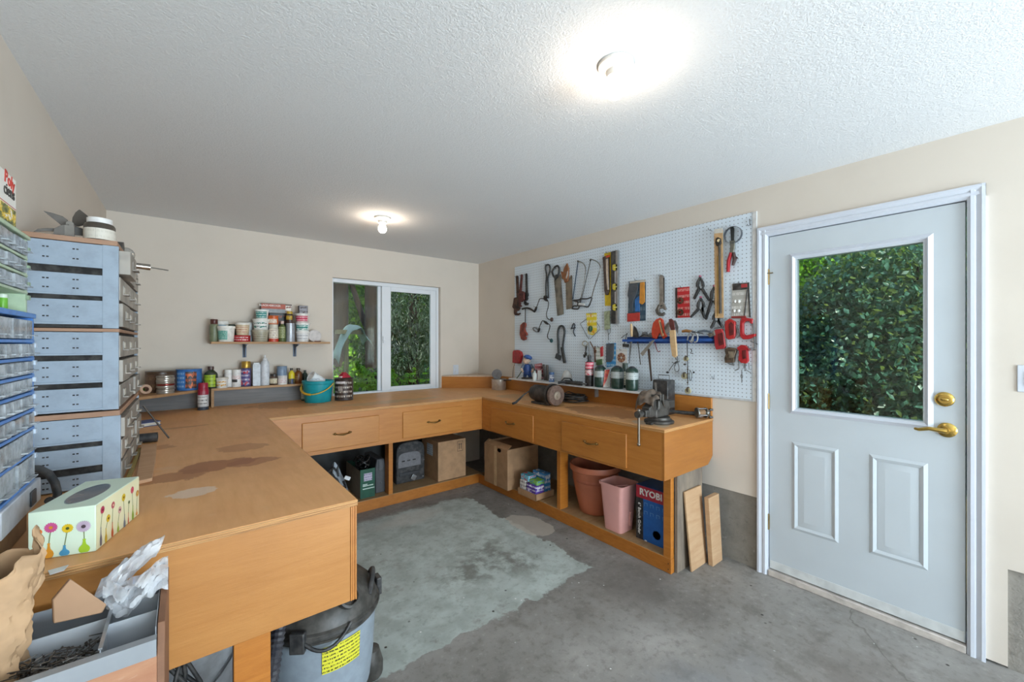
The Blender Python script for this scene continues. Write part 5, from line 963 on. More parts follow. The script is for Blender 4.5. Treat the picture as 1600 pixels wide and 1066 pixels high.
hung('orange_hand_plane', 'orange red curved tool sticking up from the blue rack', 'tool', [('body', 'p', [(1020, 528), (1020, 515), (1022, 505), (1027, 499), (1033, 497), (1037, 500), (1040, 518), (1043, 526), (1038, 530), (1032, 520), (1027, 530)], .022, .016, C('#d2492e', .4)), ('grip', 'p', [(1029.5, 501), (1032, 500), (1038, 525), (1035.5, 526)], .04, .008, M_LWOOD), ('slot', 'p', [(1031, 503), (1032.2, 503), (1037, 521), (1035.8, 521)], .0485, .001, M_BLACK), ('hook', 't', [(1023, 535), (1026, 546), (1028.5, 550), (1031.5, 548.5)], .003, .05, C('#8a2c34', .4))], 1030, 505)
hung('pruning_saw', 'folding saw with pale wooden handle pointing down from the blue rack', 'saw', [('handle', 'p', [(1048, 516), (1056, 516), (1058, 540), (1059, 556), (1056, 559), (1052, 556), (1049, 536)], .074, .018, M_LWOOD), ('ferrule', 'p', [(1046, 499), (1050, 498), (1053.5, 502), (1055.5, 515), (1050, 517), (1047.5, 510)], .072, .012, C('#63302a', .5)), ('blade', 'p', [(1053, 500), (1057, 502), (1061, 512), (1059, 522), (1056.5, 516)], .074, .003, M_ZINC), ('tip_wire', 't', [(1055, 558), (1057.5, 563), (1055, 561)], .002, .08, M_IRON)], 1052, 505)
hung('pliers', 'small grey pliers lying on the blue rack', 'pliers', [('jaw', 'p', [(1003, 527), (1006, 519), (1011, 519), (1013, 524), (1018, 520), (1021, 527)], .03, .02, M_ZINC), ('handle', 't', [(998, 527), (1006, 523), (1014, 525)], .004, .055, M_BLACK)], 1008, 524)
hung('tape_measure', 'small grey tool with crossed arms behind the orange one', 'tool', [('disc', 'p', [(1038, 517), (1041, 508), (1046, 502), (1048, 506), (1047, 518), (1042, 523)], .02, .012, C('#9d938a', .5)), ('arm', 'p', [(1038, 513), (1045, 504), (1046.5, 506), (1040, 516)], .033, .006, C('#6d6258', .5))], 1043, 510)
hung('wood_handle_driver', 'orange-brown wooden handled driver lying on the blue rack', 'screwdriver', [('handle', 't', [(1066, 518), (1072, 517), (1081, 518.5)], [.009, .011, .009], .05, wood('driver_wood', '#a8763c', '#8f5f2e', (8, 8, 8), 9)), ('ferrule', 't', [(1081, 518.5), (1086, 519)], .007, .05, M_ZINC), ('shaft', 't', [(1086, 519), (1098, 521)], .004, .05, M_ZINC)], 1072, 518)
hung('rope_coil', 'grey rope looped over the blue rack', 'rope', [('loop', 't', smooth_path([(1074, 532), (1076, 524), (1079, 519.5), (1082, 524), (1083, 532), (1080, 535), (1077, 532)]), .005, .078, C('#8f8f90', .8)), ('loop', 't', smooth_path([(1080, 533), (1083, 525), (1087, 521), (1090, 526), (1089, 533), (1085, 535)]), .005, .084, C('#9c9c9c', .8))], 1082, 525)
hung('wire_brush', 'dark grey long brush lying on the right end of the blue rack', 'brush', [('body', 't', [(1090, 518), (1100, 517), (1113, 519.5)], [.005, .008, .006], .05, C('#5c6670', .5)), ('bristles', 'p', [(1107, 522), (1117, 517), (1119, 524), (1110, 527)], .03, .02, C('#7d7468', .8, 0, .3, 80))], 1100, 520)
# cord and chain hoist
o = tool('bungee_cord', 'thin black cord with hooked plug ends tied below the wooden saw', 'cord', 1057, 560); b = MB(); PT(b, smooth_path([(1058, 556), (1058.5, 564), (1054, 572), (1054.5, 579), (1058.5, 581), (1061, 577), (1060, 570), (1057, 565), (1051, 571), (1045, 580)]), .0024, .02, 6); b.build('cord', M_BLACK, o); MB().ell(W(1043, 582, .02), .009, .011, .008, 10).build('plug', M_BLACK, o); b = MB(); PT(b, [(1050, 566), (1054, 568), (1062, 564)], .0022, .024, 6); b.build('hook_wire', M_IRON, o)
o = tool('pulley_chain', 'chain hoist with three brass pulleys hanging from the blue rack', 'pulley', 1074, 540); b = MB(); PT(b, [(1073.5, 532), (1074, 556), (1074.5, 575), (1074.5, 600)], .0028, .03, 6); b.build('chain_line', M_IRON, o); hook(1074, 533, o, .03)
for k in range(9):
    q = W(1074.3, 574 + k * 3.4, .03); MB().lathe([(.0035, -.001), (.0062, -.001), (.0062, .001), (.0035, .001), (.0035, -.001)], q, 10, R=Mx.Rotation(math.pi / 2, 4, 'Y' if k % 2 else 'X'), cap=False).build('chain_link', C('#6d6250', .45, .6), o)
for px, py, r in ((1069.5, 588, .021), (1075, 611, .021), (1072, 561, .017)):
    q = W(px, py, .03); p = MB().lathe([(.005, -.006), (r, -.007), (r * .86, 0), (r, .007), (.005, .006), (.005, -.006)], q, 22, R=Mx.Rotation(math.pi / 2, 4, 'Y'), cap=False).build('pulley_wheel', C('#b3ad8c', .5), o)
    MB().bb(q.x - .012, q.x + .012, q.y - .005, q.y + .005, q.z - .008, q.z + r * 1.35).build('pulley_strap', C('#5a4e40', .5, .5), o, .002)
b = MB(); PT(b, smooth_path([(1078, 578), (1081, 585), (1080, 594), (1078, 594), (1077, 588)]), .0026, .026, 6, True); b.build('snap_hook', M_ZINC, o); b = MB(); PT(b, [(1079, 545), (1081, 548), (1079, 552), (1083, 553)], .003, .026, 6); q = W(1084, 582, .03); b.ell(q, .007); q = W(1070, 569.5, .03); b.ell(q, .009, .010, .007); b.build('cleat', M_IRON, o)
# ================================================================= shelf under the pegboard and the right bench top
ZW = 1.0605
def onshelf(kind, name, label, cat, px, w, yt, yb, z0=ZW, back=.0, **k):
    q = hz(px, yb, z0); r = w * depth(q) / FPX / 2; f = V((q.x, q.y, 0)).normalized(); q2 = q + f * (r + back)
    body = k.pop('body'); return vessel(kind, name, label, cat, px, w, yt, yb, q2.y, z0, body, **k)
GG = 'green gas cylinders on the white shelf'
def gas(label, px, w, yt, yb, tilt=0):
    q = hz(px, yb, ZW); d = depth(q); r = w * d / FPX / 2; h = (yb - yt) * d / FPX; f = V((q.x, q.y, 0)).normalized(); c = V((q.x, q.y, ZW)) + f * r * .9
    c.x = min(c.x, XR - .03 - r); o = thing('gas_cylinder', label, 'gas cylinder', c, GG)
    MB().lathe([(r * .9, 0), (r * .97, .006), (r, .02), (r, h * .78), (r * .93, h * .86), (r * .7, h * .92), (r * .3, h * .94), (r * .3, h * .96)], c, 26).build('cylinder', C('#16382e', .3, .1), o)
    MB().lathe([(r * .72, h * .90), (r * .74, h * .91), (r * .45, h * .975), (r * .3, h * .98), (r * .28, h), (0, h)], c, 20).build('cap', C('#1c2430', .4), o)
    MB().lathe([(r + .0007, h * .46), (r + .0007, h * .74)], c, 18, FACE - 1.6, FACE + 1.6).build('label', printed('#b6bcbc', '#4c6a60', None, 3, .25, key=label), o); return o
gas('squat green gas cylinder left of the red paper bag', 938, 18.5, 571, 605.5)
gas('squat green gas cylinder right of the red paper bag', 964.5, 20, 572, 608)
gas('squat green gas cylinder, rightmost on the shelf', 987.5, 19.5, 573, 611)
o, c, r, h = onshelf('spice', 'torch_bottle', 'dark green capped bottle tucked between two gas cylinders', 'bottle', 977, 8.5, 568.5, 607, back=.03, body='#1c3028', lid='#1d3a30', lab='#d9d2bc', ink='#5a5a4c', band=(.12, .66))
o, c, r, h = onshelf('bottle', 'torch_fuel_bottle', 'tall black fuel bottle with red and white label', 'bottle', 920.8, 13.5, 556, 604, body='#211d1e', lid='#23252a', lab='#c8455a', ink='#f0e0e0', band=(.56, .78), rows=2)
MB().lathe([(r + .0009, h * .36), (r + .0009, h * .53)], c, 14, FACE - 1.4, FACE + 1.4).build('label', printed('#ded0d0', '#b83a4c', '#b83a4c', 3, key='tfb'), o)
q = hz(948.5, 606, ZW); d = depth(q); o = thing('paper_bag', 'small red and white paper bag between the gas cylinders', 'bag', (q.x, q.y, ZW)); w = 12 * d / FPX; h = 29 * d / FPX
A_ = V((_c, -_s, 0)); B_ = V((_s, _c, 0)); q = q + B_ * .012
MB().prism([q - A_ * w * .5, q + A_ * w * .5, q + A_ * w * .42 + V((0, 0, h)), q - A_ * w * .25 + V((0, 0, h * .97))], B_ * .012).build('sack', C('#d8d4d0', .6), o, .003)
MB().prism([q - A_ * w * .48 - B_ * .0008 + V((0, 0, h * .02)), q + A_ * w * .0 - B_ * .0008 + V((0, 0, h * .4)), q + A_ * w * .40 - B_ * .0008 + V((0, 0, h * .98)), q - A_ * w * .22 - B_ * .0008 + V((0, 0, h * .95))], B_ * .0006).build('red_print', printed('#c33434', '#e48a5a', '#d9683c', 3, key='bag'), o)
# red switch box with cord
o = tool('red_signal_box', 'red box with dark cord hung at the left edge of the pegboard', 'box', 810, 550); b = MB(); PG(b, [(804.5, 550), (806, 547.5), (812, 547), (816.5, 550), (818, 556), (815, 568), (804, 567)], .003, .035); b.build('housing', C('#b02a2a', .4, 0, .2), o, .006); b = MB(); PT(b, smooth_path([(805, 567), (802.5, 574), (801.5, 583), (801, 590)]), .0028, .02, 6); b.build('cord', C('#5a4640', .6), o)
# figurine of a boy in blue overalls
q = hz(824, 592, ZW); d = depth(q); S = 40 * d / FPX; q = q + V((_s, _c, 0)) * .03; fo = V((-_s, -_c, 0)); si = V((_c, -_s, 0)); up = V((0, 0, 1))
def fp(a, b_, c_): return q + si * (a * S) + fo * (b_ * S) + up * (c_ * S)
fg = thing('figurine', 'painted boy figurine in blue cap and overalls on the white shelf', 'figurine', (q.x, q.y, ZW))
b = MB().ell(fp(-.03, .02, .70), .135 * S, .125 * S, .135 * S, 18); b.tube([fp(-.02, 0, .60), fp(-.02, 0, .5)], [.06 * S, .09 * S], 12).ell(fp(-.03, .145 * 1.0, .69), .026 * S, .026 * S, .026 * S, 8)
for sg in (-1, 1): b.ell(fp(-.03 + sg * .132, 0, .69), .03 * S, .03 * S, .04 * S, 8); b.tube([fp(sg * .15, .02, .5), fp(sg * .22, .06, .38), fp(sg * .20, .14, .30), fp(sg * .17, .17, .28)], [.055 * S, .045 * S, .04 * S, .045 * S], 10)
b.build('body', C('#e6c6ae', .5), fg)
b = MB().lathe([(.10 * S, 0), (.15 * S, .04 * S), (.165 * S, .16 * S), (.14 * S, .32 * S), (.13 * S, .40 * S), (.06 * S, .44 * S)], fp(0, 0, .14), 18); b.build('overalls', C('#2a4c8e', .5, 0, .2), fg)
for sg in (-1, 1): MB().tube([fp(sg * .08, 0, .2), fp(sg * .10, .05, .09), fp(sg * .11, .12, .05)], [.075 * S, .07 * S, .06 * S], 10).build('trouser_leg', C('#27406f', .5), fg); MB().ell(fp(sg * .12, .14, .045), .06 * S, .06 * S, .045 * S, 10, ).build('shoe', C('#3a2c2a', .5), fg)
for sg in (-1, 1): MB().tube([fp(sg * .13, .0, .54), fp(sg * .17, .03, .48), fp(sg * .215, .055, .40)], [.07 * S, .065 * S, .06 * S], 10).build('sleeve', C('#5a6678', .5), fg)
MB().ell(fp(.03, -.02, .83), .17 * S, .16 * S, .10 * S, 16, Mx.Rotation(.35, 4, V((0, 1, 0)))).build('cap', C('#3d5fa0', .5), fg); MB().ell(fp(.0, .14, .785), .11 * S, .10 * S, .02 * S, 12).build('cap_visor', C('#2c4880', .5), fg)
for sg in (-1, 1): MB().ell(fp(-.03 + sg * .045, .12, .715), .014 * S).build('eye', C('#2a2420', .4), fg)
MB().tube([fp(-.07, .118, .645), fp(-.03, .127, .635), fp(.01, .118, .645)], .007 * S, 6).build('mouth', C('#b0564a', .5), fg)
MB().lathe([(.24 * S, 0), (.23 * S, .04 * S), (0, .04 * S)], fp(0, .05, 0), 18).build('plinth', C('#4c3f36', .6), fg)
b = MB(); b.tube([fp(-.22, .17, .3), fp(-.34, .2, .12), fp(-.42, .2, .02)], .02 * S, 6); b.build('stick', C('#3a4a34', .5), fg)
# small things right of the figurine
o, c, r, h = onshelf('bottle', 'white_bottle', 'little white bottle beside the figurine', 'bottle', 835.5, 7, 580, 595, body='#dfe4e0', lid='#c9d2cc')
def shelfbox(name, label, cat, px0, px1, yt, yb, dpt, col, m=None, tilt=0., parts=()):
    q0, q1 = hz(px0, yb, ZW), hz(px1, yb, ZW); d = depth(q0); h = (yb - yt) * d / FPX; w = (px1 - px0) * d / FPX; M_ = frame(V((q0.x, q0.y, ZW)), (_c, -_s, 0)) @ Mx.Rotation(tilt, 4, 'Y')
    o = thing(name, label, cat, (q0.x, q0.y, ZW)); MB(M_).bb(0, w, 0, dpt, 0, h).build('carton', m or C(col, .5), o, .001); return o, M_, w, h
shelfbox('book', 'red and black booklet leaning behind the little white bottle', 'book', 838, 850, 569, 593, .012, '#8a2430', printed('#8e2530', '#d8b0b0', '#2c2224', 4, key='bk3'), -.12)
shelfbox('book', 'dark brown thin book standing upright, left of the pair', 'book', 850.5, 853.5, 570, 594.5, .07, '#3d322c', None, -.1)
shelfbox('book', 'grey-brown thin book standing upright, right of the pair', 'book', 854, 857, 571, 595, .07, '#5a5048')
shelfbox('white_packet', 'small white packet beside the red booklet', 'packet', 840, 846, 579, 594, .015, '#d8d4ce')
o, c, r, h = onshelf('can', 'small_can', 'small blue and white can right of the books', 'can', 862, 8.5, 582, 597, body='#5a7aa8', lid='#8f8a80', lab='#d8dce4', ink='#2c4a8a', ink2='#2c4a8a', rows=2)
# respirator and grinder tool lying on the shelf
q = hz(882, 600, ZW) + V((.05, .02, 0)); o = thing('dust_mask', 'grey domed dust mask on the shelf left of the fuel bottle', 'mask', (q.x, q.y, ZW)); M_ = frame(q, (_c, -_s, 0))
b = MB(M_)
def dome(u, v):
    a = (u - .5) * math.pi; e = v * math.pi / 2; return (.052 * math.cos(e) * math.sin(a), -.04 * math.cos(e) * math.cos(a), .115 * (math.sin(e)) + .004)
b.grid(dome, 14, 8).build('dome', C('#bcbab6', .5), o, thick=.003); MB(M_).tube([(-.06, -.02, .012), (-.03, -.05, .05), (.02, -.055, .05), (.06, -.02, .012)], .006, 8).build('strap', M_BLACK, o)
q = hz(887, 602, ZW); o = thing('hand_drill', 'black hand tool lying along the white shelf', 'tool', (q.x, q.y, ZW)); M_ = frame(V((q.x + .05, q.y - .02, ZW)), (-.05, -1, 0))
MB(M_).cyl((-.10, 0, .02), (.10, 0, .02), .017, 14).build('body', M_BLACK, o); MB(M_).cyl((.10, 0, .02), (.15, 0, .02), .008).build('bit', M_ZINC, o); MB(M_).tube([(-.08, 0, .02), (-.11, -.03, .018), (-.14, -.05, .012)], .012, 10).build('handle', C('#3a3c40', .5), o); MB(M_).cyl((.0, 0, .037), (.0, 0, .046), .008).build('button', C('#9fb0b8', .4), o)
q = hz(899, 598, ZW); M_ = frame(V((q.x + .06, q.y + .02, ZW + .052)), (_c, -_s, 0)); o = thing('tape_reel', 'small black tape reel standing on edge on the white shelf', 'tape', (q.x + .06, q.y, ZW))
MB(M_).lathe([(.010, -.008), (.026, -.008), (.026, .008), (.010, .008), (.010, -.008)], (0, 0, -.02), 22, R=Mx.Rotation(math.pi / 2, 4, 'X'), cap=False).build('reel', M_BLACK, o); MB(M_).bb(-.02, .02, -.012, .012, -.052, -.043).build('foot', M_BLACK, o)
# ---- bench top: pot, grinder, coil, vise, reel, black box
q = hz(781, 610, ZB); d = depth(q); r = 23 * d / FPX / 2; c = V((min(q.x + _s * r, 2.69), q.y + _c * r, ZB)); o = thing('steel_pot', 'small brushed steel pot with grey disc in the corner', 'pot', c); h = .115
MB().lathe([(r * .95, 0), (r, .006), (r, h), (r * 1.04, h + .002), (r * .97, h + .002), (r * .95, .006), (0, .006)], c, 28).build('pot', C('#c9c4bc', .3, .55), o); MB().tube([c + V((.1, -.995, 0)) * r + V((0, 0, h * .9)), c + V((.1, -.995, 0)) * (r + .05) + V((0, 0, h)), c + V((.1, -.995, 0)) * (r + .11) + V((0, 0, h * 1.02))], .007, 8).build('handle', M_BLACK, o)
fl = thing('felt_disc', 'round grey felt polishing disc leaning on the steel pot rim', 'disc', c + V((0, 0, h))); p = c + V((-_c * .02 - _s * .02, _s * .02 - _c * .02, h + .055)); MB().lathe([(0, -.007), (.052, -.007), (.055, -.003), (.055, .003), (.052, .007), (0, .007)], p, 26, R=frame((0, 0, 0), (_c, -_s, 0)) @ Mx.Rotation(math.radians(80), 4, 'X')).build('pad', C('#7b7a7c', .9), fl)
q = hz(805, 610, ZB); o = thing('wire_rack', 'small brown wire rack next to the steel pot', 'rack', (q.x + .06, q.y + .02, ZB)); M_ = frame(V((q.x + .06, q.y + .02, ZB)), (0, -1, 0)); b = MB(M_)
for z in (.01, .05, .085): b.tube([(-.05, -.03, z), (.05, -.03, z), (.05, .03, z), (-.05, .03, z)], .0025, 6, True)
for x_, y_ in ((-.05, -.03), (.05, -.03), (.05, .03), (-.05, .03)): b.tube([(x_, y_, 0), (x_, y_, .09)], .0025, 6)
b.build('wire_frame', C('#5a3a28', .5), o)
wc = hz(868, 618, ZB + .088); o = thing('bench_grinder', 'old dark bench grinder with worn wheel on the right bench', 'grinder', (wc.x, wc.y + .12, ZB)); M_ = frame(V((wc.x, wc.y, ZB)), (.04, 1, 0)); zc = .088
RYm = Mx.Rotation(math.pi / 2, 4, 'Y'); M_GR = C('#4f4843', .55, .3, .3, 22)
MB(M_).lathe([(.0, .075), (.040, .075), (.058, .088), (.067, .105), (.067, .255), (.060, .272), (.040, .285), (0, .287)], (0, 0, zc), 26, R=RYm).build('motor', M_GR, o); 
b = MB(M_)
for k in range(6): b.lathe([(.0675, .12 + k * .02), (.070, .125 + k * .02), (.0675, .13 + k * .02)], (0, 0, zc), 26, R=RYm, cap=False)
b.build('cooling_ribs', M_GR, o)
MB(M_).lathe([(.012, -.018), (.080, -.018), (.082, -.014), (.082, .014), (.080, .018), (.012, .018), (.012, -.018)], (0, 0, zc), 30, R=RYm, cap=False).build('grinding_wheel', C('#7d675c', .9, 0, .2, 60), o)
MB(M_).lathe([(.0, -.036), (.014, -.036), (.016, -.026), (.034, -.024), (.034, -.016)], (0, 0, zc), 18, R=RYm).build('spindle_nut', C('#b8aa9a', .4, .4), o); MB(M_).lathe([(.014, .018), (.014, .08)], (0, 0, zc), 14, R=RYm).build('shaft', M_ZINC, o)
MB(M_).lathe([(.087, .022), (.091, .022), (.091, .046), (.050, .046), (.050, .042), (.087, .042)], (0, 0, zc), 22, .5, 4.4, R=RYm).build('guard', M_GR, o, thick=.002); MB(M_).bb(.06, .26, -.045, .045, 0, .018).bb(.09, .23, -.03, .03, .018, .03).build('base', M_GR, o, .004); MB(M_).bb(-.005, .045, -.10, -.06, .03, .036).bb(.035, .045, -.09, -.03, .02, .05).build('tool_rest', M_IRON, o)
q1 = hz(806, 629, ZB + .02); MB().tube([M_ @ V((.27, .06, .10)), M_ @ V((.30, .09, .07)), q1, hz(801, 631, ZB + .012)], [.006, .006, .010, .011], 8).build('switch_lever', M_BLACK, o, smooth=60)
q = hz(903, 626, ZB); q.x = min(q.x, 2.63); o = thing('power_cord', 'coiled black power cord beside the bench grinder', 'cord', (q.x, q.y, ZB)); P = []
for i in range(120): a = i / 120 * 2 * math.pi * 5; k = 1 + .1 * math.sin(a * .37); P.append((q.x + .10 * k * math.cos(a) + .004 * math.sin(i), q.y + .16 * k * math.sin(a), ZB + .008 + .05 * i / 120 + .008 * math.sin(a * 1.7) ** 2))
MB().tube(P, .0068, 7).build('coil', C('#1e1c1c', .5), o, smooth=60); MB().tube([(q.x + .08, q.y - .05, ZB + .05), (q.x + .06, q.y + .08, ZB + .075), (q.x + .02, q.y + .17, ZB + .03), (q.x - .04, q.y + .2, ZB + .006)], .0045, 7).build('loose_end', C('#1e1c1c', .5), o, smooth=60)
# vise
VY = hx(997, 645, XA - .035).y; VX = 2.36; o = thing('bench_vise', 'heavy grey bench vise with hanging tommy bar at the bench corner', 'vise', (VX, VY, ZB)); M_VI = C('#595652', .5, .45, .3, 22)
yv = VY - .005
MB().lathe([(.090, 0), (.092, .004), (.092, .016), (.078, .022), (.070, .024), (.068, .04), (.0, .04)], (VX + .02, yv, ZB), 30).bb(VX - .10, VX - .055, yv - .02, yv + .02, ZB, ZB + .014).bb(VX + .09, VX + .14, yv - .02, yv + .02, ZB, ZB + .014).build('swivel_base', M_VI, o, .002)
MB().prism([(VX - .06, yv - .032, ZB + .04), (VX + .09, yv - .032, ZB + .04), (VX + .10, yv - .032, ZB + .095), (VX + .085, yv - .032, ZB + .14), (VX + .015, yv - .032, ZB + .15), (VX + .0, yv - .032, ZB + .185), (VX - .03, yv - .032, ZB + .185), (VX - .03, yv - .032, ZB + .10), (VX - .06, yv - .032, ZB + .09)], (0, .064, 0)).build('fixed_body', M_VI, o, .008)
MB().bb(VX + .07, VX + .165, yv - .028, yv + .028, ZB + .085, ZB + .135).build('anvil', C('#4a4744', .5, .4), o, .004); MB().bb(VX - .034, VX - .018, yv - .062, yv + .062, ZB + .15, ZB + .19).build('rear_jaw', M_VI, o, .003)
MB().bb(VX - .16, VX - .05, yv - .024, yv + .024, ZB + .055, ZB + .098).prism([(VX - .12, yv - .028, ZB + .05), (VX - .05, yv - .028, ZB + .05), (VX - .05, yv - .028, ZB + .188), (VX - .075, yv - .028, ZB + .188), (VX - .09, yv - .028, ZB + .13), (VX - .13, yv - .028, ZB + .11)], (0, .056, 0)).bb(VX - .062, VX - .046, yv - .062, yv + .062, ZB + .15, ZB + .192).build('sliding_jaw', M_VI, o, .005)
MB().cyl((VX - .15, yv, ZB + .076), (XA - .045, yv, ZB + .076), .013, 14).build('screw', C('#6d6a66', .4, .7), o); MB().cyl((XA - .052, yv - .0, ZB + .076), (XA - .018, yv, ZB + .076), .021, 16).build('screw_head', M_VI, o)
zb_ = hx(997, 696, XA - .035).z; MB().cyl((XA - .035, yv, zb_ + .006), (XA - .035, yv, ZB + .10), .0075, 12).ell((XA - .035, yv, zb_ + .006), .011).ell((XA - .035, yv, ZB + .10), .011).build('tommy_bar', C('#8a8074', .3, .8), o)
rgv = thing('leather_rag', 'crumpled brown leather rag draped over the vise jaws', 'rag', (VX - .05, yv + .03, ZB + .19)); b = MB()
def drape(u, v):
    x_ = VX - .125 + .14 * u; y_ = yv - .05 + .13 * v; t_ = abs(u - .52) * 2; w_ = abs(v - .5) * 2
    return V((x_ + .01 * math.sin(7 * v), y_ + .008 * math.sin(9 * u), ZB + .205 - .07 * t_ ** 2.2 - .03 * w_ ** 3 + .009 * math.sin(11 * u + 5 * v) + .006 * math.sin(17 * v)))
b.grid(drape, 18, 18).build('leather', C('#6a5b4e', .7, 0, .3, 30), rgv, thick=.003, smooth=60)
# black box behind the vise
q0, q1 = hx(1020, 640, 2.66), hx(1043, 640, 2.66); z1 = hx(1030, 594, 2.66).z; o = thing('black_bin', 'upright black bin behind the vise against the backsplash', 'bin', (2.71, (q0.y + q1.y) / 2, ZB))
MB().prism([(2.66, q1.y, ZB), (2.66, q0.y + .012, ZB), (2.66, q0.y, z1), (2.66, q1.y, z1)], (.10, 0, 0)).build('bin', M_BLACK, o, .004); MB().prism([(2.6595, q0.y - .04, ZB + .10), (2.6595, q0.y - .03, ZB + .10), (2.6595, q0.y - .012, z1 - .02), (2.6595, q0.y - .03, z1 - .02)], (-.0008, 0, 0)).build('grey_stripe', C('#7d7a76', .5), o); MB().tube([(2.70, q0.y - .02, z1), (2.70, q0.y - .02, z1 + .035), (2.70, q1.y + .01, z1 + .035), (2.70, q1.y + .01, z1)], .003, 6).build('wire_handle', M_ZINC, o)
# fishing rod and reel
a, b_ = V((2.70, hx(1050, 638, 2.70).y, ZB + .03)), V((2.722, hx(1091, 641, 2.722).y, ZB + .03)); o = thing('fishing_reel', 'metal fishing reel on a short black rod butt at the bench end', 'fishing reel', (b_.x, b_.y, ZB)); a.x = min(a.x, 2.66); 
MB().cyl(a, b_, .012, 12, .014).build('rod_butt', M_BLACK, o); c = V((2.715, hx(1096, 640, 2.715).y, ZB + .042)); ax_ = V((_c, -_s, 0)).normalized(); R_ = ax_.to_track_quat('Z', 'Y').to_matrix()
MB().lathe([(.0, -.034), (.034, -.034), (.036, -.030), (.036, -.026), (.022, -.024), (.022, .024), (.036, .026), (.036, .030), (.034, .034), (0, .034)], c, 24, R=R_).build('spool', C('#8a8a84', .3, .8), o); MB().lathe([(.0225, -.02), (.026, -.01), (.026, .01), (.0225, .02)], c, 20, R=R_, cap=False).build('line', C('#8c6a4a', .7), o)
for k in range(4): a2 = k * math.pi / 2 + .4; e = R_ @ V((math.cos(a2), math.sin(a2), 0)) * .032; MB().cyl(c + e - ax_ * .03, c + e + ax_ * .03, .003).build('pillar', M_ZINC, o)
h1 = c + ax_ * .034; MB().cyl(h1, h1 + ax_ * .018, .006).tube([h1 + ax_ * .018 + V((0, 0, .02)), h1 + ax_ * .02, h1 + ax_ * .022 + V((0, 0, -.03))], .0028, 6).build('crank', M_ZINC, o)
for dz in (.02, -.03): MB().cyl(h1 + ax_ * .02 + V((0, 0, dz)), h1 + ax_ * .042 + V((0, 0, dz)), .0075).build('crank_knob', C('#3a3632', .4), o)
# ================================================================= things stored below the benches
ZU = ZK + .0045
M_CARD = C('#b18a66', .75, 0, .1, 12); M_CARD2 = C('#a5805e', .75, 0, .1, 12)
def carton(name, label, x0, x1, y0, y1, z1, m, group=None, top=None, cat='box'):
    o = thing(name, label, cat, ((x0 + x1) / 2, (y0 + y1) / 2, ZU), group); MB().bb(x0, x1, y0, y1, ZU, z1).build('carton', m, o, .003); return o
# right bench
o = carton('cardboard_box', 'brown cardboard box with oval hand hole under the right bench', 2.25, 2.62, 2.886, 3.25, .462, M_CARD2, 'cardboard boxes under the benches')
q = hx(780, 704, 2.25); MB().lathe([(0, 0), (.018, 0)], (2.2495, q.y, q.z), 16, R=Mx.Rotation(-math.pi / 2, 4, 'Y') @ Mx.Scale(1.6, 4, (0, 1, 0))).build('hand_hole', C('#2a1a12', .9), o)
MB().prism([(2.252, 2.886, .462), (2.252, 3.25, .462), (2.30, 3.25, .492), (2.30, 2.886, .49)], (.002, 0, .003)).build('top_flap', M_CARD, o); MB().prism([(2.26, 3.245, .462), (2.61, 3.245, .462), (2.60, 3.20, .49), (2.27, 3.20, .49)], (0, .003, .003)).build('top_flap', M_CARD, o)
MB().bb(2.249, 2.2505, 3.05, 3.09, ZU, .462).build('tape', C('#c2a078', .4), o)
o = thing('cardboard_tray', 'shallow cardboard tray of packets under the right bench', 'tray', (2.39, 2.67, ZU))
b = MB().bb(2.288, 2.50, 2.55, 2.785, ZU, ZU + .003); b.bb(2.288, 2.292, 2.55, 2.785, ZU, ZU + .055).bb(2.496, 2.50, 2.55, 2.785, ZU, ZU + .055).bb(2.288, 2.50, 2.55, 2.554, ZU, ZU + .055).bb(2.288, 2.50, 2.781, 2.785, ZU, ZU + .055); b.build('tray', M_CARD, o)
GT = 'packets in the cardboard tray'; zt = ZU + .004
def packet(label, x0, x1, y0, y1, z0, z1, col, ink, ink2, soft=.006): 
    ob = MB().bb(x0, x1, y0, y1, z0, z1).build('packet', printed(col, ink, ink2, 4, key=label), None, soft, seg=3); return tag(ob, label, 'packet', GT)
packet('white and grey packet at the left of the cardboard tray', 2.30, 2.40, 2.70, 2.775, zt, zt + .125, '#d9d4d0', '#6a6468', '#8a8088')
packet('purple and white packet at the right of the cardboard tray', 2.30, 2.40, 2.56, 2.69, zt, zt + .115, '#5a3a9a', '#e8e4f0', '#e4e0ec', .012)
packet('turquoise packet with red dot on top of the tray packets', 2.305, 2.395, 2.66, 2.77, zt + .126, zt + .175, '#3aa6c4', '#e8f4f6', '#c83a4a')
packet('lime green and blue packet on top of the purple one', 2.31, 2.40, 2.56, 2.655, zt + .116, zt + .155, '#8cc23c', '#2c6ab0', '#2f7ac0')
packet('blue and white packet standing at the back of the tray', 2.42, 2.49, 2.58, 2.74, zt, zt + .19, '#3c88c8', '#f0f4f8', '#e4ecf4')
# terracotta pot
c = V((2.545, 2.13, ZU)); o = thing('flower_pot', 'large terracotta plastic flower pot under the right bench', 'pot', c); H_ = .375; R_ = .2
MB().lathe([(.118, 0), (.122, .004), (.127, .03), (.150, .13), (.171, .24), (.182, .325), (.192, .328), (.1995, .335), (R_, .36), (.197, H_), (.186, H_), (.18, .345), (.172, .30), (.12, .02), (0, .02)], c, 40).build('pot', C('#b5694c', .5, 0, .08, 6), o); MB().lathe([(.1725, .245), (.1765, .252), (.1765, .262), (.1755, .27)], c, 40, cap=False).build('ridge', C('#b0644a', .5), o)
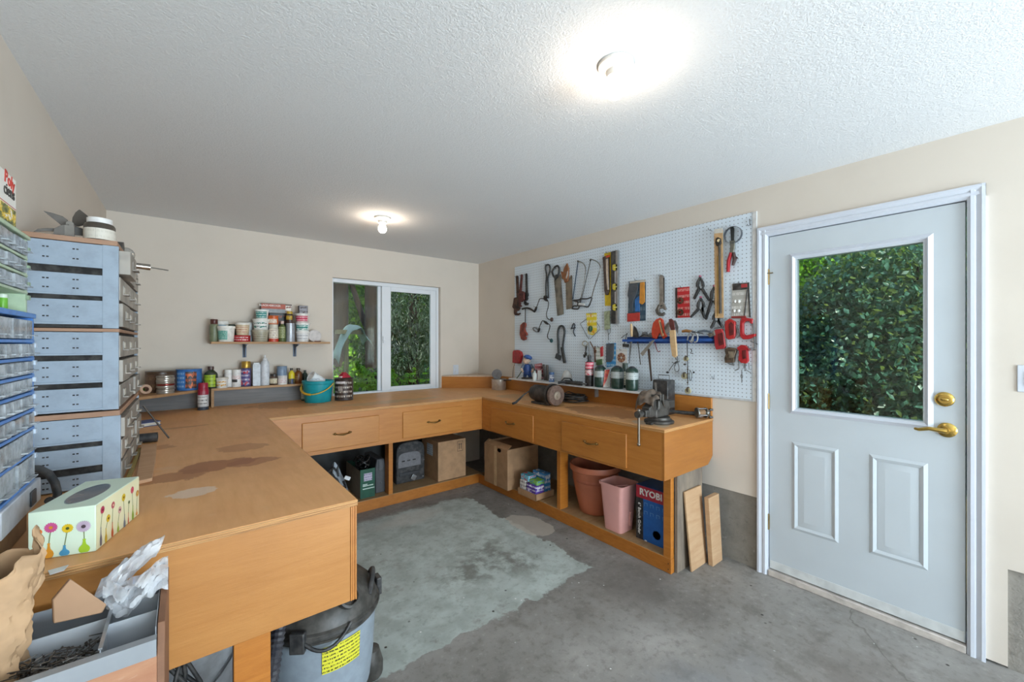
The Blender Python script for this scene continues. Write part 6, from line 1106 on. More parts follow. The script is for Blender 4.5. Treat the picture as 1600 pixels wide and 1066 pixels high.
# pink bin
o = thing('waste_bin', 'pale pink plastic waste bin under the right bench', 'bin', (2.44, 1.83, ZU)); M_PK = C('#e0a49c', .42, 0, .05, 4); k = .022; hb = .335
bx0, bx1, by0, by1 = 2.352, 2.50, 1.742, 1.890
def rr4(x0, x1, y0, y1, r, z):
    out = []
    for cx, cy, a0 in ((x1 - r, y1 - r, 0), (x0 + r, y1 - r, 1), (x0 + r, y0 + r, 2), (x1 - r, y0 + r, 3)):
        for i in range(5): a = (a0 + i / 4) * math.pi / 2; out.append((cx + r * math.cos(a), cy + r * math.sin(a), z))
    return out
def shell(rings):
    b = MB(); n = len(rings[0]); vs = [p for r_ in rings for p in r_]; fs = [(j * n + i, j * n + (i + 1) % n, (j + 1) * n + (i + 1) % n, (j + 1) * n + i) for j in range(len(rings) - 1) for i in range(n)]
    fs.append(tuple(reversed(range(n)))); fs.append(tuple((len(rings) - 1) * n + i for i in range(n))); return b._a(vs, fs)
e = lambda d, z, r=.025: rr4(bx0 - d, bx1 + d, by0 - d, by1 + d, r, z)
shell([e(0, ZU), e(k, ZU + hb - .02), e(k + .008, ZU + hb - .018), e(k + .009, ZU + hb), e(k + .001, ZU + hb), e(k - .006, ZU + hb - .03), e(.0, ZU + .02)]).build('bin', M_PK, o)
MB().prism([(bx0 - k - .008, by0 + .03, ZU + hb - .002), (bx0 - k - .008, by0 - .0, ZU + hb + .012), (bx0 + .03, by0 - k - .008, ZU + hb + .012), (bx0 + .06, by0 - k - .008, ZU + hb - .002)], (.004, .004, 0)).build('pour_lip', M_PK, o)
MB().bb(bx1 - .06, bx1 - .035, by0 - .016, by0 + .0, ZU + .04, ZU + .14).build('ledge', M_PK, o, .003)
# boxed bench grinder
fx = 2.405; y0, y1, z1 = 1.41, hx(994, 800, fx).y, hx(1000, 758, fx).z; o = thing('tool_carton', 'blue and red bench grinder carton at the end of the right bench', 'box', (fx + .12, (y0 + y1) / 2, ZU))
MB().bb(fx, fx + .26, y0, y1, ZU, z1).build('carton', C('#1f5fae', .4, 0, .06), o, .002); zr_ = z1 - .085
MB().bb(fx - .0008, fx, y0, y1 - .0005, zr_, z1 - .002).build('red_band', C('#b3283c', .4), o); yk = y1 - .055; MB().bb(fx - .0008, fx, yk, y1 - .0005, ZU + .002, zr_).build('black_strip', C('#1b1b1e', .4), o)
MX = lambda p: frame(p, (0, -1, 0)) @ Mx.Rotation(math.pi / 2, 4, 'X')
text_part('RYOBI', MX(V((fx - .0014, y1 - .112, zr_ + .042))), .060, C('#f3f1ee', .4), o, bold=.002)
text_part('6" Bench Grinder', MX(V((fx - .0014, y1 - .026, (ZU + zr_) / 2))) @ Mx.Rotation(-math.pi / 2, 4, 'Z'), .030, C('#e9e9e6', .4), o, bold=.0004)
for i in range(4):
    for j in range(2): yy = yk - .02 - i * .045; zz = zr_ - .03 - j * .055; MB().bb(fx - .0008, fx, yy - .012, yy + .012, zz + .004, zz + .007).bb(fx - .0008, fx, yy + .009, yy + .012, zz - .018, zz + .004).bb(fx - .0008, fx, yy - .012, yy - .009, zz - .012, zz + .004).build('line_drawing', C('#5f95cf', .4), o)
q = hx(1026, 837, fx - .001); MB().lathe([(0, 0), (.028, 0)], q, 14, R=Mx.Rotation(-math.pi / 2, 4, 'Y')).build('grinder_picture', printed('#2a2f36', '#c8d4da', '#8fb4c0', 4, key='gp'), o); q = hx(1009, 847, fx - .001); MB().bb(fx - .001, fx, q.y - .008, q.y + .008, q.z - .025, q.z + .012).build('white_mark', C('#dfe6ee', .4), o)
# boards leaning on the weathered end panel
M_PB = wood('offcut_ply', '#c4a27e', '#b58f6a', (1, 1, 7), 4, .65, .25)
def leaning(label, a, b_, h, lean, th):
    o = MB().prism([V((a.x, a.y, .001)), V((b_.x, b_.y, .001)), V((b_.x - .012, b_.y + lean, h)), V((a.x - .022, a.y + lean, h))], (0, -th, 0)).build('plywood_offcut', M_PB, None, .002); return tag(o, label, 'board', 'offcuts leaning beside the right bench')
leaning('taller plywood offcut leaning on the weathered bench end', V((2.45, 1.296, 0)), V((2.645, 1.296, 0)), .492, .034, .012)
leaning('shorter thick plywood offcut leaning in front of the taller one', V((2.615, 1.262, 0)), V((2.745, 1.262, 0)), .435, .017, .030)
# back bench
o = carton('cardboard_box', 'brown cardboard box with two up arrows under the back bench', 1.88, 2.19, 3.49, 3.83, .472, M_CARD, 'cardboard boxes under the benches')
MB().bb(1.879, 1.88, 3.60, 3.72, .32, .43).build('shipping_label', printed('#c4ced8', '#7a868f', None, 5), o); p = hy(719, 697, 3.4895); b = MB()
b.bb(p.x - .032, p.x + .032, 3.4892, 3.4898, p.z + .046, p.z + .05).bb(p.x - .032, p.x + .032, 3.4892, 3.4898, p.z - .05, p.z - .046).bb(p.x - .032, p.x - .028, 3.4892, 3.4898, p.z - .046, p.z + .046).bb(p.x + .028, p.x + .032, 3.4892, 3.4898, p.z - .046, p.z + .046)
for dx in (-.011, .011): b.bb(p.x + dx - .004, p.x + dx + .004, 3.4892, 3.4898, p.z - .03, p.z + .015); b.prism([(p.x + dx - .009, 3.4892, p.z + .013), (p.x + dx + .009, 3.4892, p.z + .013), (p.x + dx, 3.4892, p.z + .034)], (0, .0006, 0))
b.build('arrow_print', C('#4a3a30', .6), o)
cs = thing('tool_case', 'black moulded tool case with grey arched panel under the back bench', 'case', (1.68, 3.75, ZU)); M_CS = C('#26272a', .45); x0, x1 = 1.535, 1.825
def arch(xa, xb, z0, z1, k): 
    cx = (xa + xb) / 2; w = (xb - xa) / 2; return [(xa, 0, z0), (xb, 0, z0)] + [(cx + w * (abs(math.cos(t_)) ** .55) * (1 if math.cos(t_) >= 0 else -1), 0, z1 - k + k * math.sin(t_) ** .7) for t_ in np.linspace(.02, math.pi - .02, 13)]
MB().prism([(p[0], 3.66, p[2]) for p in arch(x0, x1, ZU, ZU + .385, .12)], (0, .2, 0)).build('shell', M_CS, cs, .008)
MB().prism([(p[0], 3.652, p[2]) for p in arch(x0 + .015, x1 - .045, ZU + .15, ZU + .29, .07)], (0, .009, 0)).build('grey_panel', C('#77767a', .5), cs, .003)
for dx in (.05, .105, .16): MB().bb(x0 + dx, x0 + dx + .03, 3.650, 3.6525, ZU + .205, ZU + .217).build('vent_slot', M_BLACKIN, cs)
MB().bb(x0 + .03, x1 - .06, 3.650, 3.661, ZU + .07, ZU + .10).build('handle', C('#3b3c40', .4), cs, .003); MB().box((x0 + .165, 3.64, ZU + .045), (.05, .012, .05), Mx.Rotation(.6, 4, 'Y')).build('chrome_latch', C('#b9bdc2', .25, .8), cs, .003)
for dx, dz in ((.03, .34), (.27, .03), (.28, .19), (.07, .08)): MB().ell((x0 + dx, 3.657, ZU + dz), .006).build('rivet', C('#a8a8a8', .3, .8), cs)
o = thing('sander_case', 'upright charcoal plastic case beside the green carton', 'case', (1.352, 3.72, ZU)); MB().prism([(1.302, 3.56, ZU), (1.392, 3.56, ZU), (1.394, 3.56, ZU + .22), (1.38, 3.56, ZU + .30), (1.315, 3.56, ZU + .30), (1.300, 3.56, ZU + .22)], (0, .32, 0)).build('shell', C('#4a4b4f', .5), o, .008); MB().bb(1.33, 1.365, 3.555, 3.561, ZU + .2, ZU + .29).build('rib', C('#55565a', .5), o, .002); MB().ell((1.35, 3.558, ZU + .09), .005).build('rivet', M_ZINC, o)
o = thing('green_carton', 'open dark green carton with brown side under the back bench', 'box', (1.215, 3.70, ZU)); zg = ZU + .245
MB().bb(1.155, 1.28, 3.514, 3.518, ZU, zg).build('front_panel', C('#14503c', .45), o); MB().bb(1.155, 1.158, 3.518, 3.90, ZU, zg - .01).build('side_panel', C('#8a7a64', .7), o); MB().bb(1.277, 1.28, 3.518, 3.90, ZU, zg - .01).bb(1.158, 1.277, 3.897, 3.90, ZU, zg - .01).bb(1.158, 1.277, 3.518, 3.897, ZU, ZU + .004).build('back_panel', C('#14503c', .5), o)
MB().bb(1.185, 1.255, 3.5132, 3.514, ZU + .145, ZU + .21).build('label', printed('#b9b2c4', '#5a4a7a', None, 3, key='gcl'), o)
for k, (w, zz) in enumerate(((.04, .112), (.09, .10), (.10, .075))): MB().bb(1.175, 1.175 + w, 3.5132, 3.514, ZU + zz, ZU + zz + .008).build('print_line', C('#c4d4cc', .5), o)
o = thing('cable_tangle', 'tangle of shiny black cable heaped in the green carton', 'cable', (1.215, 3.66, zg)); r_ = random.Random(3)
for k in range(9):
    ax, ay = r_.uniform(.03, .055), r_.uniform(.05, .09); cx, cy, cz = 1.217 + r_.uniform(-.01, .01), 3.64 + r_.uniform(-.04, .1), ZU + .20 + k * .014; t1 = r_.uniform(-.5, .5)
    MB().tube([(cx + ax * math.cos(a), cy + ay * math.sin(a), cz + .02 * math.sin(2 * a + k) + t1 * ax * math.cos(a)) for a in np.linspace(0, 2 * math.pi, 22, endpoint=False)], .0065, 7, True).build('loop', C('#141416', .25), o, smooth=60)
o = thing('work_glove_heap', 'crumpled pale grey cloth with black straps on the back shelf', 'cloth', (1.0, 3.66, ZU)); b = MB()
def heap(u, v):
    a = u * 2 * math.pi; r_2 = v; z_ = .24 * (1 - v ** 1.6) * (1 + .18 * math.sin(3 * a + 1)) ; return V((.995 + .12 * r_2 * math.cos(a) * (1 + .15 * math.sin(5 * a)), 3.70 + .16 * r_2 * math.sin(a), ZU + .002 + max(0, z_ + .02 * math.sin(9 * a + 6 * v) * (1 - v))))
b.grid(heap, 40, 12).build('cloth', C('#a9b0b8', .8, 0, .15, 8), o, smooth=50); P = [heap(u, .52 + .2 * math.sin(9 * u)) + V((0, 0, .012)) for u in np.linspace(.45, .95, 24)]; MB().tube(P, .012, 8).build('strap', M_BLACK, o); P = [heap(u, .25) + V((0, 0, .010)) for u in np.linspace(.5, 1.1, 16)]; MB().tube(P, .010, 8).build('strap', M_BLACK, o)
b = MB().box((1.06, 3.555, ZU + .19), (.05, .012, .03), Mx.Rotation(.5, 4, 'Y')); b.build('buckle', C('#e6e8ea', .4), o, .003)
# left bench: shop vacuum, bucket, cables
VC = V((.42, 1.72, 0)); o = thing('shop_vacuum', 'grey shop vacuum with black lid under the left bench end', 'vacuum', VC); M_TK = C('#8f9aa4', .38, 0, .06); M_LID = C('#35332f', .45, 0, .1)
MB().lathe([(.165, .09), (.175, .095), (.188, .20), (.197, .385), (.192, .39), (0, .39)], VC, 40).build('tank', M_TK, o)
MB().lathe([(.204, .375), (.208, .38), (.208, .408), (.200, .414), (.196, .43), (.185, .455), (.155, .485), (.12, .505), (.06, .515), (0, .516)], VC, 40).build('lid', M_LID, o); MB().lathe([(.2085, .385), (.2125, .39), (.2125, .398), (.2085, .403)], VC, 40, cap=False).build('lid_rim', C('#2a2927', .5), o)
dirv = lambda a: V((math.cos(a), math.sin(a), 0)); af = -1.28
pp = VC + dirv(af) * .165 + V((0, 0, .482)); R_ = (dirv(af) * .8 + V((0, 0, .62))).to_track_quat('Z', 'Y').to_matrix()
MB().lathe([(.030, -.03), (.040, -.02), (.042, .018), (.034, .020), (.031, .018), (.029, -.01), (0, -.01)], pp, 26, R=R_).build('port', C('#3f3d3a', .4), o)
MB().tube([VC + dirv(af + .55 + .08 * i) * .185 + V((0, 0, .44 + .055 * math.sin(i * math.pi / 10))) for i in range(11)], .011, 10).build('carry_handle', M_BLACK, o)
for a in (af + 1.25, af - .9): MB().box(VC + dirv(a) * .215 + V((0, 0, .40)), (.022, .05, .07), Mx.Rotation(a, 4, 'Z')).build('latch', M_BLACK, o, .004)
MB().lathe([(.1945, .26), (.1985, .355)], VC, 14, FACE + .42, FACE + 1.12).build('warning_label', printed('#d8d23a', '#3a3a20', None, 7, .6, key='vac'), o)
for k in range(4): a = FACE + .7 + k * math.pi / 2; MB().lathe([(.045, .02), (.05, .03), (.05, .075), (.035, .13), (.0, .14)], VC + dirv(a) * .19, 16).build('caster_pod', M_LID, o); MB().cyl(VC + dirv(a) * .2 + V((-.012, 0, .022)), VC + dirv(a) * .2 + V((.012, 0, .022)), .0215, 14).build('caster_wheel', M_BLACK, o)
b = MB(); P = []; 
H0 = [VC + dirv(FACE - .5) * .10 + V((0, 0, .52)), V((.262, 1.60, .50)), V((.232, 1.535, .43)), V((.21, 1.50, .33)), V((.185, 1.475, .22)), V((.15, 1.46, .12)), V((.10, 1.47, .04))]
for i in range(len(H0) - 1):
    for j in range(14):
        t_ = j / 14; p0_, p1_, p2_, p3_ = H0[max(i - 1, 0)], H0[i], H0[i + 1], H0[min(i + 2, len(H0) - 1)]; P.append(.5 * (2 * p1_ + (p2_ - p0_) * t_ + (2 * p0_ - 5 * p1_ + 4 * p2_ - p3_) * t_ ** 2 + (3 * p1_ - p0_ - 3 * p2_ + p3_) * t_ ** 3))
MB().tube(P, [.019 if i % 2 else .023 for i in range(len(P))], 12).build('hose', C('#33333a', .45), o, smooth=20)
MB().tube([VC + dirv(FACE + .05 + .06 * i) * (.2095 + .016 * math.sin(i * math.pi / 14)) + V((0, 0, .415 - .05 * math.sin(i * math.pi / 14))) for i in range(15)], .006, 8).build('front_handle', M_BLACK, o, smooth=60)
c = V((.035, 1.80, 0)); o = thing('white_bucket', 'white plastic bucket behind the left bench leg', 'bucket', c); MB().lathe([(.11, 0), (.113, .005), (.128, .38), (.134, .383), (.134, .40), (.128, .402), (.122, .39), (.105, .01), (0, .01)], c, 30).build('pail', C('#c9ccd0', .4), o); MB().tube([c + dirv(FACE + math.pi / 2) * .135 * math.cos(a) + dirv(FACE) * .14 * math.sin(a) + V((0, 0, .37 - .12 * math.sin(a))) for a in np.linspace(0, math.pi, 14)], .003, 6).build('bail_handle', M_ZINC, o)
o = thing('hanging_cables', 'black cables looped below the left bench end panel', 'cable', (-.05, 1.5, .3)); r_ = random.Random(9)
for k in range(7):
    x_ = -.16 + k * .042; b = MB(); b.tube([(x_ + (.05 + .012 * k) * math.sin(t_ * math.pi * 2 + k), 1.47 + .05 * math.cos(t_ * math.pi * 2 + k * .7) * .5 + .01 * k, .5 - .36 * math.sin(t_ * math.pi) + .02 * k) for t_ in np.linspace(0, 1, 18)], .0055, 7); b.build('cable', C('#1b1b1c', .5), o, smooth=60)
# ================================================================= near left corner: tissue box, nail bin, bags
def hplane(px, py, p0, n):
    r = ray(px, py); o = V((0, 0, CAMZ)); k = (V(p0) - o).dot(n) / r.dot(n); return o + r * k
TC = V((-.174, 1.42, ZB + .0005)); TU = V((.266, .964, 0)).normalized(); TW = V((-.964, .266, 0)).normalized(); TH = .113; TL, TD = .238, .12
tb = thing('tissue_box', 'pale green tissue box printed with gerbera flowers in vases', 'tissue box', TC)
b = MB(); P = [TC, TC + TU * TL, TC + TU * TL + TW * TD, TC + TW * TD]; b.prism(P, (0, 0, TH)); b.build('carton', C('#d8e8d2', .45, 0, .03, 3), tb, .0015)
MB().prism([TC + TU * .002 - TW * .0004 + V((0, 0, .001)), TC + TU * (TL - .002) - TW * .0004 + V((0, 0, .001)), TC + TU * (TL - .002) - TW * .0004 + V((0, 0, TH - .002)), TC + TU * .002 - TW * .0004 + V((0, 0, TH - .002))], -TW * .0003).build('side_print', C('#e6e2bc', .45, 0, .03, 3), tb)
cen = TC + TU * TL * .47 + TW * TD * .5 + V((0, 0, TH)); b = MB(); ring_ = [cen + TU * (.078 * math.cos(a)) + TW * (.033 * math.sin(a)) for a in np.linspace(0, 2 * math.pi, 40, endpoint=False)]
b.prism(ring_, (0, 0, .0006)); b.build('opening_rim', C('#8f9a96', .5), tb); b = MB(); b.prism([cen + (p - cen) * .96 + V((0, 0, .0004)) for p in ring_], (0, 0, .0006)); film = b.build('opening_film', C('#7d746c', .18, .2, .5, 8), tb)
def gerbera(px, py, rpx, n, p0, nrm_, u, petal, core, vase, vpx, vpy0, vpy1, vw, stem='#7d8a5a'):
    c_ = hplane(px, py, p0, nrm_); up_ = V((0, 0, 1)); rr = (hplane(px + rpx, py, p0, nrm_) - c_).length if abs(nrm_.dot(TU)) > .5 else (hplane(px, py - rpx, p0, nrm_) - c_).length
    b = MB(); q = c_ + nrm_ * .0010
    for k in range(n):
        a = 2 * math.pi * k / n; d = u * math.cos(a) + up_ * math.sin(a); e = u * -math.sin(a) + up_ * math.cos(a); w = rr * 2.2 / n * 1.25
        b.prism([q + d * rr * .18 - e * w * .3, q + d * rr * .8 - e * w, q + d * rr, q + d * rr * .8 + e * w, q + d * rr * .18 + e * w * .3], nrm_ * .0003)
    b.mat(1); b.prism([q + nrm_ * .0004 + (u * math.cos(a) + up_ * math.sin(a)) * rr * .3 for a in np.linspace(0, 2 * math.pi, 14, endpoint=False)], nrm_ * .0003)
    b.build('printed_flower', [C(petal, .5), C(core, .5)], tb, smooth=0)
    v0, v1 = hplane(vpx, vpy1, p0, nrm_), hplane(vpx, vpy0, p0, nrm_); h = v1.z - v0.z; w = rr * vw; b = MB()
    prof = [(.55, 0), (.85, .08), (1, .25), (.85, .42), (.35, .6), (.22, .85), (.3, 1)]
    b.prism([v0 + nrm_ * .0008 + u * (w * x_) + up_ * (h * z_) for x_, z_ in prof] + [v0 + nrm_ * .0008 - u * (w * x_) + up_ * (h * z_) for x_, z_ in reversed(prof)], nrm_ * .0003)
    v = b.build('printed_vase', C(vase, .5), tb, smooth=0)
    b = MB(); s0, s1 = v0 + up_ * h * .95, c_; b.prism([s0 - u * .0009 + nrm_ * .0006, s0 + u * .0009 + nrm_ * .0006, s1 + u * .0009 + nrm_ * .0006, s1 - u * .0009 + nrm_ * .0006], nrm_ * .0002); b.build('printed_stem', C(stem, .5), tb, smooth=0)
nF, uF = -TU, -TW
gerbera(60, 832, 7, 14, TC, nF, uF, '#e0742c', '#a83a3c', '#d9843a', 57, 856, 874, .8)
gerbera(80, 824.5, 11, 16, TC, nF, uF, '#d25a94', '#e08a30', '#e39a2e', 76.5, 849, 872, .7)
gerbera(106, 825.5, 9.5, 16, TC, nF, uF, '#e6c22a', '#4a5a20', '#4f9cc4', 101, 852, 868, .85)
gerbera(131, 822.5, 12, 22, TC, nF, uF, '#c9b4c8', '#3a2030', '#a4c832', 132, 842, 863, .75)
nS, uS = -TW, TU
for px, py, r_, pet, cor, vs_, vx, v0_, v1_ in ((159.5, 797, 6, '#b23a5a', '#7a2038', '#77727c', 157, 824, 853), (168.5, 810, 6, '#e0b82c', '#5a3a18', '#dcb42e', 165, 826, 848), (176, 789.5, 5.5, '#c8606c', '#e8c8a0', '#c85a2c', 175, 816, 839), (186.5, 797, 5.5, '#d8a8a0', '#4a3028', '#a8b83a', 184, 817, 831), (192.5, 777.5, 6, '#e4c22a', '#7a4a18', '#7d8490', 194, 804, 824), (201, 785, 2.6, '#5a6a3a', '#3a4a2a', '#c8562c', 200, 801, 819), (206, 766, 5.5, '#d05a6c', '#c03a4c', '#8aa838', 207, 790, 812), (214, 771, 5, '#c88a3a', '#e8c870', '#d98a34', 213, 796, 805)):
    gerbera(px, py, r_, 14, TC - TW * .0004, nS, uS, pet, cor, vs_, vx, v0_, v1_, .55)
# wooden nail bin with sheet metal trays
BX0, BX1, BY0, BY1, BZ = -.452, -.034, 1.078, 1.338, .845
nb = thing('nail_bin', 'tall wooden bin with divided sheet metal trays in front of the left bench', 'bin', (-.24, 1.2, 0)); M_BINW = wood('worn_pink_board', '#b98c6c', '#a06c50', (1.5, 1.5, 5), 4, .75, .5, '#d8c8b8'); M_TIN = C('#a3a8ae', .4, .25, .1, 7)
MB().bb(BX0, BX1 - .012, BY0, BY0 + .016, 0, BZ - .045).build('front_board', M_BINW, nb, .001); MB().prism([(BX1 - .012, BY0, 0), (BX1 - .012, BY1, 0), (BX1 - .012, BY1, .862), (BX1 - .012, BY0 + .03, .848), (BX1 - .012, BY0, .80)], (.012, 0, 0)).build('side_board', wood('bin_side_board', '#8a6248', '#74503a', (1.5, 1.5, 5), 4, .7, .4), nb, .001); MB().bb(BX0, BX1 - .012, BY1 - .014, BY1, 0, BZ - .02).build('back_board', M_BINW, nb); MB().bb(BX0, BX0 + .012, BY0 + .016, BY1 - .014, 0, BZ - .02).build('side_board', M_BINW, nb)
b = MB().bb(BX0, BX1 - .0125, BY0 - .0015, BY0, BZ - .046, BZ - .012).bb(BX0, BX1 - .0125, BY0, BY0 + .018, BZ - .0135, BZ - .012); b.build('front_lip', M_TIN, nb)
xi0, xi1, yi0, yi1, zi = BX0 + .013, BX1 - .0135, BY0 + .017, BY1 - .015, BZ - .060
MB().bb(xi0, xi1, yi0, yi1, zi - .002, zi).build('tray_floor', M_TIN, nb)
b = MB().bb(xi0, xi1, yi0, yi0 + .0015, zi, BZ - .014); b.bb(xi0, xi1, yi1 - .0015, yi1, zi, BZ - .002).bb(xi1 - .0015, xi1, yi0, yi1, zi, BZ + .004); b.build('tray_wall', M_TIN, nb)
xd = -.128
for yy in (yi0 + .075, yi0 + .15): MB().prism([(xd, yy, zi), (xi1, yy, zi), (xi1, yy + .012, BZ - .006), (xd, yy + .012, BZ - .006)], (0, .0015, 0)).build('divider', M_TIN, nb)
MB().prism([(xi0, yi0 + .105, zi), (xd, yi0 + .105, zi), (xd, yi0 + .117, BZ - .006), (xi0, yi0 + .117, BZ - .006)], (0, .0015, 0)).build('divider', M_TIN, nb); MB().bb(xd - .0008, xd + .0008, yi0, yi1, zi, BZ - .005).build('divider', M_TIN, nb); MB().bb(xd - .003, xd + .003, yi0, yi1, BZ - .006, BZ - .003).build('divider_edge', C('#b9bcc0', .3, .8), nb)
nl = MB(); r_ = random.Random(5)
for k in range(420):
    p = V((r_.uniform(xi0 + .02, xd - .015), r_.uniform(yi0 + .012, yi0 + .095), zi + .004 + r_.random() ** 1.3 * .036)); a, e = r_.uniform(0, 6.28), r_.uniform(-.3, .3); d = V((math.cos(a) * math.cos(e), math.sin(a) * math.cos(e), math.sin(e))); L_ = r_.uniform(.018, .04); nl.cyl(p - d * L_ / 2, p + d * L_ / 2, .0011, 5); nl.cyl(p + d * L_ / 2, p + d * (L_ / 2 + .001), .0028, 6)
no = nl.build('nails', C('#7a7672', .35, .8, .3), None); tag(no, 'heap of loose grey nails in the metal tray', 'nails', kind='stuff')
# folded cardboard piece
P = [hplane(a, b_, V((-.2, 1.19, .85)), V((0, 1, 0))) for a, b_ in ((110, 905), (167, 945), (160, 958), (84, 975), (82, 938))]
cbp = tag(MB().prism(P, (-.004, .014, -.003)).build('cardboard_scrap', C('#a98567', .7, 0, .06, 8), None, .002), 'folded brown cardboard scrap stuck in the nail tray', 'cardboard')
# crumpled brown paper bag
def nz(x_, y_, z_): return math.sin(x_ * 5.1 + 1.3 * math.sin(z_ * 3.7 + y_ * 2.3)) * math.sin(y_ * 4.3 + 1.7 * math.sin(x_ * 3.1)) + .6 * math.sin(z_ * 9.2 + x_ * 6.4 + 2 * math.sin(y_ * 5.5))
pbag = thing('brown_paper_bag', 'crumpled brown paper bag standing in the nail bin', 'bag', (-.35, 1.2, zi)); b = MB(); bc_ = V((-.335, 1.17, zi + .002)); HB = .245
def bag(u, v):
    a = u * 2 * math.pi; w = .084 * (1 + .13 * math.sin(v * 2.6) - .30 * max(0, v - .62)); d_ = .062 * (1 - .35 * v); ca, sa = math.cos(a), math.sin(a)
    sq = 1 / (abs(ca) ** 3.2 + abs(sa) ** 3.2) ** (1 / 3.2); k = 1 + .10 * nz(ca * 1.3, sa * 1.3, v * 1.6) + .05 * abs(nz(ca * 3.1 + 5, sa * 3.1, v * 4)); top_ = 1 + (.10 * math.sin(3 * a + 1) + .06 * math.sin(7 * a)) * v ** 2
    return bc_ + V((w * ca * sq * k + .028 * v * v, d_ * sa * sq * k + .012 * v, HB * v * top_))
b.grid(bag, 72, 34).build('bag', C('#b99672', .75, 0, .12, 18), pbag, smooth=28, thick=.0012)
b = MB(); b.prism([bag(.78 + i * .004, .55 + .004 * math.sin(i)) + V((0, -.0015, 0)) for i in (0, 1, 2)] + [bag(.788, .535) + V((0, -.0015, 0))], (0, -.0004, 0)); b.build('stain_mark', C('#4a3826', .8), pbag)
# clear plastic bag
plb = thing('clear_plastic_bag', 'crumpled clear plastic bag lying over the back of the nail tray', 'plastic bag', (-.1, 1.28, .83)); M_CLRB = clear('clear_bag_film', '#f4f6f8', .03, .45, '#e6e8ec'); b = MB(); Aa, Bb = hplane(150, 925, V((0, 1.27, 0)), V((0, 1, 0))), hplane(252, 850, V((0, 1.31, 0)), V((0, 1, 0)))
def roll(u, v):
    a = v * 2 * math.pi; c_ = Aa.lerp(Bb, u); r2_ = (.020 + .008 * math.sin(u * 3.1)) * (1 + .25 * nz(u * 3, math.cos(a), math.sin(a))); return c_ + V((.35 * r2_ * math.cos(a), r2_ * math.sin(a) * .8, r2_ * math.cos(a)))
b.grid(roll, 26, 14)
def sheet(u, v):
    c_ = hplane(165 + 98 * u, 905 - 30 * u + 48 * v + 12 * math.sin(u * 5), V((0, 1.25, 0)), V((0, 1, 0))); return c_ + V((0, .018 * nz(u * 2, v * 2, 1) - .015, .006 * nz(v * 3, u * 3, 2)))
b.grid(sheet, 22, 12); b.build('film', M_CLRB, plb, smooth=22)
pt = MB().prism([hz(75, 893, ZB), hz(107, 884, ZB), hz(100, 892, ZB), hz(78, 899, ZB)], (0, 0, .002)).build('paper_scrap', C('#d6d6d4', .6), None); tag(pt, 'small white paper scrap at the edge of the left bench top', 'paper')
# ================================================================= outdoors: woodland close to the house
t = NT('forest_floor'); n = t.noise(1.2, 6, .7); n2 = t.noise(14, 5, .7)
c = t.ramp(n, [(.35, '#3e3a22'), (.6, '#5c5a30'), (.75, '#6b5a3c')]); t.color(t.mix(t.math('MULTIPLY', t.step(n2, .5, .7), .4), c, '#2a2616')).set(.95).bump(n2, .5, .05)
struct(MB().bb(-60, 60, -60, 60, -.35, -.12).build('ground', t.m))
t = NT('tree_bark'); n = t.noise(7, 6, .7, stretch=(3, 3, .5)); t.color(t.ramp(n, [(.3, '#120d09'), (.55, '#271c14'), (.75, '#40301f')])).set(.95).bump(n, .8, .03); M_BARK = t.m
def leaf_mat(name, a, b_, c_):
    t = NT(name); n = t.noise(1.7, 3); n2 = t.noise(23, 2); col = t.mix(t.step(n2, .35, .7), t.mix(t.step(n, .4, .65), a, b_), c_)
    t.color(col).set(.38, 0, .6); tr = t.n('ShaderNodeBsdfTranslucent'); t.l(t.mix(.5, col, '#b8d048'), tr.inputs[0]); m = t.n('ShaderNodeMixShader'); m.inputs[0].default_value = .35
    t.l(t.b.outputs[0], m.inputs[1]); t.l(tr.outputs[0], m.inputs[2]); t.l(m.outputs[0], t.out.inputs[0]); return t.m
M_LF = [leaf_mat('leaf_teal', '#3d7462', '#6a9f90', '#28574a'), leaf_mat('leaf_lime', '#86c832', '#b0dc4a', '#5c9a2c'), leaf_mat('leaf_cedar', '#3a4d40', '#62786a', '#26352b')]
def leaves(parent, name, blobs, n, size, m, seed, droop=0., slim=.5):
    rg = np.random.default_rng(seed); k = len(blobs); w = np.array([b_[3] * b_[4] * b_[5] for b_ in blobs]) ** .67; idx = rg.choice(k, n, p=w / w.sum()); B = np.array(blobs)
    d = rg.normal(size=(n, 3)); d /= np.linalg.norm(d, axis=1)[:, None]; rad = rg.uniform(.25, 1, n) ** .45
    P = B[idx, :3] + d * rad[:, None] * B[idx, 3:6]
    a = rg.normal(size=(n, 3)); a[:, 2] -= droop * 2.0; a /= np.linalg.norm(a, axis=1)[:, None]; c_ = np.cross(a, rg.normal(size=(n, 3))); c_ /= np.linalg.norm(c_, axis=1)[:, None]; nr = np.cross(a, c_); s = size * rg.uniform(.6, 1.35, n)[:, None]
    v = np.stack([P - a * s, P + c_ * s * slim - nr * s * .12, P + a * s, P - c_ * s * slim - nr * s * .12], 1).reshape(-1, 3); o3 = np.array(org(parent))
    me = bpy.data.meshes.new(name); me.vertices.add(4 * n); me.vertices.foreach_set('co', (v - o3).astype(np.float32).ravel()); f = np.arange(n * 4).reshape(n, 4); tri = np.concatenate([f[:, [0, 1, 2]], f[:, [0, 2, 3]]], 1).reshape(-1, 3)
    me.loops.add(len(tri) * 3); me.loops.foreach_set('vertex_index', tri.ravel().astype(np.int32)); me.polygons.add(len(tri)); me.polygons.foreach_set('loop_start', np.arange(0, len(tri) * 3, 3, dtype=np.int32)); me.update(calc_edges=True); me.materials.append(m)
    o = bpy.data.objects.new(name, me); COL.objects.link(o); o.parent = parent; o['kind'] = 'stuff'; return o
def trunk(parent, pts, r, name='trunk'): return MB().tube(pts, r, 14).build(name, M_BARK, parent, smooth=60)
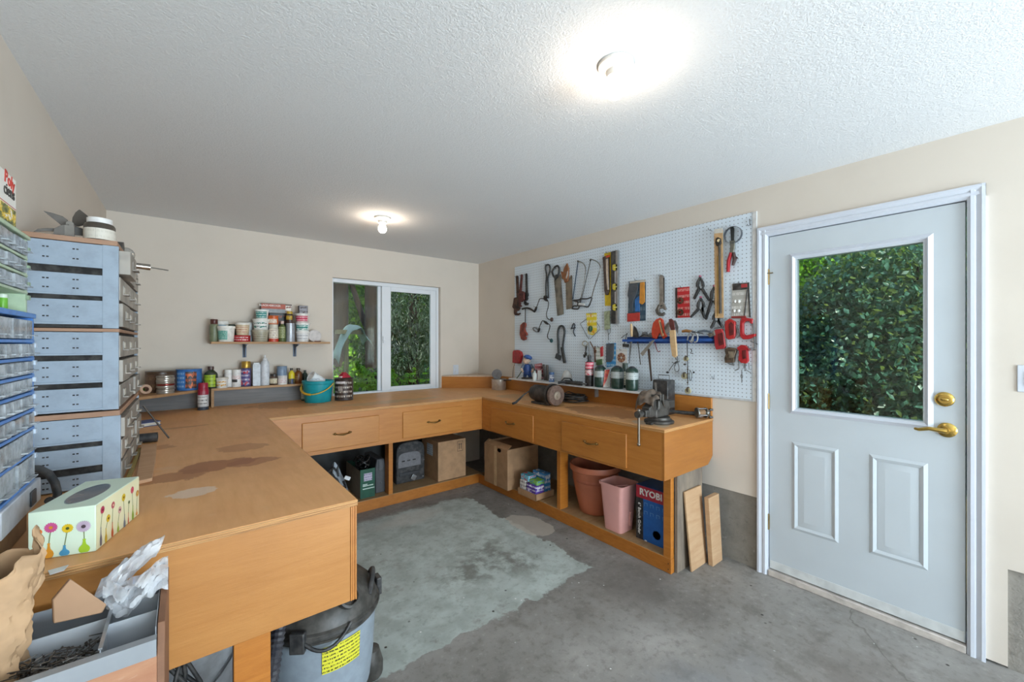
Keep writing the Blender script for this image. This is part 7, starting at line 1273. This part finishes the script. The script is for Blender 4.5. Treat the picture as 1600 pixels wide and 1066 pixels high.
def tree(name, label, base, pts, r, blobs, n, size, mi, seed, droop=0., slim=.5, branches=(), group='trees outside'):
    o = thing(name, label, 'tree' if 'shrub' not in name else 'shrub', base, group); trunk(o, pts, r)
    for bp, br in branches: trunk(o, bp, br, 'branch')
    leaves(o, 'foliage', blobs, n, size, M_LF[mi], seed, droop, slim); return o
G0 = -.12
def at(px, py, Y): return hy(px, py, Y)
# seen through the back window
a = at(532, 560, 6.4); tree('conifer', 'thick dark trunk filling the left edge of the back window', (a.x, 6.4, G0), [(a.x, 6.4, G0), (a.x, 6.4, 1.5), (a.x + .02, 6.42, 4.2)], [.125, .115, .10], [(a.x, 6.6, 4.2, 1.2, .8, .9), (a.x - .5, 7.0, 3.2, .5, .5, .8)], 3000, .08, 2, 1, .4, .25)
a = at(586, 560, 6.0); tree('conifer', 'brown trunk left of the window mullion', (a.x, 6.0, G0), [(a.x, 6.0, G0), (a.x, 6.02, 1.4), (a.x - .03, 6.05, 4.2)], [.15, .135, .12], [(a.x, 6.2, 4.3, 1.2, .8, .9), (a.x + .3, 6.6, 3.4, .6, .5, .6)], 3000, .08, 2, 2, .4, .25)
a0, a1 = at(548, 440, 7.2), at(568, 500, 7.0); tree('maple', 'sunlit lime green maple with slanting limb behind the two trunks', (a1.x + .4, 7.2, G0), [(a1.x + .4, 7.2, G0), (a1.x + .2, 7.1, 1.4), (a1.x, 7.0, a1.z), (a0.x, 7.2, a0.z), (a0.x - .3, 7.3, a0.z + .8)], [.07, .06, .05, .045, .03], [(a0.x + .1, 8.2, 2.6, 1.0, .7, 1.0), (a0.x + .1, 8.4, 1.3, .9, .6, .8), (a0.x - .9, 8.4, 2.0, .8, .6, 1.1), (a0.x + 1.2, 8.6, 2.2, .8, .6, 1.2)], 14000, .055, 1, 3, .2, .55)
for k, (px, py, Y, rx_, rz, n, mi, lab, dr, sl) in enumerate(((645, 480, 6.2, .75, .85, 20000, 2, 'grey green cedar with drooping sprays in the right window pane', .9, .18), (690, 540, 7.4, 1.1, 1.4, 6500, 2, 'dim cedar behind the drooping one, far right of the window', .7, .2), (620, 560, 8.8, 1.6, 1.6, 6000, 0, 'dark tree low behind the window mullion', .3, .4))):
    a = at(px, py, Y); tree('cedar', lab, (a.x, Y, G0), [(a.x, Y, G0), (a.x, Y, a.z + 1.2)], [.12, .05], [(a.x, Y, a.z, rx_, .55, rz), (a.x + .3, Y + .3, a.z + .9, rx_ * .8, .6, .7), (a.x - .2, Y + .2, a.z - .7, rx_ * .8, .5, .6)], n, .045, mi, 20 + k, dr, sl)
for k, (px, py, Y) in enumerate(((560, 600, 5.3), (590, 606, 5.3), (640, 600, 5.5), (530, 600, 5.6))):
    a = at(px, py, Y); o = thing('fern', ['bright fern low in the left window pane', 'fern beside the window mullion outside', 'fern low in the right window pane', 'fern at the far left of the window'][k], 'fern', (a.x, Y, G0), 'ferns outside the window'); r_ = random.Random(k)
    for f in range(16):
        an = r_.uniform(0, 6.28); L_ = r_.uniform(.45, .75); hh = a.z - G0 + r_.uniform(-.05, .15); b = MB(); pp = [V((a.x + math.cos(an) * L_ * t_, Y + math.sin(an) * L_ * t_, G0 + hh * math.sin(t_ * 2.1) / .9)) for t_ in np.linspace(0, 1, 12)]; sd_ = V((-math.sin(an), math.cos(an), 0))
        for i in range(1, 11):
            w = .11 * (1 - i / 12); d_ = (pp[i + 1] - pp[i]) * .42
            for sg in (-1, 1): b._a([pp[i], pp[i] + d_ * .9, pp[i] + sd_ * sg * w + d_ * 1.3 + V((0, 0, -.02)), pp[i] + sd_ * sg * w * .6], [(0, 1, 2, 3)])
        b.tube(pp, .003, 4); b.build('frond', M_LF[1], o, smooth=0)
a, zt_ = at(541, 520, 5.25), at(541, 512, 5.25).z
o = thing('covered_post', 'wooden post with pale blue tarp draped over its top outside the window', 'post', (a.x, 5.25, G0)); MB().bb(a.x - .02, a.x + .02, 5.23, 5.27, G0, zt_ - .03).bb(a.x - .12, a.x + .20, 5.20, 5.30, zt_ - .08, zt_ - .03).build('post', wood('old_post', '#9a8a64', '#7a6a48', (3, 3, 1), 5), o); x0, x1 = at(523, 540, 5.25).x, at(575, 540, 5.25).x
def tarp(u, v):
    x_ = x0 + (x1 - x0) * u; s_ = (u - .52) * 2; y_ = 5.25 + (v - .5) * .34; return V((x_, y_ + .02 * math.sin(8 * u), zt_ + .03 - .30 * abs(s_) ** 2.2 * (1.3 if s_ < 0 else .75) - .16 * abs(v - .5) ** 1.6 + .018 * math.sin(13 * u + 3 * v) + .012 * math.sin(21 * u)))
MB().grid(tarp, 30, 12).build('tarp', C('#a8c0bc', .5, 0, .15, 6), o, smooth=40, thick=.004)
# seen through the door
SH = ((1290, 470, 5.2, .9, 1.0), (1340, 560, 4.7, .9, .8), (1420, 520, 4.6, .8, 1.0), (1380, 400, 5.8, 1.2, .9), (1260, 560, 5.6, .9, .9), (1450, 610, 4.4, .8, .7), (1310, 640, 4.5, .9, .6))
LB = ('leafy shrub at the upper left of the door glass', 'leafy shrub at the centre of the door glass', 'leafy shrub at the right of the door glass', 'tall leafy tree at the top of the door glass', 'leafy shrub at the left edge of the door glass', 'leafy shrub at the lower right of the door glass', 'leafy shrub at the lower left of the door glass')
for k, (px, py, X, r1, r2) in enumerate(SH):
    a = hx(px, py, X); tree('broadleaf_shrub', LB[k], (a.x, a.y, G0), [(a.x, a.y, G0), (a.x + .05, a.y + .05, a.z * .6), (a.x + .1, a.y - .05, a.z + r2 * .7)], [.05, .035, .012], [(a.x, a.y, a.z, .5, r1, r2), (a.x + .3, a.y + .3, a.z - .5, .5, r1 * .8, r2 * .8)], 22000, .027, 0 if k not in (0, 4) else 1, 40 + k, .25, .6, group='shrubs outside the door', branches=[([(a.x + .02, a.y, a.z * .4), (a.x - .1, a.y + .4, a.z * .8), (a.x - .15, a.y + .6, a.z + .3)], [.02, .012, .005])])
for k, (px, X, z_) in enumerate(((1250, 8.0, 1.8), (1350, 8.6, 1.6), (1430, 8.0, 2.0))):
    a = hx(px, 500, X); tree('forest_tree', 'deep green forest tree behind the shrubs by the door, %s' % ('leftmost', 'in the middle', 'rightmost', 'tall on the left', 'tall on the right')[k], (a.x, a.y, G0), [(a.x, a.y, G0), (a.x, a.y, z_ + 1.2)], [.14, .05], [(a.x, a.y, z_, .8, 1.3, 1.5)], 4000, .10, 0, 60 + k, .3, .5)
for k, (x_, z_) in enumerate(((1.5, 1.6), (3.2, 2.0), (5.2, 1.8), (2.2, 4.6), (4.6, 4.8), (6.8, 2.4))):
    tree('forest_tree', 'deep green forest tree far beyond the back window, %s' % ('far left', 'left of centre', 'centre', 'tall left', 'tall centre', 'far right')[k], (x_, 11 + .4 * k, G0), [(x_, 11 + .4 * k, G0), (x_, 11 + .4 * k, z_ + 1)], [.16, .06], [(x_, 11 + .4 * k, z_, 1.3, .8, 1.7)], 4500, .11, 0, 80 + k, .3, .5)
